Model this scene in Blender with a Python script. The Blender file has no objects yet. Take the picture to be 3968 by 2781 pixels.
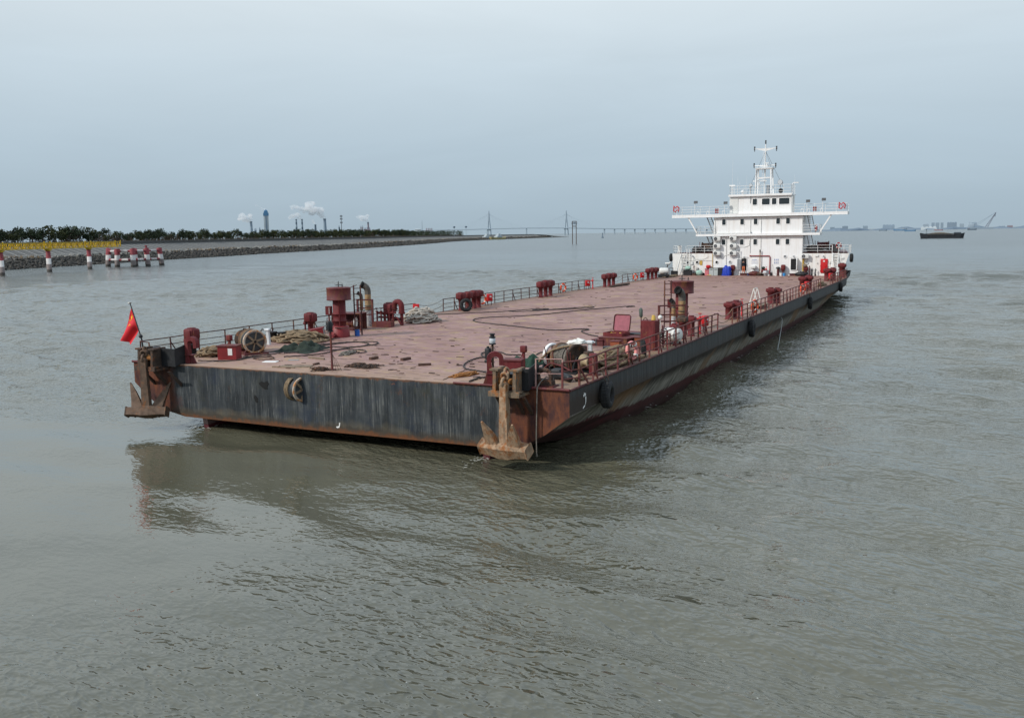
import bpy, bmesh, math, random
import numpy as np
from mathutils import Vector, Matrix, Euler
random.seed(7)
sc = bpy.context.scene
COL = sc.collection
PI = math.pi
WZ = -2.75            # water level; the main deck of the barge is z = 0

# ------------------------------------------------------------------ mesh builder
class MB:
    def __init__(s):
        s.v = []; s.f = []; s.mi = []; s.sm = []; s.T = Matrix.Identity(4); s.m = 0
    def add(s, vs, fs, smooth=False):
        o = len(s.v)
        for p in vs: s.v.append(tuple(s.T @ Vector(p)))
        for f in fs:
            s.f.append([o + i for i in f]); s.mi.append(s.m); s.sm.append(smooth)
        return s
    def box(s, c, d, R=None):
        hx, hy, hz = d[0]/2, d[1]/2, d[2]/2
        vs = [Vector((x, y, z)) for x in (-hx, hx) for y in (-hy, hy) for z in (-hz, hz)]
        if R is not None: vs = [R @ p for p in vs]
        vs = [p + Vector(c) for p in vs]
        return s.add(vs, [(0,1,3,2),(4,6,7,5),(0,4,5,1),(2,3,7,6),(0,2,6,4),(1,5,7,3)])
    def rbox(s, c, d, r=.05, n=3):
        """box with rounded vertical edges and chamfered top / bottom"""
        pts = []
        hx, hy = d[0]/2, d[1]/2
        for cx, cy, a0 in ((hx-r, hy-r, 0), (-hx+r, hy-r, PI/2), (-hx+r, -hy+r, PI), (hx-r, -hy+r, 1.5*PI)):
            for k in range(n+1):
                a = a0 + PI/2*k/n; pts.append((cx, cy, math.cos(a), math.sin(a)))
        rings = []
        h = d[2]/2
        for z, q in ((-h, 0), (-h+r*.3, .7), (-h+r, 1), (h-r, 1), (h-r*.3, .7), (h, 0)):
            rings.append([(c[0]+x+u*r*q, c[1]+y+w*r*q, c[2]+z) for x, y, u, w in pts])
        N = len(pts); vs = [p for R in rings for p in R]; fs = []
        for i in range(len(rings)-1):
            for k in range(N):
                fs.append((i*N+k, i*N+(k+1)%N, (i+1)*N+(k+1)%N, (i+1)*N+k))
        s.add(vs, fs, True)
        s.add(rings[0], [tuple(range(N))[::-1]]); s.add(rings[-1], [tuple(range(N))])
        return s
    def frame(s, d):
        d = Vector(d).normalized()
        a = Vector((0,0,1)) if abs(d.z) < .95 else Vector((1,0,0))
        u = d.cross(a).normalized(); w = d.cross(u).normalized()
        return u, w
    def beam(s, p, q, w, h=None):
        h = h or w; p, q = Vector(p), Vector(q); u, x = s.frame(q-p)
        vs = [P + u*a*w/2 + x*b*h/2 for P in (p, q) for a, b in ((-1,-1),(1,-1),(1,1),(-1,1))]
        return s.add(vs, [(0,1,2,3),(7,6,5,4),(0,4,5,1),(1,5,6,2),(2,6,7,3),(3,7,4,0)])
    def cyl(s, p, q, r0, r1=None, n=12, caps=True, sm=True):
        r1 = r0 if r1 is None else r1
        p, q = Vector(p), Vector(q); u, w = s.frame(q-p)
        vs = []
        for P, r in ((p, r0), (q, r1)):
            for k in range(n):
                a = 2*PI*k/n; vs.append(P + u*math.cos(a)*r + w*math.sin(a)*r)
        s.add(vs, [(k, n+k, n+(k+1)%n, (k+1)%n) for k in range(n)], sm)
        if caps:
            s.add(vs[:n], [tuple(range(n))]); s.add(vs[n:], [tuple(range(n))[::-1]])
        return s
    def lathe(s, o, d, prof, n=16, caps=True):
        """prof: list of (distance along d, radius)"""
        o = Vector(o); d = Vector(d).normalized(); u, w = s.frame(d); vs = []
        for t, r in prof:
            for k in range(n):
                a = 2*PI*k/n; vs.append(o + d*t + u*math.cos(a)*r + w*math.sin(a)*r)
        fs = []
        for i in range(len(prof)-1):
            for k in range(n):
                fs.append((i*n+k, (i+1)*n+k, (i+1)*n+(k+1)%n, i*n+(k+1)%n))
        s.add(vs, fs, True)
        if caps:
            s.add(vs[:n], [tuple(range(n))]); s.add(vs[-n:], [tuple(range(n))[::-1]])
        return s
    def tube(s, pts, r, n=6, closed=False, caps=True):
        P = [Vector(p) for p in pts]; N = len(P); vs = []; up = None
        for i in range(N):
            a = P[(i-1) % N] if (closed or i > 0) else P[i]
            b = P[(i+1) % N] if (closed or i < N-1) else P[i]
            t = b - a
            if t.length < 1e-9: t = Vector((0,0,1))
            t.normalize()
            if up is None: u, w = s.frame(t)
            else:
                u = up - t*up.dot(t)
                if u.length < 1e-6: u, w = s.frame(t)
                u.normalize(); w = t.cross(u).normalized()
            up = u
            rr = r[i] if isinstance(r, (list, tuple)) else r
            for k in range(n):
                g = 2*PI*k/n; vs.append(P[i] + u*math.cos(g)*rr + w*math.sin(g)*rr)
        fs = []
        for i in range(N if closed else N-1):
            j = (i+1) % N
            for k in range(n):
                fs.append((i*n+k, i*n+(k+1)%n, j*n+(k+1)%n, j*n+k))
        s.add(vs, fs, True)
        if caps and not closed:
            s.add(vs[:n], [tuple(range(n))[::-1]]); s.add(vs[-n:], [tuple(range(n))])
        return s
    def torus(s, c, axis, R, r, n=24, m=8, squash=1.0):
        c = Vector(c); ax = Vector(axis).normalized(); u, w = s.frame(ax); vs = []
        for i in range(n):
            a = 2*PI*i/n; d = u*math.cos(a) + w*math.sin(a)
            for k in range(m):
                b = 2*PI*k/m; vs.append(c + d*(R + r*math.cos(b)) + ax*r*squash*math.sin(b))
        fs = [(i*m+k, ((i+1)%n)*m+k, ((i+1)%n)*m+(k+1)%m, i*m+(k+1)%m) for i in range(n) for k in range(m)]
        return s.add(vs, fs, True)
    def prism(s, poly, o, u, w, th):
        """extrude a 2D polygon (u,w axes from o) by the vector th"""
        o, u, w, th = Vector(o), Vector(u), Vector(w), Vector(th)
        a = [o + u*x + w*y for x, y in poly]; b = [p + th for p in a]; n = len(a)
        return s.add(a+b, [tuple(range(n))[::-1], tuple(range(n, 2*n))] + [(k, (k+1)%n, n+(k+1)%n, n+k) for k in range(n)])
    def ball(s, c, r, n=12, m=8, sc=(1,1,1), jit=0, rnd=random):
        vs = []; c = Vector(c)
        for i in range(m+1):
            th = PI*i/m
            for k in range(n):
                a = 2*PI*k/n; q = r*(1 + (rnd.uniform(-jit, jit) if 0 < i < m else 0))
                vs.append(c + Vector((q*sc[0]*math.sin(th)*math.cos(a), q*sc[1]*math.sin(th)*math.sin(a), q*sc[2]*math.cos(th))))
        fs = [(i*n+k, (i+1)*n+k, (i+1)*n+(k+1)%n, i*n+(k+1)%n) for i in range(m) for k in range(n)]
        return s.add(vs, fs, True)
    def grid(s, fn, nu, nv, smooth=True):
        vs = [fn(i/nu, j/nv) for i in range(nu+1) for j in range(nv+1)]
        fs = [(i*(nv+1)+j, (i+1)*(nv+1)+j, (i+1)*(nv+1)+j+1, i*(nv+1)+j+1) for i in range(nu) for j in range(nv)]
        return s.add(vs, fs, smooth)
    def build(s, name, mats, parent=None, loc=None):
        if not isinstance(mats, (list, tuple)): mats = [mats]
        o = Vector((0,0,0)); par = parent
        if loc is not None: o = Vector(loc)
        elif parent is not None:
            p = parent
            while p is not None: o += Vector(p.location); p = p.parent
        me = bpy.data.meshes.new(name)
        me.from_pydata([(p[0]-o.x, p[1]-o.y, p[2]-o.z) for p in s.v], [], s.f)
        for m in mats: me.materials.append(m)
        me.polygons.foreach_set('material_index', s.mi); me.polygons.foreach_set('use_smooth', s.sm)
        me.update()
        ob = bpy.data.objects.new(name, me); COL.objects.link(ob)
        if parent is not None:
            ob.parent = parent
        else: ob.location = o
        return ob

def empty(name, loc, label=None, cat=None, group=None, rz=0):
    o = bpy.data.objects.new(name, None); COL.objects.link(o); o.location = loc; o.rotation_euler.z = rz
    o.empty_display_size = .3
    if label: tag(o, label, cat, group)
    return o
def tag(o, label=None, cat=None, group=None, kind=None):
    if label: o['label'] = label
    if cat: o['category'] = cat
    if group: o['group'] = group
    if kind: o['kind'] = kind
    return o
def dup(root, loc, label=None, group=None, rz=None, scale=None):
    r = root.copy(); COL.objects.link(r); r.location = loc
    if rz is not None: r.rotation_euler.z = rz
    if scale is not None: r.scale = (scale,)*3
    if label: r['label'] = label
    if group: r['group'] = group
    for ch in list(root.children):
        c = ch.copy(); COL.objects.link(c); c.parent = r
        for g in list(ch.children):
            d = g.copy(); COL.objects.link(d); d.parent = c
    return r

# ------------------------------------------------------------------ materials
class NT:
    def __init__(s, name):
        m = bpy.data.materials.new(name); m.use_nodes = True; s.m = m; s.t = m.node_tree; s.t.nodes.clear()
        s.out = s.n('ShaderNodeOutputMaterial'); s.b = s.n('ShaderNodeBsdfPrincipled')
        s.l(s.b.outputs[0], s.out.inputs['Surface'])
        s.pos = s.n('ShaderNodeNewGeometry').outputs['Position']
    def n(s, typ, **kw):
        nd = s.t.nodes.new(typ)
        for k, v in kw.items(): setattr(nd, k, v)
        return nd
    def l(s, a, b): s.t.links.new(a, b)
    def setin(s, nd, i, v):
        if hasattr(v, 'is_output') or isinstance(v, bpy.types.NodeSocket): s.l(v, nd.inputs[i])
        else: nd.inputs[i].default_value = v
    def scale(s, v, sc):
        nd = s.n('ShaderNodeVectorMath', operation='MULTIPLY'); s.l(v, nd.inputs[0]); nd.inputs[1].default_value = sc; return nd.outputs[0]
    def noise(s, sc=1, detail=4, rough=.6, vec=None, vs=None, dist=0):
        v = vec or s.pos
        if vs: v = s.scale(v, vs)
        nd = s.n('ShaderNodeTexNoise'); s.l(v, nd.inputs['Vector'])
        nd.inputs['Scale'].default_value = sc; nd.inputs['Detail'].default_value = detail; nd.inputs['Roughness'].default_value = rough
        nd.inputs['Distortion'].default_value = dist
        return nd.outputs[0]
    def ramp(s, v, pts, interp='LINEAR'):
        nd = s.n('ShaderNodeValToRGB'); s.l(v, nd.inputs[0]); cr = nd.color_ramp; cr.interpolation = interp
        while len(cr.elements) < len(pts): cr.elements.new(.5)
        for e, (p, c) in zip(cr.elements, pts):
            e.position = p
            e.color = (c, c, c, 1) if not isinstance(c, (tuple, list)) else (*c[:3], 1)
        return nd.outputs[0]
    def mr(s, v, a, b, c=0, d=1):
        nd = s.n('ShaderNodeMapRange'); s.setin(nd, 0, v)
        for i, x in zip((1,2,3,4), (a,b,c,d)): nd.inputs[i].default_value = x
        return nd.outputs[0]
    def math(s, op, a, b=0, c=None):
        nd = s.n('ShaderNodeMath', operation=op); s.setin(nd, 0, a); s.setin(nd, 1, b)
        if c is not None: s.setin(nd, 2, c)
        return nd.outputs[0]
    def mix(s, f, a, b, mode='MIX'):
        nd = s.n('ShaderNodeMix', data_type='RGBA', blend_type=mode)
        s.setin(nd, 0, f)
        for i, x in ((6, a), (7, b)):
            if isinstance(x, (tuple, list)): x = (*x[:3], 1)
            s.setin(nd, i, x)
        return nd.outputs[2]
    def xyz(s, v=None):
        nd = s.n('ShaderNodeSeparateXYZ'); s.l(v or s.pos, nd.inputs[0]); return nd.outputs
    def bump(s, h, strength=.3, dist=.02, normal=None):
        nd = s.n('ShaderNodeBump'); s.l(h, nd.inputs['Height']); nd.inputs['Strength'].default_value = strength; nd.inputs['Distance'].default_value = dist
        if normal: s.l(normal, nd.inputs['Normal'])
        return nd.outputs[0]
    def done(s, col=None, rough=.6, normal=None, metal=0, spec=None):
        if col is not None: s.setin(s.b, 'Base Color', (*col, 1) if isinstance(col, tuple) and len(col) == 3 else col)
        s.setin(s.b, 'Roughness', rough); s.setin(s.b, 'Metallic', metal)
        if normal: s.l(normal, s.b.inputs['Normal'])
        if spec is not None: s.b.inputs['Specular IOR Level'].default_value = spec
        return s.m

def paint(name, col, rough=.6, var=.25, rust=0.0, rcol=(.13,.05,.022), sc=2.5, bump=.25, metal=0, dirt=None, dz=.35, spec=.35):
    """weathered paint: tone variation, optional rust patches and vertical streaks"""
    t = NT(name)
    n1 = t.noise(sc, 5, .65)
    c = t.mix(t.mr(n1, .3, .7), tuple(x*(1-var) for x in col), tuple(min(1, x*(1+var)) for x in col))
    if dirt:
        st = t.noise(sc*1.6, 4, .7, vs=(2.2, 2.2, dz))
        c = t.mix(t.mr(st, .48, .75, 0, dirt[1]), c, dirt[0])
    if rust > 0:
        n2 = t.noise(sc*1.3, 6, .75, vs=(1, 1, .6))
        hi = .72 - .35*rust
        c = t.mix(t.mr(n2, hi, hi+.12), c, t.mix(t.noise(9, 3), tuple(x*.55 for x in rcol), tuple(min(1, x*1.9) for x in rcol)))
    h = t.noise(sc*6, 4, .7)
    return t.done(c, rough, t.bump(h, bump, .02), metal, spec)

M = {}
M['maroon'] = paint('maroon_paint', (.128,.020,.023), .65, .28, .42, dirt=((.24,.11,.095), .30), spec=.22)
M['maroon2'] = paint('maroon_paint_faded', (.120,.026,.028), .65, .3, .58, dirt=((.05,.02,.018), .5))
M['maroon_d'] = paint('maroon_paint_dark', (.085,.018,.02), .6, .3, .6)
M['red'] = paint('signal_red_paint', (.5,.012,.016), .45, .12)
M['orange'] = paint('life_ring_orange', (.75,.085,.02), .55, .1)
M['pinkring'] = paint('life_ring_faded_pink', (.72,.27,.25), .6, .15)
M['black'] = paint('black_paint', (.016,.017,.019), .5, .3, .3, rcol=(.07,.04,.025))
M['soot'] = paint('soot', (.006,.006,.006), .8, .3)
M['darkgrey'] = paint('dark_grey_steel', (.055,.057,.06), .5, .3, .35)
M['grey'] = paint('grey_steel', (.25,.26,.27), .5, .25, .2)
M['rust'] = paint('rusty_steel', (.16,.07,.035), .85, .45, .5, rcol=(.28,.11,.035), bump=.6, sc=4)
M['rust_d'] = paint('dark_rusty_steel', (.06,.04,.03), .85, .45, .55, rcol=(.16,.06,.025), bump=.6, sc=4)
M['rust_pale2'] = paint('olive_rusty_steel', (.17,.125,.085), .9, .4, .62, rcol=(.26,.10,.03), bump=.7, sc=3.5, dirt=((.05,.04,.03), .7))
M['rust_pale'] = paint('pale_rusty_steel', (.33,.225,.145), .9, .4, .68, rcol=(.22,.085,.028), bump=.8, sc=3.5, dirt=((.075,.055,.04), .8))
M['rust_pipe'] = paint('rusty_exhaust_pipe', (.30,.19,.09), .8, .4, .5, rcol=(.30,.12,.035), sc=5, dirt=((.40,.34,.25), .45))
M['wrap'] = paint('silver_wrap', (.6,.6,.6), .35, .3, .1, metal=.4, bump=.7, sc=6)
M['white'] = paint('white_paint', (.81,.81,.80), .5, .04, .0, dirt=((.46,.31,.17), .26), sc=1.1, bump=.12, dz=.08)
M['white_rust'] = paint('white_paint_rust_streaks', (.78,.77,.74), .55, .04, .15, rcol=(.30,.15,.06), dirt=((.45,.28,.13), .35), sc=1.0, bump=.1, dz=.12)
M['offwhite'] = paint('off_white_fabric', (.72,.71,.66), .75, .12, .05, bump=.6, sc=5)
M['acwhite'] = paint('air_conditioner_white', (.68,.68,.65), .5, .06, .08)
M['rubber'] = paint('tyre_rubber', (.022,.022,.023), .85, .35, dirt=((.10,.095,.085), .5), bump=.6, sc=5)
M['tan_rope'] = paint('tan_rope', (.235,.17,.105), .95, .35, dirt=((.12,.075,.04), .6), sc=7, bump=.9)
M['white_rope'] = paint('pale_rope', (.44,.40,.345), .95, .3, dirt=((.25,.17,.10), .6), sc=7, bump=.9)
M['grey_rope'] = paint('grey_rope', (.19,.17,.145), .95, .35, dirt=((.06,.05,.04), .6), sc=8, bump=.9)
M['hose'] = paint('black_hose', (.035,.030,.028), .7, .3)
M['net'] = paint('green_net', (.018,.050,.032), .95, .45, sc=9, bump=1.0)
M['tarp'] = paint('olive_tarp', (.022,.032,.022), .9, .4, sc=6, bump=.8)
M['bluetarp'] = paint('blue_tarpaulin', (.012,.045,.40), .55, .4, sc=6, bump=.8)
M['wood'] = paint('weathered_wood', (.20,.15,.105), .9, .35, sc=6)
M['wood_d'] = paint('dark_wood', (.10,.055,.04), .9, .4, sc=6)
M['paper'] = paint('paper_sheet', (.75,.74,.71), .8, .05)
M['glass'] = NT('window_glass').done((.022,.030,.034), .06)
M['lensglass'] = NT('lantern_glass').done((.55,.58,.60), .1)
M['dark'] = NT('dark_opening').done((.006,.006,.007), .8)
M['yellow'] = paint('yellow_paint', (.55,.36,.01), .6, .25, .2, sc=1)
M['blue'] = paint('blue_paint', (.02,.11,.42), .5, .15)
M['green'] = paint('pale_green_mesh', (.33,.50,.42), .8, .25, sc=8, bump=.8)
M['ochre'] = paint('ochre_paint', (.50,.32,.06), .6, .2)
M['rustbox'] = paint('rust_orange_box', (.26,.07,.03), .7, .25, .4)
M['binpink'] = paint('pink_bin', (.55,.16,.18), .5, .1)
M['bingrey'] = paint('pale_grey_bin', (.42,.46,.45), .5, .1)
M['navy'] = paint('navy_cloth', (.012,.017,.028), .9, .3, sc=8)
M['orangecloth'] = paint('orange_trousers', (.62,.17,.07), .9, .2, sc=8)
M['skin'] = NT('skin').done((.42,.22,.15), .5)
M['hair'] = NT('hair').done((.01,.009,.009), .6)
M['flagred'] = NT('flag_red').done((.62,.012,.022), .7)
M['flagyellow'] = NT('flag_yellow').done((.8,.5,.01), .7)
M['mattflag'] = None

def hull_mat():
    t = NT('barge_hull_plating')
    x, y, z = t.xyz()
    nrm = t.n('ShaderNodeNewGeometry').outputs['Normal']
    nx, ny, nz = t.xyz(nrm)
    wob = t.noise(.7, 4, .6)
    streak = t.noise(1.0, 6, .7, vs=(3.1, 3.1, .35), dist=.35)
    fine = t.noise(1.0, 6, .8, vs=(19, 19, .42), dist=.2)
    big = t.noise(.5, 6, .7)
    c = t.mix(t.mr(big, .36, .62), (.012,.015,.018), (.034,.041,.047))
    c = t.mix(t.math('MULTIPLY', t.mr(streak, .48, .68), t.mr(wob, .35, .6, .15, .9)), c, (.105,.111,.110))
    c = t.mix(t.mr(streak, .46, .34, 0, .6), c, (.006,.008,.011))
    c = t.mix(t.math('MULTIPLY', t.mr(fine, .55, .68), t.mr(t.noise(.8, 4, .6), .36, .60)), c, (.26,.265,.245))
    c = t.mix(t.mr(t.noise(.42, 5, .7), .55, .64, 0, .5), c, (.012,.021,.042))
    c = t.mix(t.mr(t.noise(.9, 6, .75, vs=(1.3, 1.3, .9)), .55, .66, 0, .6), c, (.034,.036,.026))
    c = t.mix(t.mr(t.noise(1.3, 7, .8, vs=(1.2, 1.2, .5)), .60, .70, 0, .6), c, (.10,.045,.022))
    # grimy brown wash low on the bow plate
    lowz = t.math('ADD', z, t.math('MULTIPLY', t.noise(.8, 4, .6), 1.0))
    c = t.mix(t.mr(lowz, -1.62, -1.30, .85, 0), c, t.mix(fine, (.055,.045,.032), (.15,.125,.085)))
    rustc = t.mix(t.noise(7, 5, .7), (.06,.022,.010), (.44,.155,.045))
    # rust at the bottom edge and the top edge
    e = t.math('ADD', z, t.math('MULTIPLY', t.noise(3.0, 5, .7), .55))
    c = t.mix(t.mr(e, -1.96, -1.80, 1, 0), c, rustc)
    e2 = t.math('ADD', z, t.math('MULTIPLY', t.noise(2.2, 5, .7), .35))
    c = t.mix(t.mr(e2, .10, .20, 0, .8), c, rustc)
    # rusty corners round the anchors
    ax = t.math('ABSOLUTE', x)
    cn = t.math('ADD', ax, t.math('MULTIPLY', t.noise(1.1, 5, .7), 2.4))
    cr = t.math('MULTIPLY', t.mr(cn, 8.9, 9.6), t.mr(y, .02, .3, 1, 0))
    c = t.mix(t.math('MULTIPLY', cr, .92), c, t.mix(t.mr(t.noise(1.5, 6, .75, vs=(1.5, 1.5, .6)), .40, .66), (.052,.017,.016), (.20,.062,.022)))
    sp = t.noise(1.7, 6, .8)
    c = t.mix(t.mr(sp, .63, .72, 0, .75), c, rustc)
    # starboard / port side below the knuckle: grime, pale wash, antifouling
    side = t.mr(t.math('ABSOLUTE', nx), .35, .5)
    lean = t.noise(1.0, 6, .7, vs=(1.0, 3.2, 1.0))
    zz = t.math('ADD', z, t.math('MULTIPLY', t.math('SUBTRACT', lean, .5), .9))
    bowlift = t.mr(y, 0, 9, -.55, 0)
    zz = t.math('ADD', zz, bowlift)
    wash = t.noise(1.0, 6, .75, vs=(.8, 2.4, .8))
    lower = t.mix(t.mr(zz, -1.5, -1.05), t.mix(t.mr(wash, .32, .68), (.050,.042,.032), (.42,.39,.33)), (.024,.017,.011))
    lower = t.mix(t.mr(t.noise(.22, 3, .6), .52, .62, 0, .7), lower, (.20,.095,.026))
    lower = t.mix(t.mr(zz, -2.10, -2.0, 1, 0), lower, t.mix(wash, (.050,.014,.014), (.105,.026,.024)))
    band = t.mix(t.mr(t.noise(1, 6, .7, vs=(5, 5, .3)), .3, .7), (.012,.013,.015), (.080,.080,.077))
    band = t.mix(t.mr(t.noise(.9, 7, .8, vs=(1,1,1.6)), .58, .68, 0, .7), band, (.075,.038,.022))
    band = t.mix(t.mr(zz, -.95, -.55, .75, 0), band, (.035,.020,.012))
    sidec = t.mix(t.mr(z, -.93, -.87), lower, band)
    c = t.mix(side, c, sidec)
    c = t.mix(t.mr(zz, -2.62, -2.45, .55, 0), c, (.020,.014,.011))
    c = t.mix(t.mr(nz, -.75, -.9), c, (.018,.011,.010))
    # rectangular plate seams
    br = t.n('ShaderNodeTexBrick'); cm = t.n('ShaderNodeCombineXYZ')
    t.l(t.math('ADD', x, y), cm.inputs[0]); t.l(z, cm.inputs[1]); t.l(cm.outputs[0], br.inputs['Vector'])
    br.inputs['Scale'].default_value = 1; br.inputs['Brick Width'].default_value = 3.2; br.inputs['Row Height'].default_value = 1.35
    br.inputs['Mortar Size'].default_value = .014
    h = t.math('ADD', t.math('MULTIPLY', br.outputs['Fac'], -.5), t.noise(.9, 3, .5))
    return t.done(c, .62, t.bump(h, .35, .06), 0, .3)
M['hull'] = hull_mat()

def deck_mat():
    t = NT('red_oxide_deck')
    x, y, z = t.xyz()
    n1 = t.noise(.28, 6, .68); n2 = t.noise(1.6, 5, .7); n3 = t.noise(.09, 3, .5)
    c = t.mix(t.mr(n1, .36, .64), (.235,.128,.116), (.385,.238,.218))
    c = t.mix(t.mr(n2, .46, .66, 0, .75), c, (.305,.19,.118))
    c = t.mix(t.mr(t.noise(.55, 7, .78), .53, .63, 0, .8), c, (.36,.25,.115))
    c = t.mix(t.mr(t.noise(.8, 7, .8, vs=(.7, 1.3, 1)), .56, .68, 0, .42), c, (.18,.098,.085))
    c = t.mix(t.mr(n3, .50, .66, 0, .4), c, (.22,.118,.095))
    c = t.mix(t.mr(t.noise(4.5, 7, .85), .62, .70, 0, .55), c, (.12,.058,.038))
    bowdust = t.math('ADD', y, t.math('MULTIPLY', t.noise(.6, 5, .7), 4.0))
    c = t.mix(t.mr(bowdust, 2.0, 6.5, .55, 0), c, (.37,.255,.17))
    # grime toward the edges and round the fore machinery
    ax = t.math('ABSOLUTE', x)
    g = t.math('ADD', ax, t.math('MULTIPLY', t.noise(.7, 5, .7), 3.0))
    c = t.mix(t.mr(g, 9.6, 11.6, 0, .55), c, (.20,.135,.085))
    c = t.mix(t.mr(y, 35, 80, 0, .45), c, (.235,.128,.098))
    # plate seams
    br = t.n('ShaderNodeTexBrick'); t.l(t.pos, br.inputs['Vector'])
    br.offset = .0
    for k, v in (('Scale', 1), ('Brick Width', 6.2), ('Row Height', 1.9), ('Mortar Size', .022)): br.inputs[k].default_value = v
    c = t.mix(t.math('MULTIPLY', br.outputs['Fac'], .45), c, (.20,.12,.08))
    # short dark gouges lying across the deck
    for sc_, off, th, w in ((1.0, 0, .18, .6), (1.7, 3.3, .2, .55), (.62, 7.7, .12, .75)):
        v = t.n('ShaderNodeVectorMath', operation='ADD'); t.l(t.pos, v.inputs[0]); v.inputs[1].default_value = (off, off*1.7, 0)
        vv = t.scale(v.outputs[0], (.62*sc_, 2.0*sc_, 1))
        pass
        vo = t.n('ShaderNodeTexVoronoi', feature='F1'); vo.voronoi_dimensions = '2D'
        loc = t.n('ShaderNodeVectorMath', operation='SUBTRACT')
        t.l(vv, vo.inputs['Vector']); vo.inputs['Scale'].default_value = 1
        t.l(vv, loc.inputs[0]); t.l(vo.outputs['Position'], loc.inputs[1])
        lx, ly, lz = t.xyz(loc.outputs[0])
        lx2 = t.math('ABSOLUTE', lx); ly2 = t.math('ABSOLUTE', t.math('ADD', ly, t.math('MULTIPLY', lx, .15)))
        rnd = t.xyz(vo.outputs['Color'])
        ln = t.math('MULTIPLY', rnd[0], .34)
        m1 = t.math('LESS_THAN', lx2, ln); m2 = t.math('LESS_THAN', ly2, t.math('MULTIPLY', rnd[1], th))
        keep = t.math('GREATER_THAN', rnd[2], t.mr(t.noise(.16, 3, .6), .35, .65, .05, .95))
        m = t.math('MULTIPLY', t.math('MULTIPLY', m1, m2), t.math('MULTIPLY', keep, w))
        c = t.mix(m, c, (.055,.030,.022))
    h = t.math('ADD', t.noise(.35, 3, .5), t.math('MULTIPLY', t.noise(6, 5, .7), .12))
    return t.done(c, t.mr(n2, .3, .7, .62, .82), t.bump(h, .5, .10), 0, .3)
M['deck'] = deck_mat()

# ================================================================== camera, sky, sun
CAMP = Vector((22.43, -28.244, 5.30))
def make_camera():
    pitch, roll, yaw = .13548, -.01561, -.4648
    F = Vector((math.sin(yaw)*math.cos(pitch), math.cos(yaw)*math.cos(pitch), -math.sin(pitch)))
    R = Vector((math.cos(yaw), -math.sin(yaw), 0)); U = R.cross(F)
    R2 = R*math.cos(roll) + U*math.sin(roll); U2 = U*math.cos(roll) - R*math.sin(roll)
    cd = bpy.data.cameras.new('camera'); cd.sensor_width = 36; cd.lens = 3538.45/3968*36
    cd.clip_start = .5; cd.clip_end = 90000
    o = bpy.data.objects.new('camera', cd); COL.objects.link(o)
    m = Matrix((R2, U2, -F)).transposed().to_4x4(); m.translation = CAMP
    o.matrix_world = m; sc.camera = o
make_camera()

SUN_DIR = Vector((-.52, -.64, .60)).normalized()       # towards the sun
SUN_EL = math.asin(SUN_DIR.z); SUN_AZ = math.atan2(SUN_DIR.x, SUN_DIR.y)
w = bpy.data.worlds.new('World'); sc.world = w; w.use_nodes = True
def make_world():
    nt = w.node_tree; nt.nodes.clear()
    N = lambda t, **k: nt.nodes.new(t)
    out = N('ShaderNodeOutputWorld'); bg = N('ShaderNodeBackground'); nt.links.new(bg.outputs[0], out.inputs[0])
    tc = N('ShaderNodeTexCoord'); sep = N('ShaderNodeSeparateXYZ'); nt.links.new(tc.outputs['Generated'], sep.inputs[0])
    cr = N('ShaderNodeValToRGB'); nt.links.new(sep.outputs[2], cr.inputs[0])
    pts = [(0, (.395,.50,.58)), (.03, (.415,.525,.61)), (.09, (.475,.59,.68)), (.17, (.60,.71,.79)), (.25, (.74,.83,.885)), (.5, (.68,.82,.97)), (1, (.66,.81,1.0))]
    e = cr.color_ramp.elements
    while len(e) < len(pts): e.new(.5)
    for q, (p, c) in zip(e, pts): q.position = p; q.color = (*c, 1)
    # thin high overcast: long soft bands
    mp = N('ShaderNodeVectorMath'); mp.operation = 'MULTIPLY'; nt.links.new(tc.outputs['Generated'], mp.inputs[0]); mp.inputs[1].default_value = (1.3, 1.3, 8.5)
    no = N('ShaderNodeTexNoise'); nt.links.new(mp.outputs[0], no.inputs['Vector']); no.inputs['Scale'].default_value = 1.3; no.inputs['Detail'].default_value = 5; no.inputs['Roughness'].default_value = .58; no.inputs['Distortion'].default_value = .6
    mr = N('ShaderNodeMapRange'); nt.links.new(no.outputs[0], mr.inputs[0])
    for i, v in zip((1,2,3,4), (.30,.70,.955,1.04)): mr.inputs[i].default_value = v
    mu = N('ShaderNodeMix'); mu.data_type = 'RGBA'; mu.blend_type = 'MULTIPLY'; mu.inputs[0].default_value = 1
    nt.links.new(cr.outputs[0], mu.inputs[6]); nt.links.new(mr.outputs[0], mu.inputs[7])
    sky = N('ShaderNodeTexSky'); sky.sky_type = 'NISHITA'; sky.sun_disc = False; sky.sun_elevation = SUN_EL; sky.sun_rotation = SUN_AZ
    sky.air_density = 1.2; sky.dust_density = 3.5; sky.ozone_density = 1.5
    sc_ = N('ShaderNodeMix'); sc_.data_type = 'RGBA'; sc_.blend_type = 'MULTIPLY'; sc_.inputs[0].default_value = 1
    nt.links.new(sky.outputs[0], sc_.inputs[6]); sc_.inputs[7].default_value = (.07,.07,.07,1)
    mx = N('ShaderNodeMix'); mx.data_type = 'RGBA'; mx.inputs[0].default_value = .05
    nt.links.new(mu.outputs[2], mx.inputs[6]); nt.links.new(sc_.outputs[2], mx.inputs[7])
    nt.links.new(mx.outputs[2], bg.inputs[0]); bg.inputs[1].default_value = 1.0
make_world()
sl = bpy.data.lights.new('sun', 'SUN'); sl.energy = 2.9; sl.angle = math.radians(4.0); sl.color = (1, .955, .89)
so = bpy.data.objects.new('sun', sl); COL.objects.link(so); so.location = (-40, -40, 60)
so.rotation_euler = (-SUN_DIR).to_track_quat('-Z', 'Y').to_euler()
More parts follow.
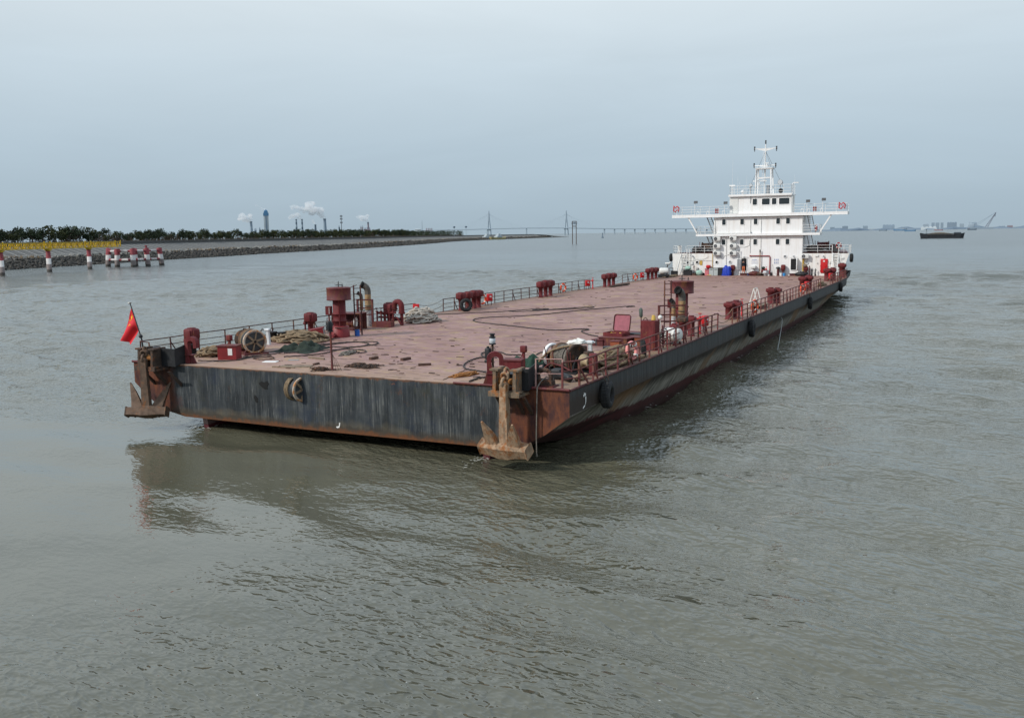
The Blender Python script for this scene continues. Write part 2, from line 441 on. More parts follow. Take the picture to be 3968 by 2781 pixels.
sc.view_settings.view_transform = 'Standard'; sc.view_settings.look = 'None'; sc.view_settings.exposure = 0; sc.view_settings.gamma = 1
sc.render.engine = 'CYCLES'
sc.cycles.max_bounces = 6; sc.cycles.volume_bounces = 2; sc.cycles.caustics_reflective = False; sc.cycles.caustics_refractive = False

# ================================================================== water
def water_mat():
    t = NT('muddy_river_water')
    x, y, z = t.xyz()
    def gauss(cx, cy, rx, ry):
        a = t.math('DIVIDE', t.math('SUBTRACT', x, cx), rx); b = t.math('DIVIDE', t.math('SUBTRACT', y, cy), ry)
        q = t.math('ADD', t.math('MULTIPLY', a, a), t.math('MULTIPLY', b, b))
        return t.math('EXPONENT', t.math('MULTIPLY', q, -1))
    calm = t.math('MINIMUM', 1, t.math('ADD', gauss(1, -13, 12, 8.5), t.math('ADD', gauss(-13, -5, 15, 8), gauss(-3, -6, 7, 5))))
    patch = t.mr(t.noise(.028, 4, .6, vs=(.6, 1.0, 1)), .30, .66, .72, 1.15)
    amp = t.math('MULTIPLY', patch, t.math('SUBTRACT', 1, t.math('MULTIPLY', calm, .90)))
    ln0 = t.n('ShaderNodeVectorMath', operation='LENGTH'); t.l(t.pos, ln0.inputs[0]); amp = t.math('MULTIPLY', amp, t.mr(ln0.outputs['Value'], 70, 330, 1, .75))
    # height field as a node group, sampled three times so that the slope does not depend on distance
    g = bpy.data.node_groups.new('ripple_height', 'ShaderNodeTree')
    g.interface.new_socket('Vector', in_out='INPUT', socket_type='NodeSocketVector'); g.interface.new_socket('Height', in_out='OUTPUT', socket_type='NodeSocketFloat')
    gi, go = g.nodes.new('NodeGroupInput'), g.nodes.new('NodeGroupOutput'); last = None
    for sc_, str_, w_, det, dis, ang in RIPPLES:
        ro = g.nodes.new('ShaderNodeVectorRotate'); ro.rotation_type = 'Z_AXIS'; ro.inputs['Angle'].default_value = ang; g.links.new(gi.outputs[0], ro.inputs['Vector'])
        mu = g.nodes.new('ShaderNodeVectorMath'); mu.operation = 'MULTIPLY'; g.links.new(ro.outputs[0], mu.inputs[0]); mu.inputs[1].default_value = (str_, 1, 1)
        no = g.nodes.new('ShaderNodeTexNoise'); no.noise_dimensions = '2D'; g.links.new(mu.outputs[0], no.inputs['Vector'])
        no.inputs['Scale'].default_value = sc_; no.inputs['Detail'].default_value = det; no.inputs['Roughness'].default_value = .55; no.inputs['Distortion'].default_value = dis
        # sharpen the crests: 1 - |2n - 1|
        q = no.outputs[0]
        if dis > 0:
            m1 = g.nodes.new('ShaderNodeMath'); m1.operation = 'MULTIPLY_ADD'; g.links.new(q, m1.inputs[0]); m1.inputs[1].default_value = 2; m1.inputs[2].default_value = -1
            m2 = g.nodes.new('ShaderNodeMath'); m2.operation = 'ABSOLUTE'; g.links.new(m1.outputs[0], m2.inputs[0])
            m3 = g.nodes.new('ShaderNodeMath'); m3.operation = 'SUBTRACT'; m3.inputs[0].default_value = 1; g.links.new(m2.outputs[0], m3.inputs[1]); q = m3.outputs[0]
        mm = g.nodes.new('ShaderNodeMath'); mm.operation = 'MULTIPLY_ADD'; g.links.new(q, mm.inputs[0]); mm.inputs[1].default_value = w_
        if last is not None: g.links.new(last, mm.inputs[2])
        else: mm.inputs[2].default_value = 0
        last = mm.outputs[0]
    g.links.new(last, go.inputs[0])
    def H(off):
        v = t.n('ShaderNodeVectorMath', operation='ADD'); t.l(t.pos, v.inputs[0]); v.inputs[1].default_value = off
        gn = t.n('ShaderNodeGroup'); gn.node_tree = g; t.l(v.outputs[0], gn.inputs[0]); return gn.outputs[0]
    e = .035; h0, hx, hy = H((0,0,0)), H((e,0,0)), H((0,e,0))
    sx = t.math('MULTIPLY', t.math('SUBTRACT', h0, hx), t.math('MULTIPLY', amp, 1/e)); sy = t.math('MULTIPLY', t.math('SUBTRACT', h0, hy), t.math('MULTIPLY', amp, 1/e))
    cm = t.n('ShaderNodeCombineXYZ'); t.l(sx, cm.inputs[0]); t.l(sy, cm.inputs[1])
    gN = t.n('ShaderNodeNewGeometry').outputs['Normal']
    ad = t.n('ShaderNodeVectorMath', operation='ADD'); t.l(gN, ad.inputs[0]); t.l(cm.outputs[0], ad.inputs[1])
    nz = t.n('ShaderNodeVectorMath', operation='NORMALIZE'); t.l(ad.outputs[0], nz.inputs[0])
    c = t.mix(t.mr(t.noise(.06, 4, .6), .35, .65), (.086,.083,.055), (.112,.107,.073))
    c = t.mix(t.mr(ln0.outputs['Value'], 50, 300, 0, .75), c, (.055,.075,.080))  # bluish distance haze mixed into the colour of the far water
    t.b.inputs['IOR'].default_value = 1.68
    ln = t.n('ShaderNodeVectorMath', operation='LENGTH'); t.l(t.pos, ln.inputs[0])
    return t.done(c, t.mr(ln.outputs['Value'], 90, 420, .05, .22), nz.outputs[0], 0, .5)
#          scale  stretch along crest, weight(m), detail, distortion, angle
RIPPLES = [(.45, .45, .10, 2, .18, .10), (1.0, .48, .10, 2, .22, .22), (1.9, .50, .078, 2, .25, .38), (3.3, .50, .064, 2, .25, .05), (5.6, .60, .026, 1, .2, .20)]
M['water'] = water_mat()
def make_water():
    rng = np.random.default_rng(4)
    st = .42
    def axis(lo, hi, out_lo, out_hi):
        c = list(np.arange(lo, hi, st)); d = st; a = c[0]; left = []
        while a > out_lo: d *= 1.055; a -= d; left.append(a)
        d = st; a = c[-1]; right = []
        while a < out_hi: d *= 1.055; a += d; right.append(a)
        return np.array(left[::-1]+c+right)
    ax, ay = axis(-115, 105, -620, 620), axis(-46, 150, -110, 1500); nx, ny = len(ax), len(ay)
    X, Y = np.meshgrid(ax, ay, indexing='ij'); x0, x1, y0, y1 = ax[0], ax[-1], ay[0], ay[-1]
    SX, SY = np.meshgrid(np.gradient(ax), np.gradient(ay), indexing='ij'); ST = np.maximum(SX, SY)
    Z = np.zeros_like(X)
    for i in range(96):
        if i < 64: lam = 1.7*(5.2/1.7)**rng.random()
        else: lam = 5.2*(22/5.2)**rng.random()
        k = 2*np.pi/lam; th = math.radians(-100) + rng.normal(0, .42)
        a = .0056*lam**.75*rng.uniform(.5, 1.3)*(1 if i < 64 else .55)
        ph = k*(X*math.cos(th)+Y*math.sin(th)) + rng.uniform(0, 6.28)
        Z += a*np.clip(lam/(2.2*ST)-.9, 0, 1)*np.sin(ph + .35*np.sin(ph))
    calm = np.clip(np.exp(-(((X-1)/12)**2+((Y+13)/8.5)**2)) + np.exp(-(((X+13)/15)**2+((Y+5)/8)**2)), 0, 1)
    env = 1 - .85*calm
    lo = np.zeros_like(X)
    for i in range(10):
        th = rng.uniform(0, 6.28); k = 2*np.pi/rng.uniform(25, 70)
        lo += np.sin(k*(X*math.cos(th)+Y*math.sin(th))+rng.uniform(0, 6.28))
    env *= np.clip(1 + .08*lo, .6, 1.4)
    edge = np.minimum.reduce([X-x0, x1-X, Y-y0, y1-Y]); edge = np.clip(edge/60, 0, 1)
    Z *= env*edge*1.1
    # long gentle swell lines on the calm patch in front of the bow
    Z += calm*edge*(.020*np.sin(2*np.pi*(X*.45+Y*.9)/2.9 + 1.3*np.sin(X*.33)) + .026*np.sin(2*np.pi*(X*.25-Y*.95)/5.3+np.sin(Y*.4)))
    V = np.stack([X, Y, Z], -1).reshape(-1, 3).astype(np.float32)
    idx = np.arange(nx*ny).reshape(nx, ny)
    Q = np.stack([idx[:-1,:-1], idx[1:,:-1], idx[1:,1:], idx[:-1,1:]], -1).reshape(-1, 4)
    # the far water: a frame of large quads joining the four borders
    c0 = [idx[0,0], idx[-1,0], idx[-1,-1], idx[0,-1]]
    far = 60000.
    ext = np.array([[-far,-far,0],[far,-far,0],[far,far,0],[-far,far,0]], np.float32); n0 = len(V)
    V = np.vstack([V, ext])
    borders = [idx[:,0], idx[-1,:], idx[::-1,-1], idx[0,::-1]]
    loops = list(Q.reshape(-1)); starts = list(range(0, 4*len(Q), 4)); tot = [4]*len(Q)
    for k in range(4):
        b = list(borders[k][::-1]); poly = [n0+k, n0+(k+1)%4] + b
        starts.append(len(loops)); tot.append(len(poly)); loops += poly
    me = bpy.data.meshes.new('water')
    me.vertices.add(len(V)); me.vertices.foreach_set('co', V.reshape(-1))
    me.loops.add(len(loops)); me.loops.foreach_set('vertex_index', np.array(loops, np.int32))
    me.polygons.add(len(starts)); me.polygons.foreach_set('loop_start', np.array(starts, np.int32))
    me.update(calc_edges=True); me.validate()
    me.polygons.foreach_set('use_smooth', [True]*len(me.polygons))
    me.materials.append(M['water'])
    o = bpy.data.objects.new('water', me); COL.objects.link(o); o.location = (0, 0, WZ)
    tag(o, kind='structure')
make_water()

# ================================================================== left bank
TOE = [(-120,-160), (-178,0), (-229.5,145), (-245.6,188), (-264.7,231), (-281,277), (-313,360), (-362,510), (-430,680), (-505,850), (-587,1030), (-668,1280), (-730,1560), (-775,1760)]
def spline(P, step):
    out = []
    for i in range(len(P)-1):
        p0 = Vector(P[max(i-1,0)]); p1 = Vector(P[i]); p2 = Vector(P[i+1]); p3 = Vector(P[min(i+2,len(P)-1)])
        n = max(1, int((p2-p1).length/step))
        for k in range(n):
            t = k/n
            out.append(.5*((2*p1)+(p2-p0)*t+(2*p0-5*p1+4*p2-p3)*t*t+(3*p1-p0-3*p2+p3)*t**3))
    out.append(Vector(P[-1])); return out
TP = spline(TOE, 12)
def normal_at(i):
    d = TP[min(i+1, len(TP)-1)] - TP[max(i-1, 0)]; d.normalize(); return Vector((-d.y, d.x))
def bank_pt(i, off, z):
    n = normal_at(i); return (TP[i].x + n.x*off, TP[i].y + n.y*off, z)
def sweep(name, prof, mat, i0=0, i1=None, fade=None):
    i1 = len(TP)-1 if i1 is None else i1
    m = MB(); nv = len(prof); vs = []
    for i in range(i0, i1+1):
        for off, z in prof:
            vs.append(bank_pt(i, off, z))
    fs = [(a*nv+b, (a+1)*nv+b, (a+1)*nv+b+1, a*nv+b+1) for a in range(i1-i0) for b in range(nv-1)]
    m.add(vs, fs); return m.build(name, mat)
def lattice_mat():
    t = NT('concrete_lattice_slope')
    n = t.noise(.15, 4, .6)
    c = t.mix(t.mr(n, .35, .65), (.042,.041,.038), (.078,.075,.067))
    rot = t.n('ShaderNodeVectorRotate', rotation_type='Z_AXIS'); t.l(t.pos, rot.inputs['Vector']); rot.inputs['Angle'].default_value = .35
    br = t.n('ShaderNodeTexBrick'); t.l(rot.outputs[0], br.inputs['Vector']); br.offset = .0
    for k, v in (('Scale', 1), ('Brick Width', 3.0), ('Row Height', 4.2), ('Mortar Size', .30), ('Mortar Smooth', .3)): br.inputs[k].default_value = v
    c = t.mix(t.math('MULTIPLY', br.outputs['Fac'], .8), c, (.30,.29,.265))
    return t.done(c, .9)
M['lattice'] = lattice_mat()
M['mud'] = paint('bank_mud', (.07,.066,.055), .95, .35, sc=.4)
M['land'] = paint('dry_grass_land', (.12,.105,.07), .95, .3, sc=.2)
M['seawall'] = paint('dark_concrete_wall', (.085,.083,.078), .9, .2, sc=.5)
M['path'] = paint('pale_concrete_path', (.27,.255,.225), .9, .2, sc=.4)
def make_bank():
    last = len(TP)-1
    o = sweep('river_bank', [(-1.5,-4), (0,-3.0), (4,-2.0), (11,-.25), (16,.30), (17.0,.42)], M['mud']); tag(o, kind='structure')
    o = sweep('bank_path', [(16.6,.40), (16.9,.78), (18.6,.82), (18.9,.70)], M['path']); tag(o, kind='structure')
    o = sweep('embankment_slope', [(18.8,.65), (26,1.75), (38.4,3.72), (38.5,3.74)], M['lattice']); tag(o, kind='structure')
    o = sweep('embankment_land', [(39.0,4.55), (44,4.62), (60,4.7), (420,4.4)], M['land']); tag(o, kind='structure')
    o = sweep('sea_wall', [(38.4,3.6), (38.4,4.95), (38.9,5.0), (39.05,4.4)], M['seawall'])
    tag(o, 'long dark concrete sea wall along the crest of the left bank, below the trees', 'wall')
    # low spit that runs on to the beacon
    m = MB(); P = [(-775,1760,9.5), (-792,1830,6.5), (-806,1890,4), (-815,1950,1.2)]
    rows = []
    for (x, y, h) in P:
        rows.append([(x+6,y,WZ-1), (x-2,y,WZ+h*.35), (x-14,y+2,WZ+h*.6), (x-45,y+6,WZ+h*.75), (x-90,y+10,WZ+h*.7), (x-160,y+14,WZ-1)])
    nv = 6
    m.add([p for r in rows for p in r], [(a*nv+b, (a+1)*nv+b, (a+1)*nv+b+1, a*nv+b+1) for a in range(3) for b in range(nv-1)])
    tag(m.build('mud_spit', M['mud']), kind='structure')
    # riprap
    rng = random.Random(3); m = MB()
    ico = bmesh.new(); bmesh.ops.create_icosphere(ico, subdivisions=1, radius=1)
    IV = [Vector(v.co) for v in ico.verts]; IF = [[v.index for v in f.verts] for f in ico.faces]; ico.free()
    def rock(p, r):
        R = Euler((rng.uniform(0,6), rng.uniform(0,6), rng.uniform(0,6))).to_matrix()
        vs = [p + R @ Vector((v.x*r*rng.uniform(.65,1.2), v.y*r*rng.uniform(.6,1.1), v.z*r*rng.uniform(.5,.95))) for v in IV]
        m.add(vs, IF)
    for i in range(4, len(TP)-1):
        d = (Vector((TP[i].x, TP[i].y, 0)) - Vector((CAMP.x, CAMP.y, 0))).length
        if TP[i].y < 60: continue
        seg = (TP[i+1]-TP[i]).length
        size = .62 if d < 420 else .9 if d < 700 else 1.5
        cnt = int(seg*14/(size*size*2.9))
        for k in range(cnt):
            f = rng.random(); off = rng.uniform(-.4, 14.2)
            if off > 11.5 and rng.random() < .45: continue
            a = Vector(bank_pt(i, off, 0)); b = Vector(bank_pt(i+1, off, 0)); p = a.lerp(b, f)
            p.z = (-2.95 + off*.245 if off < 11.5 else -.13 + (off-11.5)*.05) + rng.uniform(-.05, .35)
            m.m = 1 if (off > 10.8 and rng.random() < .75) else (2 if rng.random() < .15 else 0)
            rock(p, size*rng.uniform(.55, 1.25))
    ob = m.build('riprap', [paint('riprap_stone', (.062,.057,.050), .95, .5, sc=.8), paint('riprap_pale_stone', (.24,.228,.205), .95, .35, sc=.8), paint('riprap_dark_stone', (.04,.037,.033), .95, .4, sc=.8)])
    tag(ob, 'grey broken stone riprap along the water edge of the left bank', 'riprap', kind='stuff')
    # tan reed tufts on the berm
    m = MB()
    for i in range(8, len(TP)-30):
        if TP[i].y < 120 or rng.random() < .72: continue
        for q in range(rng.randint(12, 34)):
            p = Vector(bank_pt(i, rng.uniform(12, 17.5), 0)) + Vector((rng.uniform(-4,4), rng.uniform(-9,9), .1))
            for k in range(5):
                b = p + Vector((rng.uniform(-.5,.5), rng.uniform(-.5,.5), 0)); h = rng.uniform(.6, 1.5)
                tp = b + Vector((rng.uniform(-.4,.4), rng.uniform(-.4,.4), h)); s_ = Vector((rng.uniform(-.15,.15), rng.uniform(-.15,.15), 0))
                m.add([b-s_, b+s_, tp], [(0,1,2)])
    tag(m.build('dry_reeds', paint('dry_reed', (.26,.17,.09), .95, .35, sc=2)), 'tan dry reeds in tufts between the stones and the concrete slope', 'reeds', kind='stuff')
make_bank()

# ------------------------------------------------------------------ trees on the bank
def leaf_mat(name, a, b, c):
    t = NT(name)
    col = t.mix(t.mr(t.noise(.35, 3, .6), .35, .65), a, b)
    col = t.mix(t.mr(t.noise(2.2, 3, .7), .5, .75, 0, .6), col, c)
    return t.done(col, .8, spec=.2)
M['leaf_dark'] = leaf_mat('dark_evergreen_leaf', (.018,.030,.017), (.040,.055,.026), (.066,.075,.036))
M['leaf_mid'] = leaf_mat('olive_leaf', (.026,.036,.013), (.052,.060,.022), (.085,.080,.035))
M['leaf_brown'] = leaf_mat('dry_brown_leaf', (.05,.035,.022), (.085,.055,.035), (.11,.085,.06))
M['bark'] = paint('tree_bark', (.09,.075,.06), .95, .3)
def make_tree(name, label, cat, leafmat, h, wd, seed, n=300, bare=False):
    rng = random.Random(seed); r = empty(name, (0,0,0), label, cat, 'trees along the crest of the left bank')
    m = MB()
    lean = Vector((rng.uniform(-.25,.25), rng.uniform(-.25,.25), 0))
    m.tube([(0,0,-.3), tuple(lean*.4+Vector((0,0,h*.3))), tuple(lean+Vector((0,0,h*.75)))], [.16,.12,.05], 6)
    tips = []
    for k in range(6):
        a = rng.uniform(0, 6.28); z0 = h*rng.uniform(.22, .5); q = Vector((math.cos(a)*wd*rng.uniform(.25,.42), math.sin(a)*wd*rng.uniform(.25,.42), h*rng.uniform(.5,.8)))
        m.tube([tuple(lean*.5+Vector((0,0,z0))), tuple(q)], [.07,.03], 5); tips.append(q)
    m.build('trunk', M['bark'], r)
    m = MB(); cl = []
    for k in range(14):
        a = rng.uniform(0, 6.28); rr = wd*.5*math.sqrt(rng.random())*.78; zz = h*rng.uniform(.24, .86)
        cl.append((Vector((rr*math.cos(a), rr*math.sin(a), zz)), wd*rng.uniform(.15,.27)))
    cl.append((Vector((lean.x, lean.y, h*.9)), wd*.16))
    for k in range(n):
        c, s = rng.choice(cl)
        while True:
            d = Vector((rng.uniform(-1,1), rng.uniform(-1,1), rng.uniform(-1,1)))
            if .3 < d.length < 1: break
        p = c + Vector((d.x*s, d.y*s, d.z*s*.85)); q = rng.uniform(.16, .36)*(.6 if bare else 1)
        u = Vector((rng.uniform(-1,1), rng.uniform(-1,1), rng.uniform(-1,1))).normalized(); v = u.orthogonal().normalized()
        w_ = u.cross(v)
        m.add([p+v*q, p+w_*q*.7, p-v*q, p-w_*q*.7], [(0,1,2,3)])
    m.build('crown', leafmat, r)
    return r
def plant_trees():
    rng = random.Random(12)
    G = 'trees along the crest of the left bank'
    protos = [make_tree('evergreen_tree', 'dark round-headed evergreen tree in the row behind the sea wall', 'tree', M['leaf_dark'], 4.9, 5.2, 1, 460),
              make_tree('evergreen_tree', 'dark round-headed evergreen tree in the row behind the sea wall', 'tree', M['leaf_dark'], 5.3, 4.4, 2, 440),
              make_tree('olive_green_tree', 'olive green bushy tree in the row behind the sea wall', 'tree', M['leaf_mid'], 4.5, 5.0, 3, 460),
              make_tree('olive_green_tree', 'olive green bushy tree in the row behind the sea wall', 'tree', M['leaf_mid'], 4.9, 4.2, 4, 420),
              make_tree('bare_brown_shrub', 'thin brownish half-bare shrub between the green trees behind the sea wall', 'shrub', M['leaf_brown'], 3.4, 3.6, 5, 240, True)]
    used = [False]*5; spots = []
    acc = 0; i = 0; s = 0
    L = [0]
    for a in range(len(TP)-1): L.append(L[-1] + (TP[a+1]-TP[a]).length)
    d = 0.0; k = 0
    while d < L[-1]-2:
        while L[k+1] < d: k += 1
        f = (d-L[k])/(L[k+1]-L[k])
        for row in range(2):
            off = 43.5 + row*4.5 + rng.uniform(-1.2, 1.2)
            p = Vector(bank_pt(k, off, 4.55)).lerp(Vector(bank_pt(min(k+1, len(TP)-1), off, 4.55)), f)
            az = math.degrees(math.atan2(p.x-CAMP.x, p.y-CAMP.y))
            if az < -60 or az > -29.6: continue
            if row == 1 and rng.random() < .25: continue
            if -50.3 < az < -48.7 and rng.random() < .6: j = 4
            else: j = rng.choices(range(5), (5, 4, 4, 3, 2.0))[0]
            spots.append((p, j, az))
        dd = (Vector((TP[k].x, TP[k].y))-Vector((CAMP.x, CAMP.y))).length
        d += rng.uniform(2.4, 4.2)*max(1, dd/430)
    spots.sort(key=lambda q: (q[0]-CAMP).length); rest = spots[288:]; spots = spots[:288]
    for p, j, az in spots:
        scl = rng.uniform(.66, 1.28)
        if -53.2 < az < -50.8 and j < 4: scl *= 1.16
        far = (p-CAMP).length
        scl *= 1 + max(0, far-500)/1700
        p.z += rng.uniform(-.2, .1)
        if not used[j]:
            used[j] = True; r = protos[j]; r.location = p; r.rotation_euler.z = rng.uniform(0, 6.28); r.scale = (scl,)*3
        else: dup(protos[j], p, None, G, rng.uniform(0, 6.28), scl)
    m = MB()
    for p, j, az in rest:
        h = rng.uniform(4.2, 6.2)*(1+max(0, (p-CAMP).length-500)/1900); wd = h*1.0
        for k in range(70):
            a = rng.uniform(0, 6.28); rr = wd*.5*math.sqrt(rng.random()); z = h*rng.uniform(.12, .95); rr *= math.sqrt(max(.1, 1-(z/h)**2*.8))
            c = p+Vector((rr*math.cos(a), rr*math.sin(a), z)); q = rng.uniform(.35, .75); u = Vector((rng.uniform(-1,1), rng.uniform(-1,1), rng.uniform(-1,1))).normalized(); v = u.orthogonal().normalized(); w_ = u.cross(v)
            m.add([c+v*q, c+w_*q*.8, c-v*q, c-w_*q*.8], [(0,1,2,3)])
    if rest: tag(m.build('far_tree_row', M['leaf_dark']), 'farthest part of the dark tree row, running on to the end of the bank', 'trees', kind='stuff')
    # bare stems and grass under the trees
    m = MB()
    for q in range(15000):
        k = rng.randint(10, len(TP)-2); off = rng.choice((rng.uniform(40.2, 42.6), rng.uniform(41, 56)))
        p = Vector(bank_pt(k, off, 4.5)).lerp(Vector(bank_pt(k+1, off, 4.5)), rng.random())
        if math.degrees(math.atan2(p.x-CAMP.x, p.y-CAMP.y)) > -29.6: continue
        h = rng.uniform(.6, 1.5) + (off > 44)*rng.uniform(.3, 1.3); s_ = Vector((rng.uniform(-.3,.3), rng.uniform(-.3,.3), 0))
        m.add([p-s_, p+s_, p+Vector((rng.uniform(-.4,.4), rng.uniform(-.4,.4), h))], [(0,1,2)])
    tag(m.build('dry_undergrowth', paint('dry_undergrowth', (.11,.085,.06), .95, .4, sc=1)), 'pale dry grass and stems along the foot of the trees', 'undergrowth', kind='stuff')
plant_trees()

# ------------------------------------------------------------------ jetty and dolphin
def stripe_mat():
    t = NT('red_white_pile_paint'); x, y, z = t.xyz()
    zz = t.math('ADD', z, t.math('MULTIPLY', t.noise(2.2, 4, .7), .28))
    n = t.noise(1.6, 5, .7)
    f = t.mr(zz, -3, 4, 0, 1)
    red = (.25,.045,.055); wht = (.62,.60,.58)
    con = t.mix(n, (.10,.075,.07), (.30,.255,.24))
    c = t.mix(t.math('GREATER_THAN', zz, -2.0), (.05,.042,.036), con)
    c = t.mix(t.mr(zz, -.60, -.55), c, wht)
    c = t.mix(t.mr(zz, .93, 1.0), c, red)
    c = t.mix(t.mr(n, .58, .7, 0, .5), c, (.20,.13,.11))
    return t.done(c, .8)
M['stripe'] = stripe_mat()
M['pilered'] = paint('pile_red_paint', (.25,.045,.055), .8, .3, .2)
M['beamwhite'] = paint('beam_white_paint', (.52,.49,.47), .8, .25, .25, rcol=(.2,.08,.06))
def make_jetty():
    JP = [(-169.5,66), (-181,92), (-192.4,118.7), (-200.1,137.6), (-207.6,156.4)]
    lab = ['', '', 'striped jetty pile at the left edge of the photo under the yellow walkway', 'middle striped jetty pile under the yellow walkway', 'striped jetty pile nearest the red and white pile cluster']
    for i in (2, 3, 4):
        x, y = JP[i]; m = MB(); r = empty('jetty_pile', (x, y, WZ), lab[i], 'pile', 'striped piles under the yellow walkway')
        m.lathe((x,y,WZ-2), (0,0,1), [(0,.66), (4.1,.66), (4.1,.62), (6.2,.62), (6.2,.58), (7.6,.58)], 16); m.build('shaft', M['stripe'], r)
        m = MB(); m.cyl((x,y,2.85), (x,y,3.12), .75, n=16); m.box((x, y, 3.22), (1.5, 1.5, .2)); m.build('cap', M['yellow'], r)
    ends = [(JP[1], JP[2]), (JP[2], JP[3]), (JP[3], JP[4]), (JP[4], (-213.0, 171.5))]
    labs = ['yellow lattice walkway span running out of the photo at the left edge', 'yellow lattice walkway span between the left edge pile and the middle pile', 'yellow lattice walkway span between the middle pile and the third pile', 'yellow lattice walkway span landing on the red and white pile cluster']
    for (a, b), lb in zip(ends, labs):
        a3 = Vector((a[0], a[1], 0)); b3 = Vector((b[0], b[1], 0)); d = (b3-a3).normalized(); n = Vector((-d.y, d.x, 0)); L = (b3-a3).length
        a3 = a3 + d*.08; b3 = b3 - d*.08; L -= .16
        r = empty('jetty_walkway', (a3.x, a3.y, 3.3), lb, 'walkway', 'yellow walkway spans of the jetty')
        m = MB()
        for sd in (-1, 1):
            o = n*sd*.75
            for z in (3.45, 4.95, 4.2): m.beam(a3+o+Vector((0,0,z)), b3+o+Vector((0,0,z)), .20 if z != 4.2 else .12)
            k = 0; st = L/int(L/1.5)
            while k*st <= L+.01:
                p = a3+o+d*k*st
                m.beam(p+Vector((0,0,3.45)), p+Vector((0,0,4.95)), .12)
                if k*st < L-.1:
                    q = p+d*st; z0, z1 = (3.45,4.95) if k % 2 else (4.95,3.45)
                    m.beam(p+Vector((0,0,z0)), q+Vector((0,0,z1)), .12)
                k += 1
        m.build('truss', M['yellow'], r)
        m = MB(); u = b3-a3
        m.prism([(0,-.7), (L,-.7), (L,.7), (0,.7)], a3+Vector((0,0,3.5)), d, n, (0,0,.08)); m.build('grating', M['ochre'], r)
        m = MB()
        for e in (a3, b3):
            m.beam(e+n*.85+Vector((0,0,3.4)), e+n*.85+Vector((0,0,5.35)), .16); m.beam(e-n*.85+Vector((0,0,3.4)), e-n*.85+Vector((0,0,5.35)), .16)
        m.build('end_post', M['yellow'], r)
    # dolphin
    r = empty('mooring_dolphin', (-211,174.5,WZ), 'red and white cluster of six piles tied by striped beams off the left bank', 'dolphin')
    PL = [(-221.0,174.5), (-213.2,171.2), (-214.2,178.6), (-207.2,171.7), (-207.9,177.6), (-209.5,184.2)]
    for i, (x, y) in enumerate(PL):
        cx, cy = -212, 176; bx, by = x+(x-cx)*.07, y+(y-cy)*.07
        m = MB(); m.tube([(bx,by,WZ-2), (bx,by,WZ-.3), (x,y,2.6), (x+(cx-x)*.01, y, 2.75)], [.80,.80,.78,.7], 16)
        m.build('pile', M['stripe'], r)
    m = MB()
    E_ = [(0,1), (1,3), (0,2), (2,4), (1,2), (3,4), (4,5), (2,5)]
    for a, b in E_:
        for z in (-.65, 2.0):
            p = Vector((*PL[a], z)); q = Vector((*PL[b], z))
            m.m = 1; m.cyl(p.lerp(q, .27), p.lerp(q, .73), .34, n=10)
            m.m = 0; m.cyl(p, p.lerp(q, .28), .36, n=10); m.cyl(p.lerp(q, .72), q, .36, n=10)
    m.build('tie_beam', [M['pilered'], M['beamwhite']], r)
    m = MB(); m.cyl((-207.9,177.6,2.7), (-207.9,177.6,3.7), .28, .2); m.cyl((-207.9,177.6,3.35), (-207.9,177.6,3.6), .42); m.build('mooring_post', M['pilered'], r)
make_jetty()

# ------------------------------------------------------------------ far things
def pol(az, d, z=0):
    a = math.radians(az); return Vector((CAMP.x + d*math.sin(a), CAMP.y + d*math.cos(a), z))
def elz(el, d): return CAMP.z + el*d
def hazy(name, col): return paint(name, col, .95, .06, sc=.02, bump=0, spec=0)  # distance haze is painted into the flat base colour
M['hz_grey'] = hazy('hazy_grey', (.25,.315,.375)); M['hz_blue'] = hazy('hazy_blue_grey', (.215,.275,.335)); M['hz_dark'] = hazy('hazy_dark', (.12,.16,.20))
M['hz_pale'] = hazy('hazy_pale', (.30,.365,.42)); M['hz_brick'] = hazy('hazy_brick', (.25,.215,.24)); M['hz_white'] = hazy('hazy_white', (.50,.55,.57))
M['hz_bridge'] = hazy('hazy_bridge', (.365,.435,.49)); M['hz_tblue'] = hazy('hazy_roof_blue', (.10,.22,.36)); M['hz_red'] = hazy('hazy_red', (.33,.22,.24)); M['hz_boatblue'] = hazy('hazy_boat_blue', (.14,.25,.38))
M['far_black'] = paint('far_black_hull', (.028,.032,.038), .8, .2, sc=.3); M['far_sand'] = paint('far_cargo_sand', (.13,.11,.085), .9, .2, sc=.3)
def smoke_mat(den):
    m = bpy.data.materials.new('steam_smoke'); m.use_nodes = True; t = m.node_tree; t.nodes.clear()
    o = t.nodes.new('ShaderNodeOutputMaterial'); v = t.nodes.new('ShaderNodeVolumePrincipled'); t.links.new(v.outputs[0], o.inputs['Volume'])
    v.inputs['Color'].default_value = (.97,.97,.97,1); v.inputs['Density'].default_value = den; v.inputs['Anisotropy'].default_value = 0
    v.inputs['Emission Strength'].default_value = 0
    return m
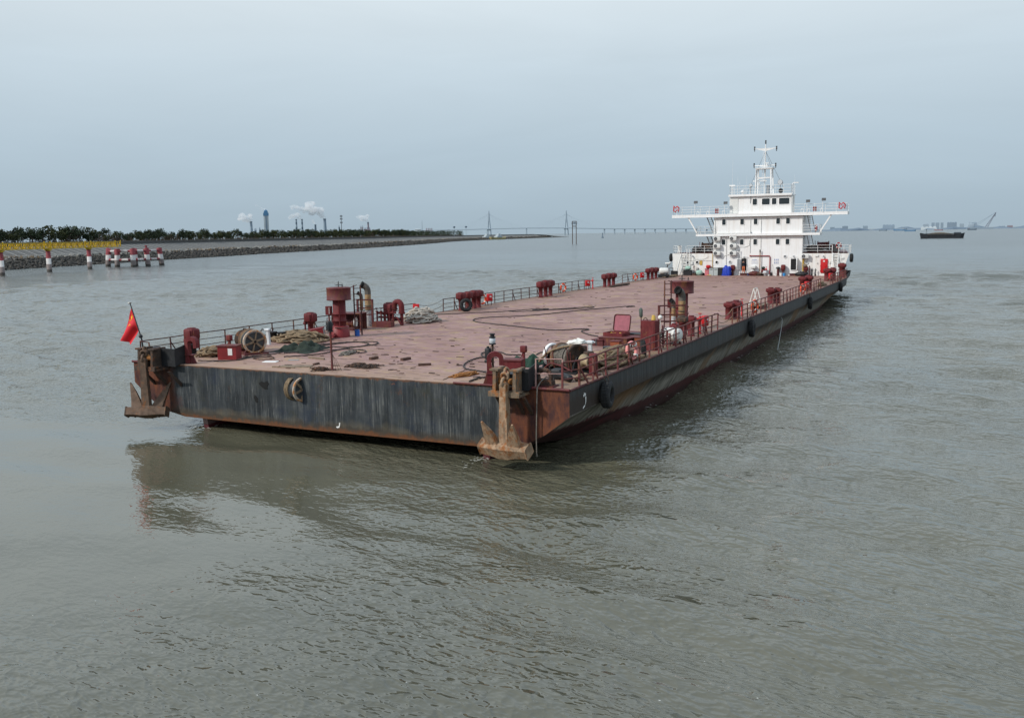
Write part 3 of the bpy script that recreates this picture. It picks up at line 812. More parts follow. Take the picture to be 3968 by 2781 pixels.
def smoke(label, d, pts, seed):
    """pts: (azimuth, elevation tangent, radius in metres) puffs of one plume"""
    rng = random.Random(seed); base = pol(pts[0][0], d, elz(pts[0][1], d)); m = MB()
    for i in range(len(pts)-1):
        (a0, e0, r0), (a1, e1, r1) = pts[i], pts[i+1]
        L = math.hypot((a1-a0)*PI/180*d, (e1-e0)*d); n = max(4, int(L/(.16*(r0+r1))+1))
        for k in range(n):
            f = k/n; rr = (r0+(r1-r0)*f)*.92
            for q in range(3):
                r_ = rr*rng.uniform(.28, .62); c = pol(a0+(a1-a0)*f, d+rng.uniform(-.8,.8)*rr, elz(e0+(e1-e0)*f, d)) + Vector((rng.gauss(0,.42)*rr, 0, rng.gauss(0,.36)*rr))
                m.ball(c, r_, 9, 6, (1.15, 1, .8), .16, rng)
    o = m.build('steam_plume', smoke_mat(.055), None, base); tag(o, label, 'smoke plume')
def make_far():
    D = 4000.
    def stack(az, top, r, label, mat, stripes=False, d=D, base=None):
        p = pol(az, d, 0); zt = elz(top, d); root = empty('factory_chimney', (p.x, p.y, WZ), label, 'chimney')
        m = MB(); m.m = 0
        if stripes:
            n = 8; z0 = WZ
            for k in range(n):
                m.m = k % 2; a, b = z0+(zt-z0)*k/n, z0+(zt-z0)*(k+1)/n
                m.cyl((p.x,p.y,a), (p.x,p.y,b), r*(1.25-.4*k/n), r*(1.25-.4*(k+1)/n), 12)
        else: m.cyl((p.x,p.y,WZ), (p.x,p.y,zt), r*1.3, r*.8, 12)
        m.build('shaft', [mat, M['hz_pale']], root)
        m = MB(); m.cyl((p.x,p.y,zt-2), (p.x,p.y,zt+1), r*1.0, n=12); m.build('rim', M['hz_dark'], root)
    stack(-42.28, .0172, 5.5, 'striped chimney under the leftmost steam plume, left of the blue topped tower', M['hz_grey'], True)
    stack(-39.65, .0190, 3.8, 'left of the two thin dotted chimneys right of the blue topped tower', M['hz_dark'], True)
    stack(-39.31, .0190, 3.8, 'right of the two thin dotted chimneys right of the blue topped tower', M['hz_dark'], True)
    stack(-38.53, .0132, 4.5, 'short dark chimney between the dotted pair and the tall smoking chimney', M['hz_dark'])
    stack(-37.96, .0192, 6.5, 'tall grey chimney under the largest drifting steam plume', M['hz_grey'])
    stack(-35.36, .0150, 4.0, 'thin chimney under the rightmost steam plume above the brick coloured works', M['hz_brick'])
    # steam plumes (leaning to the left with the wind)
    smoke('steam plume drifting left off the striped leftmost chimney', D, [(-42.26,.0176,6), (-42.35,.0195,16), (-42.55,.0215,24), (-42.80,.0215,22), (-42.93,.0200,10)], 1)
    smoke('pair of small steam wisps above the blue topped tower', D, [(-41.42,.0292,6), (-41.55,.0302,10), (-41.68,.0310,6), (-41.80,.0330,2.5), (-41.95,.0340,6)], 2)
    smoke('low double steam plume off the two thin dotted chimneys', D, [(-39.32,.0200,6), (-39.42,.0222,12), (-39.62,.0235,15), (-39.85,.0225,12), (-40.05,.0212,10)], 3)
    smoke('longest steam plume trailing far left of the tall grey chimney', D, [(-37.97,.0200,7), (-38.10,.0232,16), (-38.30,.0270,26), (-38.60,.0305,32), (-38.80,.0325,28), (-39.05,.0302,20), (-39.4,.0308,15), (-39.75,.0318,13), (-40.0,.0325,7)], 4)
    smoke('small steam puff above the short dark chimney', D, [(-38.53,.0140,4), (-38.60,.0163,8), (-38.68,.0176,7)], 5)
    smoke('steam plume drifting left off the rightmost chimney', D, [(-35.37,.0156,6), (-35.45,.0180,15), (-35.65,.0200,17), (-35.85,.0203,14), (-35.97,.0206,6)], 6)
    # tower
    p = pol(-41.40, D); root = empty('tower_building', (p.x, p.y, WZ), 'tall pale tower with a blue stepped top behind the trees', 'tower')
    zt, zs = elz(.0232, D), elz(.0245, D); m = MB()
    R = Matrix.Rotation(math.radians(41), 3, 'Z')
    for k, mt in ((-1,0), (0,1), (1,0)):
        m.m = mt; m.box(Vector((p.x,p.y,(zt+WZ)/2)) + R @ Vector((k*6.6, -1.2*(k==0), 0)), (6.5 if k else 6.7, 19, zt-WZ), R)
    m.build('shaft', [M['hz_white'], M['hz_blue']], root)
    m = MB(); m.box((p.x,p.y,zt+6), (22, 22, 12), R); m.box((p.x,p.y,zt+15.5), (16, 16, 7), R)
    m.lathe((p.x,p.y,zt+19), (0,0,1), [(0,7.5), (5,3.5), (7,.3)], 8); m.build('roof', M['hz_tblue'], root)
    # telecom mast (near), two lamp masts, hazy works
    p = pol(-36.97, 900, 4.4); root = empty('telecom_mast', p, 'slim dark telecom mast rising from the trees right of the tall chimney', 'mast')
    m = MB(); m.cyl(p, (p.x,p.y,26), .34, .2, 8); m.build('pole', M['darkgrey'], root)
    m = MB()
    for z in (19, 22.4, 25):
        m.cyl((p.x,p.y,z-.1), (p.x,p.y,z+.1), 1.0, n=10)
        for a in range(6): m.box((p.x+math.cos(a*PI/3)*1.0, p.y+math.sin(a*PI/3)*1.0, z), (.3,.3,1.5))
    m.cyl((p.x,p.y,26), (p.x,p.y,27.6), .05, n=5); m.build('antenna_ring', M['darkgrey'], root)
    for az, lb in ((-30.09, 'left ball-headed lamp mast above the end of the tree row'), (-29.36, 'right ball-headed lamp mast at the very end of the tree row')):
        p = pol(az, 1150, 4.3); root = empty('lamp_mast', p, lb, 'lamp mast', 'ball headed lamp masts at the end of the tree row'); zt = elz(.0082, 1150)
        m = MB(); m.cyl(p, (p.x,p.y,zt), .22, .15, 8); m.build('pole', M['hz_pale'], root)
        m = MB(); m.ball((p.x,p.y,zt+.6), 1.5, 12, 8, (1,1,.75)); m.build('lamp_head', M['hz_dark'], root)
    rng = random.Random(5)
    Wk = [(-42.05,9,.0085,M['hz_grey'],'pale grey block behind the trees left of the blue topped tower'), (-41.80,5,.0100,M['hz_grey'],'small hazy block touching the left side of the blue topped tower'),
          (-38.98,14,.0078,M['hz_brick'],'low hazy works left of the short dark chimney'), (-37.11,6,.0105,M['hz_dark'],'narrow dark slab building left of the telecom mast'),
          (-35.80,5,.0102,M['hz_brick'],'left twin brick coloured silo block in the works at the right'), (-35.70,5,.0102,M['hz_brick'],'right twin brick coloured silo block in the works at the right'), (-35.42,28,.0080,M['hz_brick'],'brick coloured works under the rightmost steam plume'), (-48.25,28,.0072,M['hz_blue'],'pale blue flat building over the trees at the left')]
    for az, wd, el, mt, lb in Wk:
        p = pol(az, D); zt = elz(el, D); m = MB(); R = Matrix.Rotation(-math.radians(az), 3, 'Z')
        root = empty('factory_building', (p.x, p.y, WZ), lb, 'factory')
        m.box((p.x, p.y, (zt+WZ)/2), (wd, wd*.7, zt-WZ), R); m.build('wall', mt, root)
        m = MB()
        for k in range(3):
            q = Vector((p.x,p.y,zt)) + R @ Vector((wd*(k-1)*.33, 0, 0)); m.box(q+Vector((0,0,rng.uniform(1,4))), (wd*.16, wd*.2, rng.uniform(4,9)), R)
        m.build('roof_plant', M['hz_grey'], root)
    # suspension style bridge
    DB = 5000.; AX = math.radians(-25.5)
    def bp(az, el):
        d = DB/math.cos(math.radians(az)-AX); return pol(az, d, elz(el, d))
    root = empty('cable_stayed_bridge', bp(-25.5, 0), 'long hazy bridge with two tall tapering pylons across the horizon', 'bridge')
    line = [(-34.5,.0050), (-31.6,.0054), (-29.3,.0057), (-27.93,.0060), (-25.5,.0063), (-23.14,.0057), (-21.4,.0047), (-19.5,.0038), (-17.3,.0032), (-15.2,.0027), (-12.6,.0016), (-11.0,.0010)]
    m = MB()
    for a, b in zip(line, line[1:]): m.beam(bp(*a), bp(*b), 14, 5)
    m.build('deck', M['hz_bridge'], root)
    for az, tz in ((-27.93, .0255), (-23.14, .0244)):
        m = MB(); b = bp(az, 0); t_ = bp(az, tz); rt = Vector((math.cos(AX), -math.sin(AX), 0))
        z0 = WZ; dk = bp(az, .006).z
        for sd in (-1, 1):
            m.tube([b+rt*sd*9+Vector((0,0,z0-b.z)), Vector((b.x,b.y,dk))+rt*sd*7, Vector((b.x,b.y,dk+(t_.z-dk)*.55))+rt*sd*2, t_], [5,4.2,3.5,2.6], 8)
        m.beam(Vector((b.x,b.y,dk-4))-rt*10, Vector((b.x,b.y,dk-4))+rt*10, 5)
        m.build('pylon', M['hz_bridge'], root)
        m = MB()
        for k in range(1, 11):
            for sd in (-1, 1):
                q = az + sd*k*.215; el = np.interp(q, [l[0] for l in line], [l[1] for l in line])
                m.cyl(Vector((t_.x,t_.y,t_.z-6-k*1.5)), bp(q, el), .10, n=4, caps=False)
        m.build('stay_cables', M['hz_pale'], root)
    az = -34
    while az < -11.2:
        if not any(abs(az-q) < 2.2 for q in (-27.93,-23.14)):
            el = float(np.interp(az, [l[0] for l in line], [l[1] for l in line])); p = bp(az, el); m = MB()
            m.box((p.x,p.y,(p.z+WZ)/2), (7, 9, p.z-WZ), Matrix.Rotation(-AX, 3, 'Z')); m.build('pier', M['hz_bridge'], root)
        az += .62 if az > -22 else 1.05
    # beacon
    b = pol(-22.64, 700, WZ); rt = Vector((math.cos(math.radians(22.6)), math.sin(math.radians(22.6)), 0)); root = empty('navigation_beacon', b, 'dark twin-legged beacon frame standing in the water off the end of the left bank', 'beacon')
    zt = elz(.0131, 700); rt = rt*1.0
    for sd in (-1, 1):
        for q in (-1, 1):
            m = MB(); dd = Vector((rt.y, -rt.x, 0))*q*1.2
            if q == 1 or True: m.beam(b+rt*sd*1.42+dd-Vector((0,0,2)), Vector((b.x,b.y,zt))+rt*sd*1.42+dd, .42); m.build('leg', M['rust_d'], root)
    m = MB()
    for z in (zt-4.2, zt-3.4, zt-.1): m.beam(Vector((b.x,b.y,z))-rt*1.5, Vector((b.x,b.y,z))+rt*1.5, .3)
    m.build('crossbar', M['rust_d'], root)
    m = MB(); m.box((b.x,b.y,zt-2.2), (4.4,3.2,.25), Matrix.Rotation(math.radians(22.6), 3, 'Z'))
    for k in (-2.1,-1,0,1,2.1):
        for q in (-1.5, 1.5):
            e = Vector((b.x,b.y,zt-2.1)) + rt*k + Vector((rt.y,-rt.x,0))*q; m.beam(e, e+Vector((0,0,1.5)), .12)
    for q in (-1.5,1.5):
        e = Vector((b.x,b.y,zt-.65)) + Vector((rt.y,-rt.x,0))*q; m.beam(e-rt*2.1, e+rt*2.1, .12)
    m.build('platform', M['hz_dark'], root)
    m = MB(); m.box((b.x,b.y,zt-1.2), (1.6,.3,1.4), Matrix.Rotation(math.radians(22.6), 3, 'Z')); m.build('sign_board', M['hz_pale'], root)
    # ships
    def ship(name, label, cat, az, d, L, hd, hullh, hullm, house, hm, extra=None, group=None):
        """hd: heading angle (deg) of the bow; house: list of (pos along, length, width, z0, z1)"""
        p = pol(az, d, WZ); r = empty(name, p, label, cat, group); R = Matrix.Rotation(math.radians(hd), 4, 'Z'); T = Matrix.Translation(p) @ R
        m = MB(); m.T = T; B = L*.085
        sec = [(-.5,.80,.35), (-.46,1,.6), (-.3,1,.95), (.3,1,1), (.42,.75,.8), (.5,.12,.1)]
        vs = []
        for s, b, c in sec:
            sh = hullh*(1.0 + (.42 if abs(s) > .45 else .2 if abs(s) > .41 else 0))
            vs += [(s*L,-B*b,sh), (s*L*(.94 if abs(s) > .4 else 1),-B*c*.85,-.5), (s*L*(.94 if abs(s) > .4 else 1),B*c*.85,-.5), (s*L,B*b,sh)]
        fs = [(i*4+k, i*4+k+1, (i+1)*4+k+1, (i+1)*4+k) for i in range(5) for k in range(3)] + [(i*4+3, i*4, (i+1)*4, (i+1)*4+3) for i in range(5)] + [(0,1,2,3), (23,22,21,20)]
        m.add(vs, fs); m.build('hull', hullm, r)
        for k, (s, l, wd, z0, z1, nm) in enumerate(house):
            m = MB(); m.T = T; m.rbox((s*L, 0, (z0+z1)/2), (l, wd, z1-z0), min(l,wd)*.08)
            m.m = 1; m.box((s*L, 0, z0+(z1-z0)*.68), (l*1.01, wd*1.01, (z1-z0)*.16)); m.build(nm, [hm, M['hz_dark']], r)
        if extra: extra(r, T, L)
        return r
    def barge_extra(r, T, L):
        m = MB(); m.T = T
        m.grid(lambda u, v: ((u-.5)*L*.62-L*.06, (v-.5)*L*.13, 2.9+1.7*math.sin(PI*u)**.7*math.sin(PI*v)), 12, 6); m.build('cargo_heap', M['far_sand'], r)
        m = MB(); m.T = T
        for q in (-1, 1): m.box((-L*.02, q*L*.082, 3.45), (L*.72, .3, .5))
        m.build('hatch_coaming', M['far_black'], r)
        m = MB(); m.T = T; m.cyl((-L*.35,0,3), (-L*.35,0,7.0), .12, n=6); m.box((-L*.35,0,6.6), (.7,.2,.5)); m.build('mast', M['far_black'], r)
        m = MB(); m.T = T
        for k in range(8): m.torus((-L*.3+k*L*.08, -L*.088, 2.2), (0,1,0), .45, .2, 10, 6)
        m.build('tyre_row', M['rubber'], r)
    ship('cargo_barge', 'black loaded sand barge at anchor on the right', 'barge', -1.50, 770, 31, 3, 2.9, M['far_black'], [(.34,5,3.6,2.9,4.5,'wheelhouse')], M['far_black'], barge_extra)
    def mast_extra(r, T, L):
        m = MB(); m.T = T; m.cyl((-L*.2,0,4), (-L*.2,0,L*.16), .25, n=6); m.cyl((L*.2,0,3), (L*.2,0,L*.12), .2, n=6); m.build('mast', M['hz_grey'], r)
    ship('coastal_freighter', 'small blue grey ship, first of the far ships right of the white deckhouse', 'ship', -4.60, 3300, 26, 5, 4, M['hz_blue'], [(-.3,5,4,4,7,'deckhouse')], M['hz_pale'], mast_extra)
    ship('coastal_freighter', 'long blue ship, second of the far ships right of the white deckhouse', 'ship', -3.72, 3200, 36, -4, 4, M['hz_boatblue'], [(.32,6,4.5,4,11,'deckhouse')], M['hz_pale'], mast_extra)
    ship('coastal_freighter', 'bright blue low ship just left of the black sand barge in the distance', 'ship', -3.16, 2500, 27, 6, 3.5, M['hz_boatblue'], [(-.33,4,3.5,3.5,9,'deckhouse')], M['hz_blue'], mast_extra)
    ship('coastal_freighter', 'small reddish ship with white house above the left end of the black sand barge', 'ship', -1.68, 2800, 22, 4, 3, M['hz_red'], [(-.3,5,3.5,3,6,'deckhouse')], M['hz_white'], mast_extra)
    ship('coastal_freighter', 'dark flat ship above the right end of the black sand barge', 'ship', 0.0, 2800, 23, -3, 3.5, M['hz_dark'], [(-.34,4,3.5,3.5,6,'deckhouse')], M['hz_brick'], mast_extra)
    def tug_extra(r, T, L):
        m = MB(); m.T = T; m.cyl((0,0,6), (0,0,13.5), .2, .12, 6); m.beam((0,-1.4,11.5), (0,1.4,11.5), .2); m.build('mast', M['hz_grey'], r)
    M['tugyellow'] = paint('tug_yellow', (.36,.31,.16), .7, .1)
    ship('tugboat', 'white tugboat, left of the two moored behind the end of the left bank', 'tugboat', -28.10, 1500, 36, 75, 2.6, M['hz_dark'], [(0,13,7.5,2.6,5.2,'lower_deckhouse'), (.02,8,5.5,5.2,7.4,'upper_deckhouse'), (.04,5,4,7.4,9.4,'wheelhouse')], M['hz_white'], tug_extra)
    ship('tugboat', 'tugboat with yellow hull, right of the two moored behind the end of the left bank', 'tugboat', -27.38, 1500, 42, 80, 3.2, M['tugyellow'], [(0,13,7.5,3.2,5.6,'lower_deckhouse'), (.02,8,5.5,5.6,7.6,'upper_deckhouse'), (.04,5,4,7.6,9.4,'wheelhouse')], M['hz_white'], tug_extra)
    def sh_extra(r, T, L):
        m = MB(); m.T = T
        for k in range(4): m.cyl((6+k*3.3,0,15), (6+k*3.3,0,22), .9, n=8)
        m.build('funnel', M['hz_brick'], r)
        m = MB(); m.T = T; m.cyl((-2,0,15), (-2,0,36), .45, .2, 6); m.beam((-2,-2.5,28), (-2,2.5,28), .4); m.build('mast', M['hz_dark'], r)
    ship('dredger_ship', 'white ship superstructure with a row of brick coloured funnels behind the far trees', 'ship', -32.0, 1750, 70, 30, 9, M['hz_white'], [(0,34,14,9,16.5,'deckhouse'), (-.14,12,12,16.5,21,'wheelhouse')], M['hz_white'], sh_extra)
    b = pol(-28.0+7.1, 1500, WZ); root = empty('channel_buoy', b, 'small dark buoy in the water right of the twin-legged beacon', 'buoy')
    m = MB(); m.lathe(b-Vector((0,0,.5)), (0,0,1), [(0,2), (1.5,2), (2.2,1), (7,.5), (7.2,0.05)], 10); m.build('body', M['hz_dark'], root)
    m = MB(); m.ball(b+Vector((0,0,7.4)), .9, 8, 6); m.build('top_mark', M['hz_dark'], root)
    # far shore on the right
    m = MB(); pr = []
    for k in range(61):
        az = -13.5 + k*.33; d = 4300 - 90*math.sin(k*.4)
        hh = (9 + 4*math.sin(k*1.7) + 3*math.sin(k*.63+1)) * (min(1, k/8)*.7+.3)
        pr.append((pol(az, d, WZ-1), pol(az, d+15, WZ+hh*.55), pol(az, d+300, WZ+hh)))
    m.add([p for q in pr for p in q], [(k*3+j, k*3+j+1, (k+1)*3+j+1, (k+1)*3+j) for k in range(60) for j in range(2)])
    tag(m.build('far_shore', hazy('hazy_shore', (.17,.215,.26))), kind='structure')
    rng = random.Random(9)
    B_ = [(-4.30,52,.0034,M['hz_grey'],'wide flat hazy shed on the far shore left of centre of the open water'),
          (-6.65,26,.0028,M['hz_blue'],'blue grey hazy block on the far shore next to the white deckhouse'),
          (-7.35,20,.0018,M['hz_blue'],'low blue grey hazy block closest to the white deckhouse on the far shore'), (-5.55,22,.0026,M['hz_grey'],'mid grey hazy block on the far shore between the blue block and the wide shed'),
          (-2.35,24,.0034,M['hz_pale'],'pale hazy tower block at the left end of the far housing row'), (-1.98,14,.0046,M['hz_grey'],'slim hazy tower block, second in the far housing row'), (-1.76,16,.0046,M['hz_grey'],'hazy tower block, third in the far housing row'), (-1.52,12,.0046,M['hz_grey'],'narrow hazy tower block, fourth in the far housing row'),
          (-1.02,40,.0047,M['hz_blue'],'widest hazy tower block at the right of the far housing row'), (-.52,18,.0032,M['hz_pale'],'pale low hazy block right of the widest tower block'), (.10,20,.0042,M['hz_grey'],'hazy grey block just left of the floating crane'),
          (1.45,26,.0002,M['hz_blue'],'low dark hazy shed right of the floating crane'), (1.85,22,.0008,M['hz_brick'],'reddish hazy ship-like block at the far right of the shore'), (-2.2,60,.0006,M['hz_white'],'long white low hazy building on the shore under the housing row')]
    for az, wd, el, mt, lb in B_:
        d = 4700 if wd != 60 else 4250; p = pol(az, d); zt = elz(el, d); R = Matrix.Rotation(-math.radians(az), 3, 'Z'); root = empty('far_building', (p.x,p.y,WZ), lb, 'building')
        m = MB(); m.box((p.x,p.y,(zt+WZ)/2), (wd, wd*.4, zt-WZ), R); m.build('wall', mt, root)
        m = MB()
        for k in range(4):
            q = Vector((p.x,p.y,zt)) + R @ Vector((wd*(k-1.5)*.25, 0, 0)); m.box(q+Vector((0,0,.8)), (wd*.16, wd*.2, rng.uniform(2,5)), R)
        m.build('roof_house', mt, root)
    # floating crane
    d = 4050; az0 = .46; R = Matrix.Rotation(math.radians(-1), 4, 'Z'); p = pol(az0, d, WZ); T = Matrix.Translation(p) @ R
    root = empty('floating_crane', p, 'hazy floating crane with a tall inclined lattice boom on the far right', 'crane')
    m = MB(); m.T = T; m.box((-6,0,3), (95,26,7)); m.build('pontoon', M['hz_grey'], root)
    m = MB(); m.T = T; hz = elz(.0138, d)-WZ
    tipx = 48
    for sx, w_ in ((12, 1.8), (21, 1.8)):
        for sy in (-6, 6): m.beam((sx,sy,6), (tipx,sy*.2,hz), w_)
    for k in range(1, 9):
        f = k/9; z = 6+(hz-6)*f
        for sy in (-6, 6): m.beam((12+(tipx-12)*f, sy*(1-.8*f), z), (21+(tipx-21)*f, sy*(1-.8*f), z), 1.2)
        m.beam((12+(tipx-12)*f, -6*(1-.8*f), z), (12+(tipx-12)*f, 6*(1-.8*f), z), 1.2)
    m.build('boom', hazy('hazy_crane_boom', (.16,.17,.21)), root)
    m = MB(); m.T = T
    zt2 = hz*.34
    for sy in (-5, 5):
        m.beam((-12,sy,6), (-22,sy,zt2), 1.6); m.beam((-44,sy,zt2*1.25), (-12,sy,zt2*.8), 1.2); m.beam((-44,sy,6), (-44,sy,zt2*1.25), 1.6); m.beam((-22,sy,zt2), (-4,sy,6), 1.4)
        m.beam((-18,sy,zt2*.95), (tipx,sy*.2,hz), .9); m.beam((-14,sy,zt2*.7), (tipx-4,sy*.2,hz*.97), .9)
    m.build('gantry', M['hz_grey'], root)
    m = MB(); m.T = T; m.rbox((-36,0,14), (22,16,16), 1.5); m.build('deckhouse', M['hz_pale'], root)
    m = MB(); m.T = T; m.cyl((tipx,0,hz), (tipx-3,0,hz*.8), .7, n=5); m.box((tipx-3,0,hz*.78), (2.5,2.5,5)); m.build('hook', M['hz_dark'], root)
make_far()

# ================================================================== the barge
HW = 10.43
HY = 82.27            # front plane of the deckhouse
BARGE = empty('deck_barge', (0, 0, WZ), 'long black deck barge with bare red deck and white deckhouse at the far end', 'barge')
def part(m, name, mat, parent=None): return m.build(name, mat, parent or BARGE)
def make_hull():
    S = [(0,   [(10.43,0),(10.43,-.92),(9.5,-1.62),(8.73,-2.04),(7.5,-2.25),(0,-2.28)]),
         (3,   [(10.43,0),(10.43,-.90),(9.5,-1.80),(8.55,-2.52),(7.5,-2.75),(0,-2.5)]),
         (8,   [(10.43,0),(10.43,-.88),(9.7,-2.00),(9.1,-2.90),(8.4,-3.3),(0,-2.95)]),
         (16,  [(10.43,0),(10.43,-.84),(9.8,-2.00),(9.25,-3.0),(8.8,-3.7),(0,-3.7)]),
         (40,  [(10.43,0),(10.43,-.82),(9.8,-2.00),(9.25,-3.0),(8.8,-3.7),(0,-3.8)]),
         (62,  [(10.43,0),(10.43,-.82),(9.75,-1.95),(9.1,-3.0),(8.6,-3.7),(0,-3.8)]),
         (72,  [(10.43,0),(10.43,-.82),(9.3,-1.9),(8.2,-2.9),(7.4,-3.5),(0,-3.6)]),
         (79,  [(10.30,0),(10.25,-.80),(8.7,-1.7),(7.0,-2.6),(6,-3.1),(0,-3.3)]),
         (84,  [(9.6,0),(9.5,-.75),(8.0,-1.6),(6.4,-2.5),(5.5,-3.0),(0,-3.1)]),
         (98,  [(8.6,0),(8.5,-.7),(7.2,-1.5),(6,-2.3),(5,-2.9),(0,-2.9)])]
    m = MB(); rows = []
    for y, h in S:
        rows.append([(-x, y, z) for x, z in h] + [(x, y, z) for x, z in h[-2::-1]])
    n = len(rows[0])
    m.add([p for r in rows for p in r], [(i*n+k, (i+1)*n+k, (i+1)*n+k+1, i*n+k+1) for i in range(len(S)-1) for k in range(n-1)])
    m.add(rows[0], [tuple(range(n))]); m.add(rows[-1], [tuple(range(n))[::-1]])
    part(m, 'hull', M['hull'])
    # deck plate, slightly proud
    m = MB(); pts = [(-HW,.0), (HW,.0), (HW,72), (10.30,79), (9.6,84), (-9.6,84), (-10.30,79), (-HW,72)]
    m.prism([(x*1.001, y-.012 if y == 0 else y) for x, y in pts], (0,0,-.02), (1,0,0), (0,1,0), (0,0,.03)); part(m, 'main_deck', M['deck'])
    # rubbing edge bars along the deck edge
    for sx in (-1, 1):
        m = MB(); m.tube([(sx*(HW+.02), 0, .0), (sx*(HW+.02), 72, .0), (sx*10.32, 79, .0), (sx*9.62, 84, .0)], .045, 6); part(m, 'edge_bar', M['maroon_d'])
    m = MB(); m.tube([(9.05,-.04,.02), (10.45,-.04,.02)], .055, 6); m.tube([(-9.05,-.04,.02), (-10.45,-.04,.02)], .055, 6); m.tube([(5.9,-.04,.02), (7.5,-.04,.02)], .04, 6); part(m, 'bow_edge_bar', M['maroon2'])
    # skegs under the bow
    for x in (-6.75, 6.95):
        m = MB(); m.prism([(.35,-2.30), (.55,-3.6), (5,-3.9), (5,-2.3)], (x-.13,0,0), (0,1,0), (0,0,1), (.26,0,0)); part(m, 'skeg', M['skeg'])
def skeg_mat():
    t = NT('skeg_paint'); x, y, z = t.xyz()
    zz = t.math('ADD', z, t.math('MULTIPLY', t.noise(6, 4, .7), .2))
    return t.done(t.mix(t.mr(zz, -2.52, -2.46), (.10,.016,.022), (.20,.13,.125)), .6)
M['skeg'] = skeg_mat()
make_hull()

def rails(pts, h, mids, sp, r, mat, name='railing', stay=0, base=0, top=True, lean=None):
    """posts every sp along the path pts [(x,y)] + horizontal bars"""
    m = MB(); P = [Vector((*p, base)) for p in pts]
    rng = random.Random(int(abs(P[0].x*7+P[0].y*13))+3)
    for a, b in zip(P, P[1:]):
        L = (b-a).length; n = max(1, round(L/sp))
        for k in range(n+1):
            p = a.lerp(b, k/n); q = p+Vector((rng.uniform(-.02,.02), rng.uniform(-.02,.02), h))
            m.beam(p, q, r*2.1)
            if stay and k % stay == 1:
                d = (b-a).normalized(); m.beam(p+d*.45+Vector((0,0,.02)), p+Vector((0,0,h*.75)), r*1.8)
        for f in list(mids)+([1.0] if top else []):
            Q = [a.lerp(b, k/n)+Vector((0,0,h*f + (rng.uniform(-.015,.015) if 0 < k < n else 0))) for k in range(n+1)]
            m.tube(Q, r*(1.15 if f == 1 else .8), 5)
    return part(m, name, mat)
def sag_rope(a, b, sag, r, mat, name='chain_rope', n=12):
    a, b = Vector(a), Vector(b); m = MB()
    m.tube([a.lerp(b, i/n) - Vector((0,0,sag*4*(i/n)*(1-i/n))) for i in range(n+1)], r, 5); return part(m, name, mat)
def make_rails():
    M['rail_l'] = paint('rail_paint_dark', (.06,.022,.022), .7, .35, .6)
    M['rail_r'] = paint('rail_paint_maroon', (.15,.04,.04), .65, .3, .6, dirt=((.3,.2,.17), .4))
    M['rail_w'] = paint('rail_paint_white', (.75,.75,.73), .5, .05, .12, rcol=(.3,.13,.06))
    M['rail_f'] = paint('rail_paint_faded', (.42,.25,.22), .65, .3, .5)
    x = -10.33
    rails([(x,.35), (x,12.4), (x,22.9)], .87, (.33,.64), 1.75, .022, M['rail_l'], stay=3)
    rails([(x,26.5), (x,40.5), (x,54.2)], .90, (.33,.64), 1.55, .024, M['rail_l'], stay=3)
    rails([(x,63.4), (x,81.8)], .90, (.33,.64), 1.7, .024, M['rail_l'], stay=4)
    for a, b in ((22.9,26.5), (57.8,63.4)):
        sag_rope((x,a,.86), (x,b,.9), .28, .018, M['grey_rope']); sag_rope((x,a,.45), (x,b,.5), .22, .018, M['grey_rope'])
    x = 10.36
    rails([(10.02,.35), (x,1.07), (x,20.7)], .90, (.34,.66), 1.28, .030, M['rail_r'], stay=3)
    rails([(x,24.1), (x,41.5), (x,58.5)], .90, (.34,.66), 1.35, .030, M['rail_r'], stay=3)
    rails([(x,65), (10.3,72), (10.2,79.5)], .92, (.34,.66), 1.35, .030, M['rail_r'], stay=3)
    for a, b in ((20.7,24.1), (58.5,65)):
        sag_rope((x,a,.86), (x,b,.88), .25, .022, M['tan_rope']); sag_rope((x,a,.45), (x,b,.47), .18, .022, M['tan_rope'])
    rails([(9.12,.10), (10.02,.35)], 1.02, (.5,), 1.0, .019, M['rail_f'], name='corner_railing')
    rails([(-10.33,.35), (-9.55,.15)], .86, (.5,), .8, .02, M['rail_l'], name='corner_railing')
make_rails()

# ------------------------------------------------------------------ deckhouse
def frame_rect(m, x0, x1, z0, z1, y, fr, dep, r=.06):
    """window: rounded frame ring + inset pane; m.m 0 frame, 1 glass"""
    def rr(x0, x1, z0, z1, r):
        P = []
        for cx, cz, a0 in ((x1-r,z1-r,0), (x0+r,z1-r,PI/2), (x0+r,z0+r,PI), (x1-r,z0+r,1.5*PI)):
            for k in range(4): a = a0+PI/2*k/3; P.append((cx+r*math.cos(a), cz+r*math.sin(a)))
        return P
    o, i = rr(x0,x1,z0,z1,r), rr(x0+fr,x1-fr,z0+fr,z1-fr,r*.7); n = len(o)
    m.m = 0
    m.add([(a,y-dep,b) for a,b in o]+[(a,y-dep,b) for a,b in i]+[(a,y-.004,b) for a,b in o]+[(a,y-.006,b) for a,b in i],
          [(k,(k+1)%n,n+(k+1)%n,n+k) for k in range(n)]+[(k,2*n+k,2*n+(k+1)%n,(k+1)%n) for k in range(n)]+[(n+k,n+(k+1)%n,3*n+(k+1)%n,3*n+k) for k in range(n)])
    m.m = 1; m.add([(a,y-.006,b) for a,b in i], [tuple(range(n))]); m.m = 0
def ladder(m, p, q, w, axis, n, rr=.02, sr=.028):
    p, q, ax = Vector(p), Vector(q), Vector(axis).normalized()
    for s in (-1, 1): m.beam(p+ax*s*w/2, q+ax*s*w/2, sr*2)
    for k in range(n): c = p.lerp(q, (k+.6)/(n+.2)); m.cyl(c-ax*w/2, c+ax*w/2, rr, n=5)
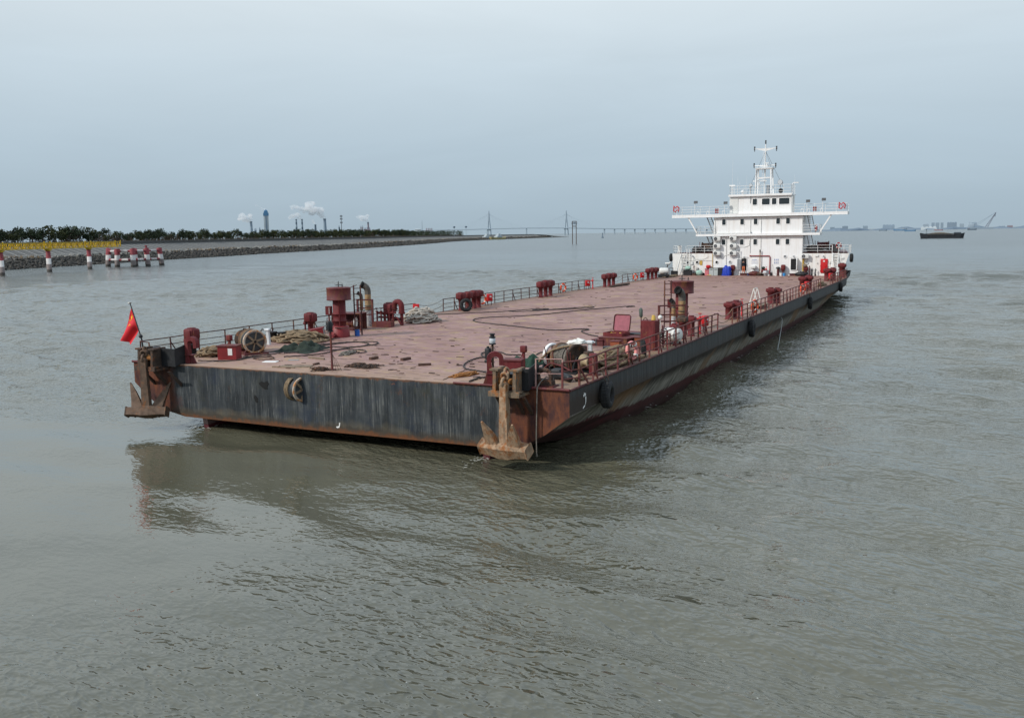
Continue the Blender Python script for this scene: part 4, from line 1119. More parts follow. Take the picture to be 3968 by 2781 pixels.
def steps(m, p, q, w, axis, n):
    p, q, ax = Vector(p), Vector(q), Vector(axis).normalized(); d = (q-p); d.z = 0
    d = d.normalized() if d.length > 1e-3 else Vector((0,1,0))
    for s in (-1, 1): m.beam(p+ax*s*w/2, q+ax*s*w/2, .05, .12)
    for k in range(n):
        c = p.lerp(q, (k+.7)/(n+.3)); m.prism([(-w/2,-.1), (w/2,-.1), (w/2,.1), (-w/2,.1)], c, ax, d, (0,0,.03))
def make_house():
    W, WR = M['white'], M['white_rust']
    # poop block
    m = MB()
    fr = [(-10.5,0), (9.05,0), (9.45,.6), (10.08,2.57), (-10.58,2.64)]
    bk = [(-8.6,0), (7.3,0), (7.6,.6), (8.1,2.57), (-8.9,2.64)]
    n = 5; m.add([(x,HY+.03,z) for x,z in fr]+[(x,HY+15,z) for x,z in bk], [tuple(range(n)), tuple(range(2*n-1,n-1,-1))]+[(k,n+k,n+(k+1)%n,(k+1)%n) for k in range(n)])
    poop = part(m, 'poop_block', WR)
    m = MB(); m.prism([(-10.4,.1),(9.95,.1),(8.0,14.8),(-8.8,14.8)],(0,HY,2.645),(1,0,0),(0,1,0),(0,0,.04)); part(m, 'poop_deck', M['maroon_d'], poop)
    # main deckhouse block
    m = MB(); x0, x1 = -5.45, 4.93
    m.box(((x0+x1)/2, HY+2.75, 3.45), (x1-x0, 5.5, 6.9)); house = part(m, 'deckhouse', W)
    m = MB(); m.prism([(-7.55,-.4),(6.87,-.4),(6.87,1.5),(5.0,2.2),(5.0,5.8),(-5.5,5.8),(-5.5,2.2),(-7.55,1.5)],(0,HY,4.70),(1,0,0),(0,1,0),(0,0,.25)); m.tube([(-7.55,HY-.4,4.72), (6.87,HY-.4,4.72)], .03, 5); part(m, 'middle_deck', W)
    m = MB(); m.prism([(-10.54,-.4),(9.8,-.4),(9.8,1.3),(5.1,2.0),(5.1,5.7),(-5.6,5.7),(-5.6,2.0),(-10.54,1.3)],(0,HY,6.97),(1,0,0),(0,1,0),(0,0,.34)); m.tube([(-10.5,HY-.4,6.97), (9.8,HY-.4,6.97)], .03, 5); bridge = part(m, 'bridge_deck', W)
    for a, b in (((-8.55,HY-.2,6.96), (-7.4,HY-.2,4.98)), ((8.03,HY-.2,6.96), (6.8,HY-.2,4.98))):
        m = MB(); m.beam(a, b, .15); part(m, 'strut', W, bridge)
    # wheelhouse
    m = MB(); wy = HY+.25
    m.box((-.08, wy+1.15, 8.33), (7.16, 2.3, 2.03)); wh = part(m, 'wheelhouse', W)
    m = MB(); m.box((-.08, wy+1.1, 9.41), (7.34, 2.7, .13)); m.box((-.08, wy-.27, 9.44), (7.34, .06, .24)); part(m, 'roof', W, wh)
    for a, b in ((-.97,-.39), (.11,1.08), (1.26,1.85), (2.07,3.33)):
        m = MB(); frame_rect(m, a-.03, b+.03, 8.23, 9.08, wy, .07, .035, .12); part(m, 'bridge_window', [W, M['glass']], wh)
    m = MB(); m.box((-3.12, wy-.02, 8.25), (.95, .05, 1.75)); part(m, 'side_door', M['acwhite'], wh)
    m = MB(); m.box((3.60, wy+.9, 8.3), (.20, .5, 2.0)); m.cyl((3.62,wy-.05,7.32), (3.62,wy-.05,9.3), .045, n=8); part(m, 'side_casing', M['acwhite'], wh)
    # windows of the block
    for zs, tops in (((6.02,6.69), 0), ((3.64,4.30), 1)):
        for xc in (-4.24, -2.07, -.49, 2.11, 3.23):
            m = MB(); frame_rect(m, xc-.27, xc+.27, zs[0]-.05, zs[1]+.05, HY, .06, .05, .10)
            m.tube([(xc-.34,HY-.07,zs[1]+.06), (xc-.3,HY-.12,zs[1]+.13), (xc+.3,HY-.12,zs[1]+.13), (xc+.34,HY-.07,zs[1]+.06)], .018, 5)
            part(m, 'window', [W, M['glass']], house)
    for xc, zc, pr, gm in ((-5.05,1.57,house,0), (-3.43,1.58,house,1), (3.0,2.23,house,1), (-8.65,1.56,poop,0), (-7.45,1.56,poop,0), (5.45,1.55,poop,1)):
        m = MB(); m.torus((xc,HY-.03,zc), (0,1,0), .19, .035, 20, 6); m.m = 1; m.cyl((xc,HY-.02,zc), (xc,HY-.012,zc), .19, n=20)
        part(m, 'porthole', [W, M['dark'] if not gm else M['grey']], pr)
    # doorways
    for xa, xb, za, zb in ((-2.13,-1.39,.52,2.07), (3.61,4.36,.62,2.03)):
        m = MB(); frame_rect(m, xa, xb, za, zb, HY, .055, .07, .13); part(m, 'doorway', [W, M['dark']], house)
        m = MB(); m.box(((xa+xb)/2, HY-.22, .25), (.85, .42, .06)); m.box(((xa+xb)/2, HY-.2, .12), (.75, .34, .2)); part(m, 'door_step', M['maroon_d'], house)
        m = MB(); m.tube([(xa-.08,HY-.1,zb+.1), (xa+.03,HY-.2,zb+.17), (xb-.03,HY-.2,zb+.17), (xb+.08,HY-.1,zb+.1)], .03, 5); part(m, 'rain_hood', W, house)
    m = MB(); m.rbox((-2.38, HY-.2, 1.37), (.4, .10, 1.35), .04); m.m = 1
    m.box((-2.38,HY-.255,1.37), (.3,.02,1.2)); part(m, 'open_door', [W, M['grey']], house)
    m = MB(); m.rbox((4.42, HY-.3, 1.34), (.10, .55, 1.35), .04); m.m = 1; m.box((4.36,HY-.3,1.34), (.02,.42,1.2)); part(m, 'open_door', [W, M['grey']], house)
    m = MB(); m.rbox((7.385, HY-.05, 1.15), (.80, .09, 1.60), .04)
    for z in (.6,1.15,1.7):
        m.box((7.01,HY-.11,z), (.09,.05,.07)); m.box((7.76,HY-.11,z), (.09,.05,.07))
    m.tube([(7.55,HY-.12,1.35), (7.62,HY-.15,1.15), (7.5,HY-.12,1.0)], .02, 5)
    red = part(m, 'weathertight_door', M['red'], poop); red['label'] = 'bright red weathertight door'
    m = MB(); m.box((7.38,HY-.103,1.70), (.18,.012,.16)); part(m, 'notice', M['paper'], red)
    # wall pipes and small wall clutter
    for xx, za, zb in ((-1.08,2.7,6.6), (.16,3.1,6.9), (-5.3,4.95,6.6), (4.85,4.95,6.6), (-3.9,.15,4.6)):
        m = MB(); m.cyl((xx,HY-.05,za), (xx,HY-.05,zb), .03, n=6); part(m, 'wall_pipe', M['acwhite'], house)
    for P_ in ([(-2.6,HY-.05,4.6), (-2.2,HY-.05,4.42), (-1.6,HY-.05,4.45), (-1.3,HY-.05,4.7)], [(-2.6,HY-.05,3.4), (-1.7,HY-.05,3.38), (-1.2,HY-.05,3.55), (-1.15,HY-.05,4.2)], [(-4.3,HY-.05,2.0), (-4.1,HY-.05,2.4), (-3.6,HY-.05,2.5), (-3.3,HY-.05,2.45)], [(-5.25,HY-.05,5.9), (-5.2,HY-.05,5.1), (-4.9,HY-.05,5.03), (-1.2,HY-.05,5.03)]):
        m = MB(); m.tube(P_, .024, 5); part(m, 'wall_cable', M['acwhite'], house)
    m = MB()
    for xx, zz in ((-1.76,2.25), (3.98,2.3), (-4.6,2.3), (-8.0,2.35), (7.3,2.3), (-1.0,5.1)): m.box((xx,HY-.1,zz), (.1,.2,.06)); m.lathe((xx,HY-.18,zz-.02), (0,0,-1), [(0,.03),(.05,.09),(.12,.1)], 8)
    part(m, 'wall_lamp', M['grey'], house)
    m = MB(); m.tube([(-1.08,HY-.1,2.33), (1.22,HY-.1,2.32), (1.28,HY-.1,2.2), (1.28,HY-.1,.1)], .055, 8); m.cyl((-1.08,HY-.1,2.33),(-1.0,HY-.1,2.33),.09,n=8); part(m, 'fire_main_pipe', M['red_d'], house)
    m = MB(); m.cyl((.15,HY-.22,.1), (.15,HY-.22,2.75), .05, n=8); m.m = 1; m.tube([(.15,HY-.22,2.7),(.15,HY-.22,2.95),(.13,HY-.28,3.02)], .07, 8); part(m, 'vent_pipe', [M['rust_pale'], M['soot']], house)
    m = MB(); m.cyl((-2.33,HY-.25,.1), (-2.33,HY-.25,2.9), .04, n=8); m.tube([(-2.33,HY-.25,2.9),(-2.33,HY-.25,3.02),(-2.38,HY-.3,3.05)], .06, 8); part(m, 'vent_pipe', M['grey'], house)
    m = MB(); m.cyl((5.08,HY-.08,.55), (5.08,HY-.08,2.0), .10, n=10); m.cyl((-5.55,HY-.05,.1), (-5.55,HY-.05,2.6), .035, n=6); part(m, 'yellow_pipe', M['ochre'], poop)
    m = MB()
    m.tube([(-9.3,HY-.05,1.80),(-5.6,HY-.05,1.80)], .02, 5); m.tube([(-8.0,HY-.05,1.95),(-6.6,HY-.05,1.97),(-6.1,HY-.05,2.3)], .02, 5)
    m.box((-8.1,HY-.07,1.52), (.24,.12,.36)); m.box((6.55,HY-.05,2.32), (.35,.06,.22)); m.box((6.6,HY-.06,1.5), (.10,.08,.14)); m.box((8.0,HY-.06,1.55), (.16,.08,.22)); m.box((9.35,HY-.05,2.05),(.3,.06,.2))
    part(m, 'wall_fittings', M['acwhite'], poop)
    # notices on the wall
    def notice(x0, x1, z0, z1, bgc, icons, lab):
        m = MB(); m.box(((x0+x1)/2,HY-.012,(z0+z1)/2), (x1-x0,.012,z1-z0)); m.m = 1
        for (ix, iz, iw, ih) in icons: m.box((x0+(x1-x0)*ix, HY-.024, z0+(z1-z0)*iz), ((x1-x0)*iw,.008,(z1-z0)*ih))
        o = part(m, 'wall_notice', [bgc, M['blue']], house); o['label'] = lab
    ic = []
    for r_ in (.22, .78):
        for c_ in (.15, .5, .85): ic += [(c_, r_+.08, .16, .16), (c_, r_-.12, .22, .07)]
    notice(1.72, 2.28, 1.38, 1.98, M['paper'], ic, 'white notice with two rows of blue symbols')
    ic = [(.5,.9,.7,.07)] + [(.14+.18*c_, .55, .07, .12) for c_ in range(5)] + [(.14+.18*c_, .18, .07, .12) for c_ in range(5)]
    notice(-.92, -.12, 1.36, 1.92, M['paper'], ic, 'white notice with small rows of faint blue characters')
    m = MB(); m.box((-6.98,HY-.012,1.52), (.34,.015,.58)); part(m, 'wall_notice', M['ochre'], poop)['label'] = 'plain yellow notice board'
    # rails
    RW = M['rail_w']
    def hrail(P, base, h, mids=(.33,.66), sp=1.0, name='railing', pr=None):
        m = MB(); V = [Vector((*p, base)) for p in P]
        for a, b in zip(V, V[1:]):
            n = max(1, round((b-a).length/sp))
            for k in range(n+1): p = a.lerp(b, k/n); m.cyl(p, p+Vector((0,0,h)), .024, n=6)
            for f in list(mids)+[1]: m.tube([a+Vector((0,0,h*f)), b+Vector((0,0,h*f))], .022, 5)
        return part(m, name, RW, pr)
    hrail([(-10.45,HY+2), (-10.45,HY+.15), (-9.45,HY+.15)], 2.64, .93, pr=poop); hrail([(-8.75,HY+.15), (-5.55,HY+.15)], 2.64, .93, sp=.95, pr=poop)
    hrail([(5.0,HY+.15), (8.2,HY+.15)], 2.6, .92, sp=1.3, pr=poop); hrail([(8.95,HY+.15), (10.0,HY+.15), (9.95,HY+3)], 2.58, .95, sp=.55, pr=poop)
    hrail([(-7.45,HY+1.4), (-7.45,HY-.3), (-5.45,HY-.3)], 4.95, .93, sp=.9); hrail([(4.95,HY-.3), (6.8,HY-.3), (6.8,HY+1.4)], 4.95, .93, sp=.9)
    hrail([(-10.42,HY+1.2), (-10.42,HY-.3), (-3.7,HY-.3)], 7.31, .92, sp=1.15); hrail([(3.9,HY-.3), (9.72,HY-.3), (9.72,HY+1.2)], 7.31, .92, sp=1.15)
    hrail([(-3.6,wy+2.3), (-3.6,wy-.1), (3.5,wy-.1), (3.5,wy+2.3)], 9.47, 1.08, (.33,.66), .9)
    # small hooped pipes on the bridge wings
    m = MB()
    for xx in (-7.4,-4.3,5.5,6.95,-6.2,4.8):
        m.tube([(xx-.13,HY-.1,7.32),(xx-.13,HY-.1,7.6),(xx-.08,HY-.1,7.7),(xx+.08,HY-.1,7.7),(xx+.13,HY-.1,7.6),(xx+.13,HY-.1,7.32)], .035, 6)
    part(m, 'vent_hoops', W, bridge)
    # stairs
    m = MB(); steps(m, (-9.62,HY-.75,.12), (-9.15,HY+.05,2.62), .55, (1,0,0), 9)
    for sd in (-.3,.3): m.tube([(-9.62+sd,HY-.8,.12),(-9.62+sd,HY-.85,.95),(-9.15+sd,HY+.0,3.55)], .02, 5)
    part(m, 'stairway', RW, poop)
    m = MB(); steps(m, (8.58,HY-.75,.12), (8.6,HY+.05,2.62), .60, (1,0,0), 9)
    for sd in (-.33,.33): m.tube([(8.58+sd,HY-.8,.12),(8.58+sd,HY-.85,.95),(8.6+sd,HY+.0,3.5)], .02, 5)
    part(m, 'stairway', RW, poop)
    m = MB(); ladder(m, (-8.55,HY-.12,.1), (-8.55,HY-.12,3.2), .38, (1,0,0), 11); part(m, 'ladder', RW, poop)
    M['stairgrey'] = paint('grey_stair', (.30,.30,.30), .6, .2, .2)
    for a, b in (((-5.62,HY+1.4,2.7), (-6.1,HY+.1,4.75)), ((-5.6,HY+1.4,4.95), (-6.1,HY+.1,7.0)), ((5.85,HY+1.6,2.7), (5.6,HY+.1,4.75)), ((5.85,HY+1.6,4.95), (5.6,HY+.1,7.0))):
        m = MB(); steps(m, a, b, .5, (1,0,0), 9); part(m, 'stairway', M['stairgrey'], house)
    # signal mast on the wheelhouse roof
    my = wy+1.2; m = MB()
    for xa, xb in ((-.78,-.70), (1.08,.95)):
        for q in (-.7, .7): m.beam((xa*1.0,my+q,9.46), (xb,my+q*.7,12.5), .15)
    for z, e in ((11.45,.78), (12.52,.95)):
        for q in (-.55,.55): m.beam((-e+.14,my+q,z), (e+.2,my+q,z), .12)
    m.box((.15,my,12.58), (2.0,1.3,.07)); m.box((.15,my,12.9), (2.5,.12,.10)); m.prism([(-1.15,12.93),(0,12.70),(1.15,12.93)], (.17,my-.05,0), (1,0,0), (0,0,1), (0,.1,0))
    m.cyl((.18,my,9.5), (.19,my,12.5), .06, n=8); m.cyl((.18,my,11.5), (.2,my,15.35), .10, .065, 10)
    m.box((.2,my,14.85), (2.55,.10,.08)); m.prism([(-1.2,14.84),(0,14.55),(1.2,14.84)], (.2,my-.04,0), (1,0,0), (0,0,1), (0,.08,0))
    mast = part(m, 'signal_mast', W)
    for xx, z in ((-1.08,14.78), (1.46,14.72), (-1.10,12.85), (1.40,12.78), (.2,15.45)):
        m = MB(); m.cyl((xx,my,z-.05), (xx,my,z+.13), .085, n=10); m.cyl((xx,my,z+.16), (xx,my,z+.36), .085, n=10); m.cyl((xx,my,z-.22), (xx,my,z-.08), .05, n=8); part(m, 'navigation_lamp', M['darkgrey'], mast)
    m = MB(); ladder(m, (-.05,my-.12,9.5), (.1,my-.1,14.5), .24, (1,0,0), 22, .012, .014); part(m, 'ladder', W, mast)
    m = MB()
    for a, b in (((.2,my,14.6), (-2.1,my+.6,9.5)), ((.2,my,14.6), (2.3,my+.6,10.2)), ((.2,my,14.6), (.95,my-.4,12.6))): m.cyl(a, b, .014, n=4)
    m.tube([(-.7,my-.6,12.4), (-.62,my-.75,11.2), (-.7,my-.7,9.6), (-1.15,wy-.06,9.3), (-1.2,wy-.06,8.5)], .025, 5)
    part(m, 'stay_wires', M['darkgrey'], mast)
    m = MB(); m.box((.45,my-.3,13.15), (.5,.14,.08)); m.cyl((.45,my-.3,12.9),(.45,my-.3,13.15),.07,n=8); m.box((-.35,my-.3,11.1), (1.6,.1,.1)); part(m, 'radar_scanner', W, mast)
    m = MB()
    for x, z0, z1, r in ((-3.5,9.5,13.6,.018), (-2.87,9.5,11.75,.014), (-1.82,9.5,11.77,.014), (3.7,9.5,11.63,.014), (-2.2,9.5,10.4,.03), (-2.64,9.5,11.05,.02)): m.cyl((x,wy+.6,z0), (x,wy+.6,z1), r, r*.5, 5)
    part(m, 'whip_antennas', W, wh)
    m = MB(); m.lathe((-2.25,wy+.5,9.5), (0,0,1), [(0,.12),(.25,.13),(.3,.2),(.5,.2),(.62,.08)], 12); m.lathe((-1.35,wy+.4,9.5), (0,0,1), [(0,.05),(.9,.05),(.95,.12),(1.15,.03)], 10); m.lathe((-.25,wy+.3,9.5), (0,0,1), [(0,.03),(1.1,.03),(1.15,.12),(1.4,.02)], 10); part(m, 'antenna_domes', W, wh)
    # searchlights, horn, flood lights
    for x, y, z, r, nm in ((2.17,wy+.2,10.85,.29,'searchlight'), (-1.25,wy+.35,10.62,.2,'searchlight')):
        m = MB(); m.cyl((x,y,9.5), (x,y,z-r*.8), .04, n=8); m.tube([(x-r*1.05,y,z), (x-r*.8,y,z-r*.8), (x,y,z-r*1.0), (x+r*.8,y,z-r*.8), (x+r*1.05,y,z)], .025, 5)
        m.lathe((x,y-.22,z), (0,1,0), [(0,r),(.15,r),(.35,r*.75),(.42,r*.3)], 14); m.m = 1; m.cyl((x,y-.235,z), (x,y-.222,z), r*.9, n=14); part(m, nm, [M['grey'], M['lensglass']], wh)
    m = MB(); m.lathe((2.26,wy+.1,9.85), (0,1,0), [(0,.27),(.1,.16),(.4,.08)], 14); m.cyl((2.26,wy+.4,9.5),(2.26,wy+.4,9.85),.04,n=6); part(m, 'horn', M['black'], wh)
    for x, y, z, hgt in ((-7.56,HY-.5,8.78,1.3), (-4.0,HY-.3,8.62,1.1), (5.5,HY-.5,8.55,1.1), (7.22,HY-.5,8.69,1.25)):
        m = MB(); m.cyl((x-.12,y,7.31), (x-.12,y,z-.1), .03, n=6); m.beam((x-.12,y,z-.15), (x+.05,y-.05,z-.1), .04); m.m = 1
        R = Matrix.Rotation(math.radians(-25), 3, 'X'); m.box((x,y-.08,z+.0), (.44,.14,.28), R); m.m = 2; m.box((x,y-.158,z-.035), (.38,.01,.22), R); part(m, 'floodlight', [W, M['darkgrey'], M['grey']], bridge)
    m = MB(); m.box((-3.4,wy+.1,10.65), (.7,.2,.14)); m.box((3.95,wy+.1,10.72), (.6,.2,.1)); m.cyl((3.62,wy+.1,9.5),(3.62,wy+.1,10.7),.06,n=6); m.cyl((-3.4,wy+.1,9.5),(-3.4,wy+.1,10.65),.06,n=6); part(m, 'roof_lights', W, wh)
    m = MB(); m.lathe((.45,wy+1.9,9.5), (0,0,1), [(0,.2),(1.1,.2)], 12); part(m, 'roof_funnel', M['grey'], wh)
M['red_d'] = paint('dark_red_pipe_paint', (.26,.018,.022), .5, .2, .15)
make_house()

# ================================================================== things on the house
def rnd_ac(x, z, lab, grp, proto=[None]):
    if proto[0] is None:
        r = empty('air_conditioner_unit', (x, HY-.02, z), lab, 'air conditioner', grp)
        m = MB(); y = HY-.30; m.rbox((x,y,z), (.84,.32,.50), .03); m.build('casing', M['acwhite'], r)
        m = MB(); m.torus((x-.15,y-.165,z), (0,1,0), .195, .022, 20, 5); m.m = 1; m.cyl((x-.15,y-.168,z), (x-.15,y-.162,z), .19, n=20); m.m = 0
        for k in range(6): a = k*PI/6; m.beam((x-.15-math.cos(a)*.19,y-.172,z-math.sin(a)*.19), (x-.15+math.cos(a)*.19,y-.172,z+math.sin(a)*.19), .008)
        m.cyl((x-.15,y-.175,z),(x-.15,y-.165,z),.05,n=8); m.build('fan_grille', [M['grey'], M['darkgrey']], r)
        m = MB()
        for q in (-.3,.3): m.beam((x+q,HY-.02,z-.27), (x+q,HY-.48,z-.27), .04); m.beam((x+q,HY-.02,z-.5), (x+q,HY-.45,z-.28), .03)
        m.build('bracket', M['grey'], r); proto[0] = r
        return r
    return dup(proto[0], (x, HY-.02, z), lab, grp)
for cx_, nmx in ((-4.97,'left'), (-3.04,'right')):
    for z, nz_ in ((4.39,'top'), (3.53,'middle'), (2.66,'bottom')):
        rnd_ac(cx_, z, f'{nz_} air conditioner unit in the {nmx} column on the white deckhouse wall', 'air conditioner units on the deckhouse wall')
rnd_ac(5.3, 2.27, 'single air conditioner unit right of the right doorway, apart from the two columns', 'air conditioner units on the deckhouse wall')

def ring(name, c, axis, label, mat, R=.30, r=.075, grp=None, squash=1.0):
    c = Vector(c); rt = empty(name, c, label, 'life ring', grp); m = MB(); m.torus(c, axis, R, r, 26, 8, squash); m.build('ring', mat, rt)
    ax = Vector(axis).normalized(); u, w_ = m.frame(ax)
    for k in range(4):
        m = MB()
        a = PI/4+k*PI/2; d = u*math.cos(a)+w_*math.sin(a); t = u*-math.sin(a)+w_*math.cos(a)
        m.torus(c+d*R, t, r*1.08, .022, 10, 4, 2.6); m.build('band', M['offwhite'], rt)
    return rt
def jacket(c, label):
    c = Vector(c); rt = empty('folded_life_buoy', c, label, 'life ring'); m = MB()
    m.tube([c+Vector(p) for p in ((-.3,-.1,.38), (-.32,-.1,-.25), (-.1,-.12,-.36), (.12,-.12,-.1), (.28,-.1,-.36), (.34,-.1,.1), (.1,-.12,.32), (-.1,-.12,.1))], .075, 7, True); m.build('ring', M['red'], rt)
    m = MB(); m.tube([c+Vector((-.3,-.18,.2)), c+Vector((.1,-.2,.0)), c+Vector((.3,-.18,.3))], .03, 5); m.build('lanyard', M['binpink'], rt)
jacket((-9.98,HY-.40,8.05), 'red life buoy bundle lashed to the left end of the bridge wing')
jacket((9.2,HY-.40,7.95), 'red life buoy bundle lashed to the right end of the bridge wing')
ring('life_ring', (6.42,HY-.2,5.45), (.9,.4,0), 'red life ring on the middle deck rail at the right of the deckhouse', M['red_d'])
ring('life_ring', (8.85,HY+.6,3.45), (.4,.9,0), 'red life ring on the poop rail at the right beside the stairs', M['red_d'])
m = MB()
for x in (-5.2, -4.95): m.cyl((x,HY-.15,7.42), (x,HY-.15,8.0), .10, n=8)
tag(m.build('fire_extinguishers', M['red_d'], None, (-5.08,HY-.15,7.42)), 'pair of dark red cylinders on the left bridge wing beside the wheelhouse', 'extinguisher')
m = MB()
for x in (6.1, 6.3): m.cyl((x,HY-.15,7.42), (x,HY-.15,7.95), .10, n=8)
tag(m.build('fire_extinguishers', M['red_d'], None, (6.2,HY-.15,7.42)), 'pair of dark red cylinders on the right bridge wing', 'extinguisher')

# ------------------------------------------------------------------ tyres
def tyre(c, axis, label, R=.46, w=.34, lashing=None):
    c = Vector(c); ax = Vector(axis).normalized(); rt = empty('tyre_fender', c, label, 'tyre')
    prof = [(-w*.5,R*.56), (-w*.5,R*.80), (-w*.42,R*.95), (-w*.28,R), (w*.28,R), (w*.42,R*.95), (w*.5,R*.80), (w*.5,R*.56), (w*.3,R*.50), (-w*.3,R*.50)]
    m = MB(); m.lathe(c, ax, prof+[prof[0]], 28, False)
    u, v = m.frame(ax)
    for k in range(28):
        a = 2*PI*k/28
        d = u*math.cos(a)+v*math.sin(a); m.beam(c+d*R*1.005-ax*w*.30, c+d*R*1.005+ax*w*.30, .035, .02)
    m.build('casing', M['rubber'], rt)
    if lashing:
        m = MB()
        for q in lashing: m.tube([c+Vector(p) for p in q], .016, 5)
        m.build('lashing', M['rust_d'], rt)
    return rt
LS = [[(-.15,-.15,.95), (-.05,-.12,.62), (0,-.1,.3)], [(-.15,.3,.9), (-.03,.2,.55), (0,.05,.3)]]
tyre((10.62,3.14,-.63), (1,.12,.0), 'big truck tyre hung on the black side near the bow, nearest of the side tyres', .50, .36, LS)
tyre((10.62,28.25,-.65), (1,.1,.0), 'tyre hung on the black side below the first rail gap, second from the bow', .52, .34, LS)
tyre((10.62,51.1,-.78), (1,.1,0), 'tyre hung on the black side halfway to the deckhouse, third from the bow', .50, .34, LS)
tyre((10.62,71.2,-.6), (1,.1,0), 'tyre hung on the black side nearest the white deckhouse', .48, .34, LS)
tyre((10.28,HY+.5,2.05), (1,0,0), 'tyre hung high on the right edge of the white poop', .48, .34)
tyre((-10.80,HY+.3,2.15), (1,0,0), 'tyre hung high on the left edge of the white poop', .48, .34)
tyre((-8.95,27.3,.46), (.75,-.66,.05), 'old tyre standing on deck against the first left bank of tank vents', .46, .26)
tyre((10.0,9.2,.36), (.95,.25,.1), 'small dark tyre standing on deck beside the maroon cabinet on the right', .36, .2)

# ------------------------------------------------------------------ ventilators with box heads
def box_vent(loc, label, group=None, rz=0, col_h=.62, r=.17, head=(.58,.52,.52), side=True):
    x, y, z = loc; rt = empty('tank_ventilator', loc, label, 'ventilator', group)
    m = MB(); m.lathe(loc, (0,0,1), [(0,r*1.25),(.04,r*1.25),(.05,r),(col_h-.1,r),(col_h-.09,r*1.3),(col_h-.02,r*1.3),(col_h,r)], 14); m.build('column', M['maroon'], rt)
    m = MB(); c = (x, y, z+col_h+head[2]/2); m.rbox(c, head, .09); m.rbox((x,y,z+col_h+head[2]+.012), (head[0]*.55,head[1]*.55,.05), .03)
    m.rbox((x+head[0]*.5+.02,y,z+col_h+head[2]*.5), (.07,head[1]*.72,head[2]*.78), .03); m.rbox((x,y-head[1]*.5-.02,z+col_h+head[2]*.5), (head[0]*.72,.07,head[2]*.78), .03)
    m.build('head', M['maroon'], rt)
    if side:
        m = MB(); m.cyl((x-.28,y-.12,z), (x-.28,y-.12,z+.55), .045, n=8); m.rbox((x-.28,y-.12,z+.62), (.17,.17,.17), .04); m.build('sounding_pipe', M['maroon'], rt)
    rt.rotation_euler.z = rz; return rt
V1 = box_vent((-10.0,3.05,0), 'single maroon box-headed ventilator at the front left corner behind the tall hooked bracket', None, 0, .66, .15)
dup(V1, (-10.05,11.75,0), 'single maroon box-headed ventilator on the left edge beside the tan rope pile')
dup(V1, (-8.75,17.6,0), 'single maroon box-headed ventilator behind the valve pipes on the left', None, .1, 1.12)
VB = box_vent((-9.75,28.0,0), 'maroon box-headed tank ventilator in the first left bank, beside the old tyre', 'ventilators in the first left bank', 0, .80, .17, (.56,.62,.46), False)
lab_v = {'L1': ('maroon box-headed tank ventilator in the first left bank, beside the old tyre', 'ventilators in the first left bank'),
         'L2': ('maroon box-headed tank ventilator in the second left bank, past the first life ring', 'ventilators in the second left bank'),
         'L3': ('maroon box-headed tank ventilator in the third left bank, by the rope gap in the rail', 'ventilators in the third left bank'),
         'L4': ('maroon box-headed tank ventilator in the left bank next to the white tank', 'ventilators in the fourth left bank')}
for k, (key, pts) in enumerate((('L1', [(-9.75,29.0), (-9.75,29.9), (-9.8,30.7)]), ('L2', [(-9.7,41.4), (-9.75,42.5), (-9.8,43.6)]), ('L3', [(-9.75,56.6), (-9.78,57.9), (-9.8,59.2)]), ('L4', [(-9.8,70.4), (-9.82,71.9), (-9.85,73.4)]))):
    for j, (x, y) in enumerate(pts):
        dup(VB, (x, y, 0), lab_v[key][0], lab_v[key][1], 0, [1, 1.06, 1.0, 1.0][k]*(1+.03*(j % 2)))
def col_vent(loc, label, group, h=.95, r=.19, top=M['maroon']):
    rt = empty('tank_ventilator', loc, label, 'ventilator', group); m = MB()
    m.lathe(loc, (0,0,1), [(0,r*1.2),(.05,r*1.2),(.06,r),(h*.72,r),(h*.74,r*1.25),(h*.78,r*1.25),(h*.8,r)], 14); m.build('column', M['maroon'], rt)
    m = MB(); m.rbox((loc[0],loc[1],loc[2]+h*.89), (r*2.7,r*2.6,h*.24), .06); m.cyl((loc[0],loc[1],h), (loc[0],loc[1],h+.07), r*.8, n=10); m.build('head', top, rt); return rt
col_vent((9.75,16.0,0), 'dark stained tank ventilator, nearer one of the pair behind the white life raft', None, 1.1, .19, M['rust_d'])
col_vent((9.85,17.3,0), 'maroon tank ventilator, farther one of the pair behind the white life raft', None, 1.0, .17)
col_vent((9.75,14.6,0), 'short maroon tank ventilator right beside the rust coloured exhaust pipes', None, .85, .15)
CV = col_vent((9.5,26.9,0), 'maroon round tank ventilator in the first right bank after the rope gap', 'ventilators in the first right bank', 1.0, .21)
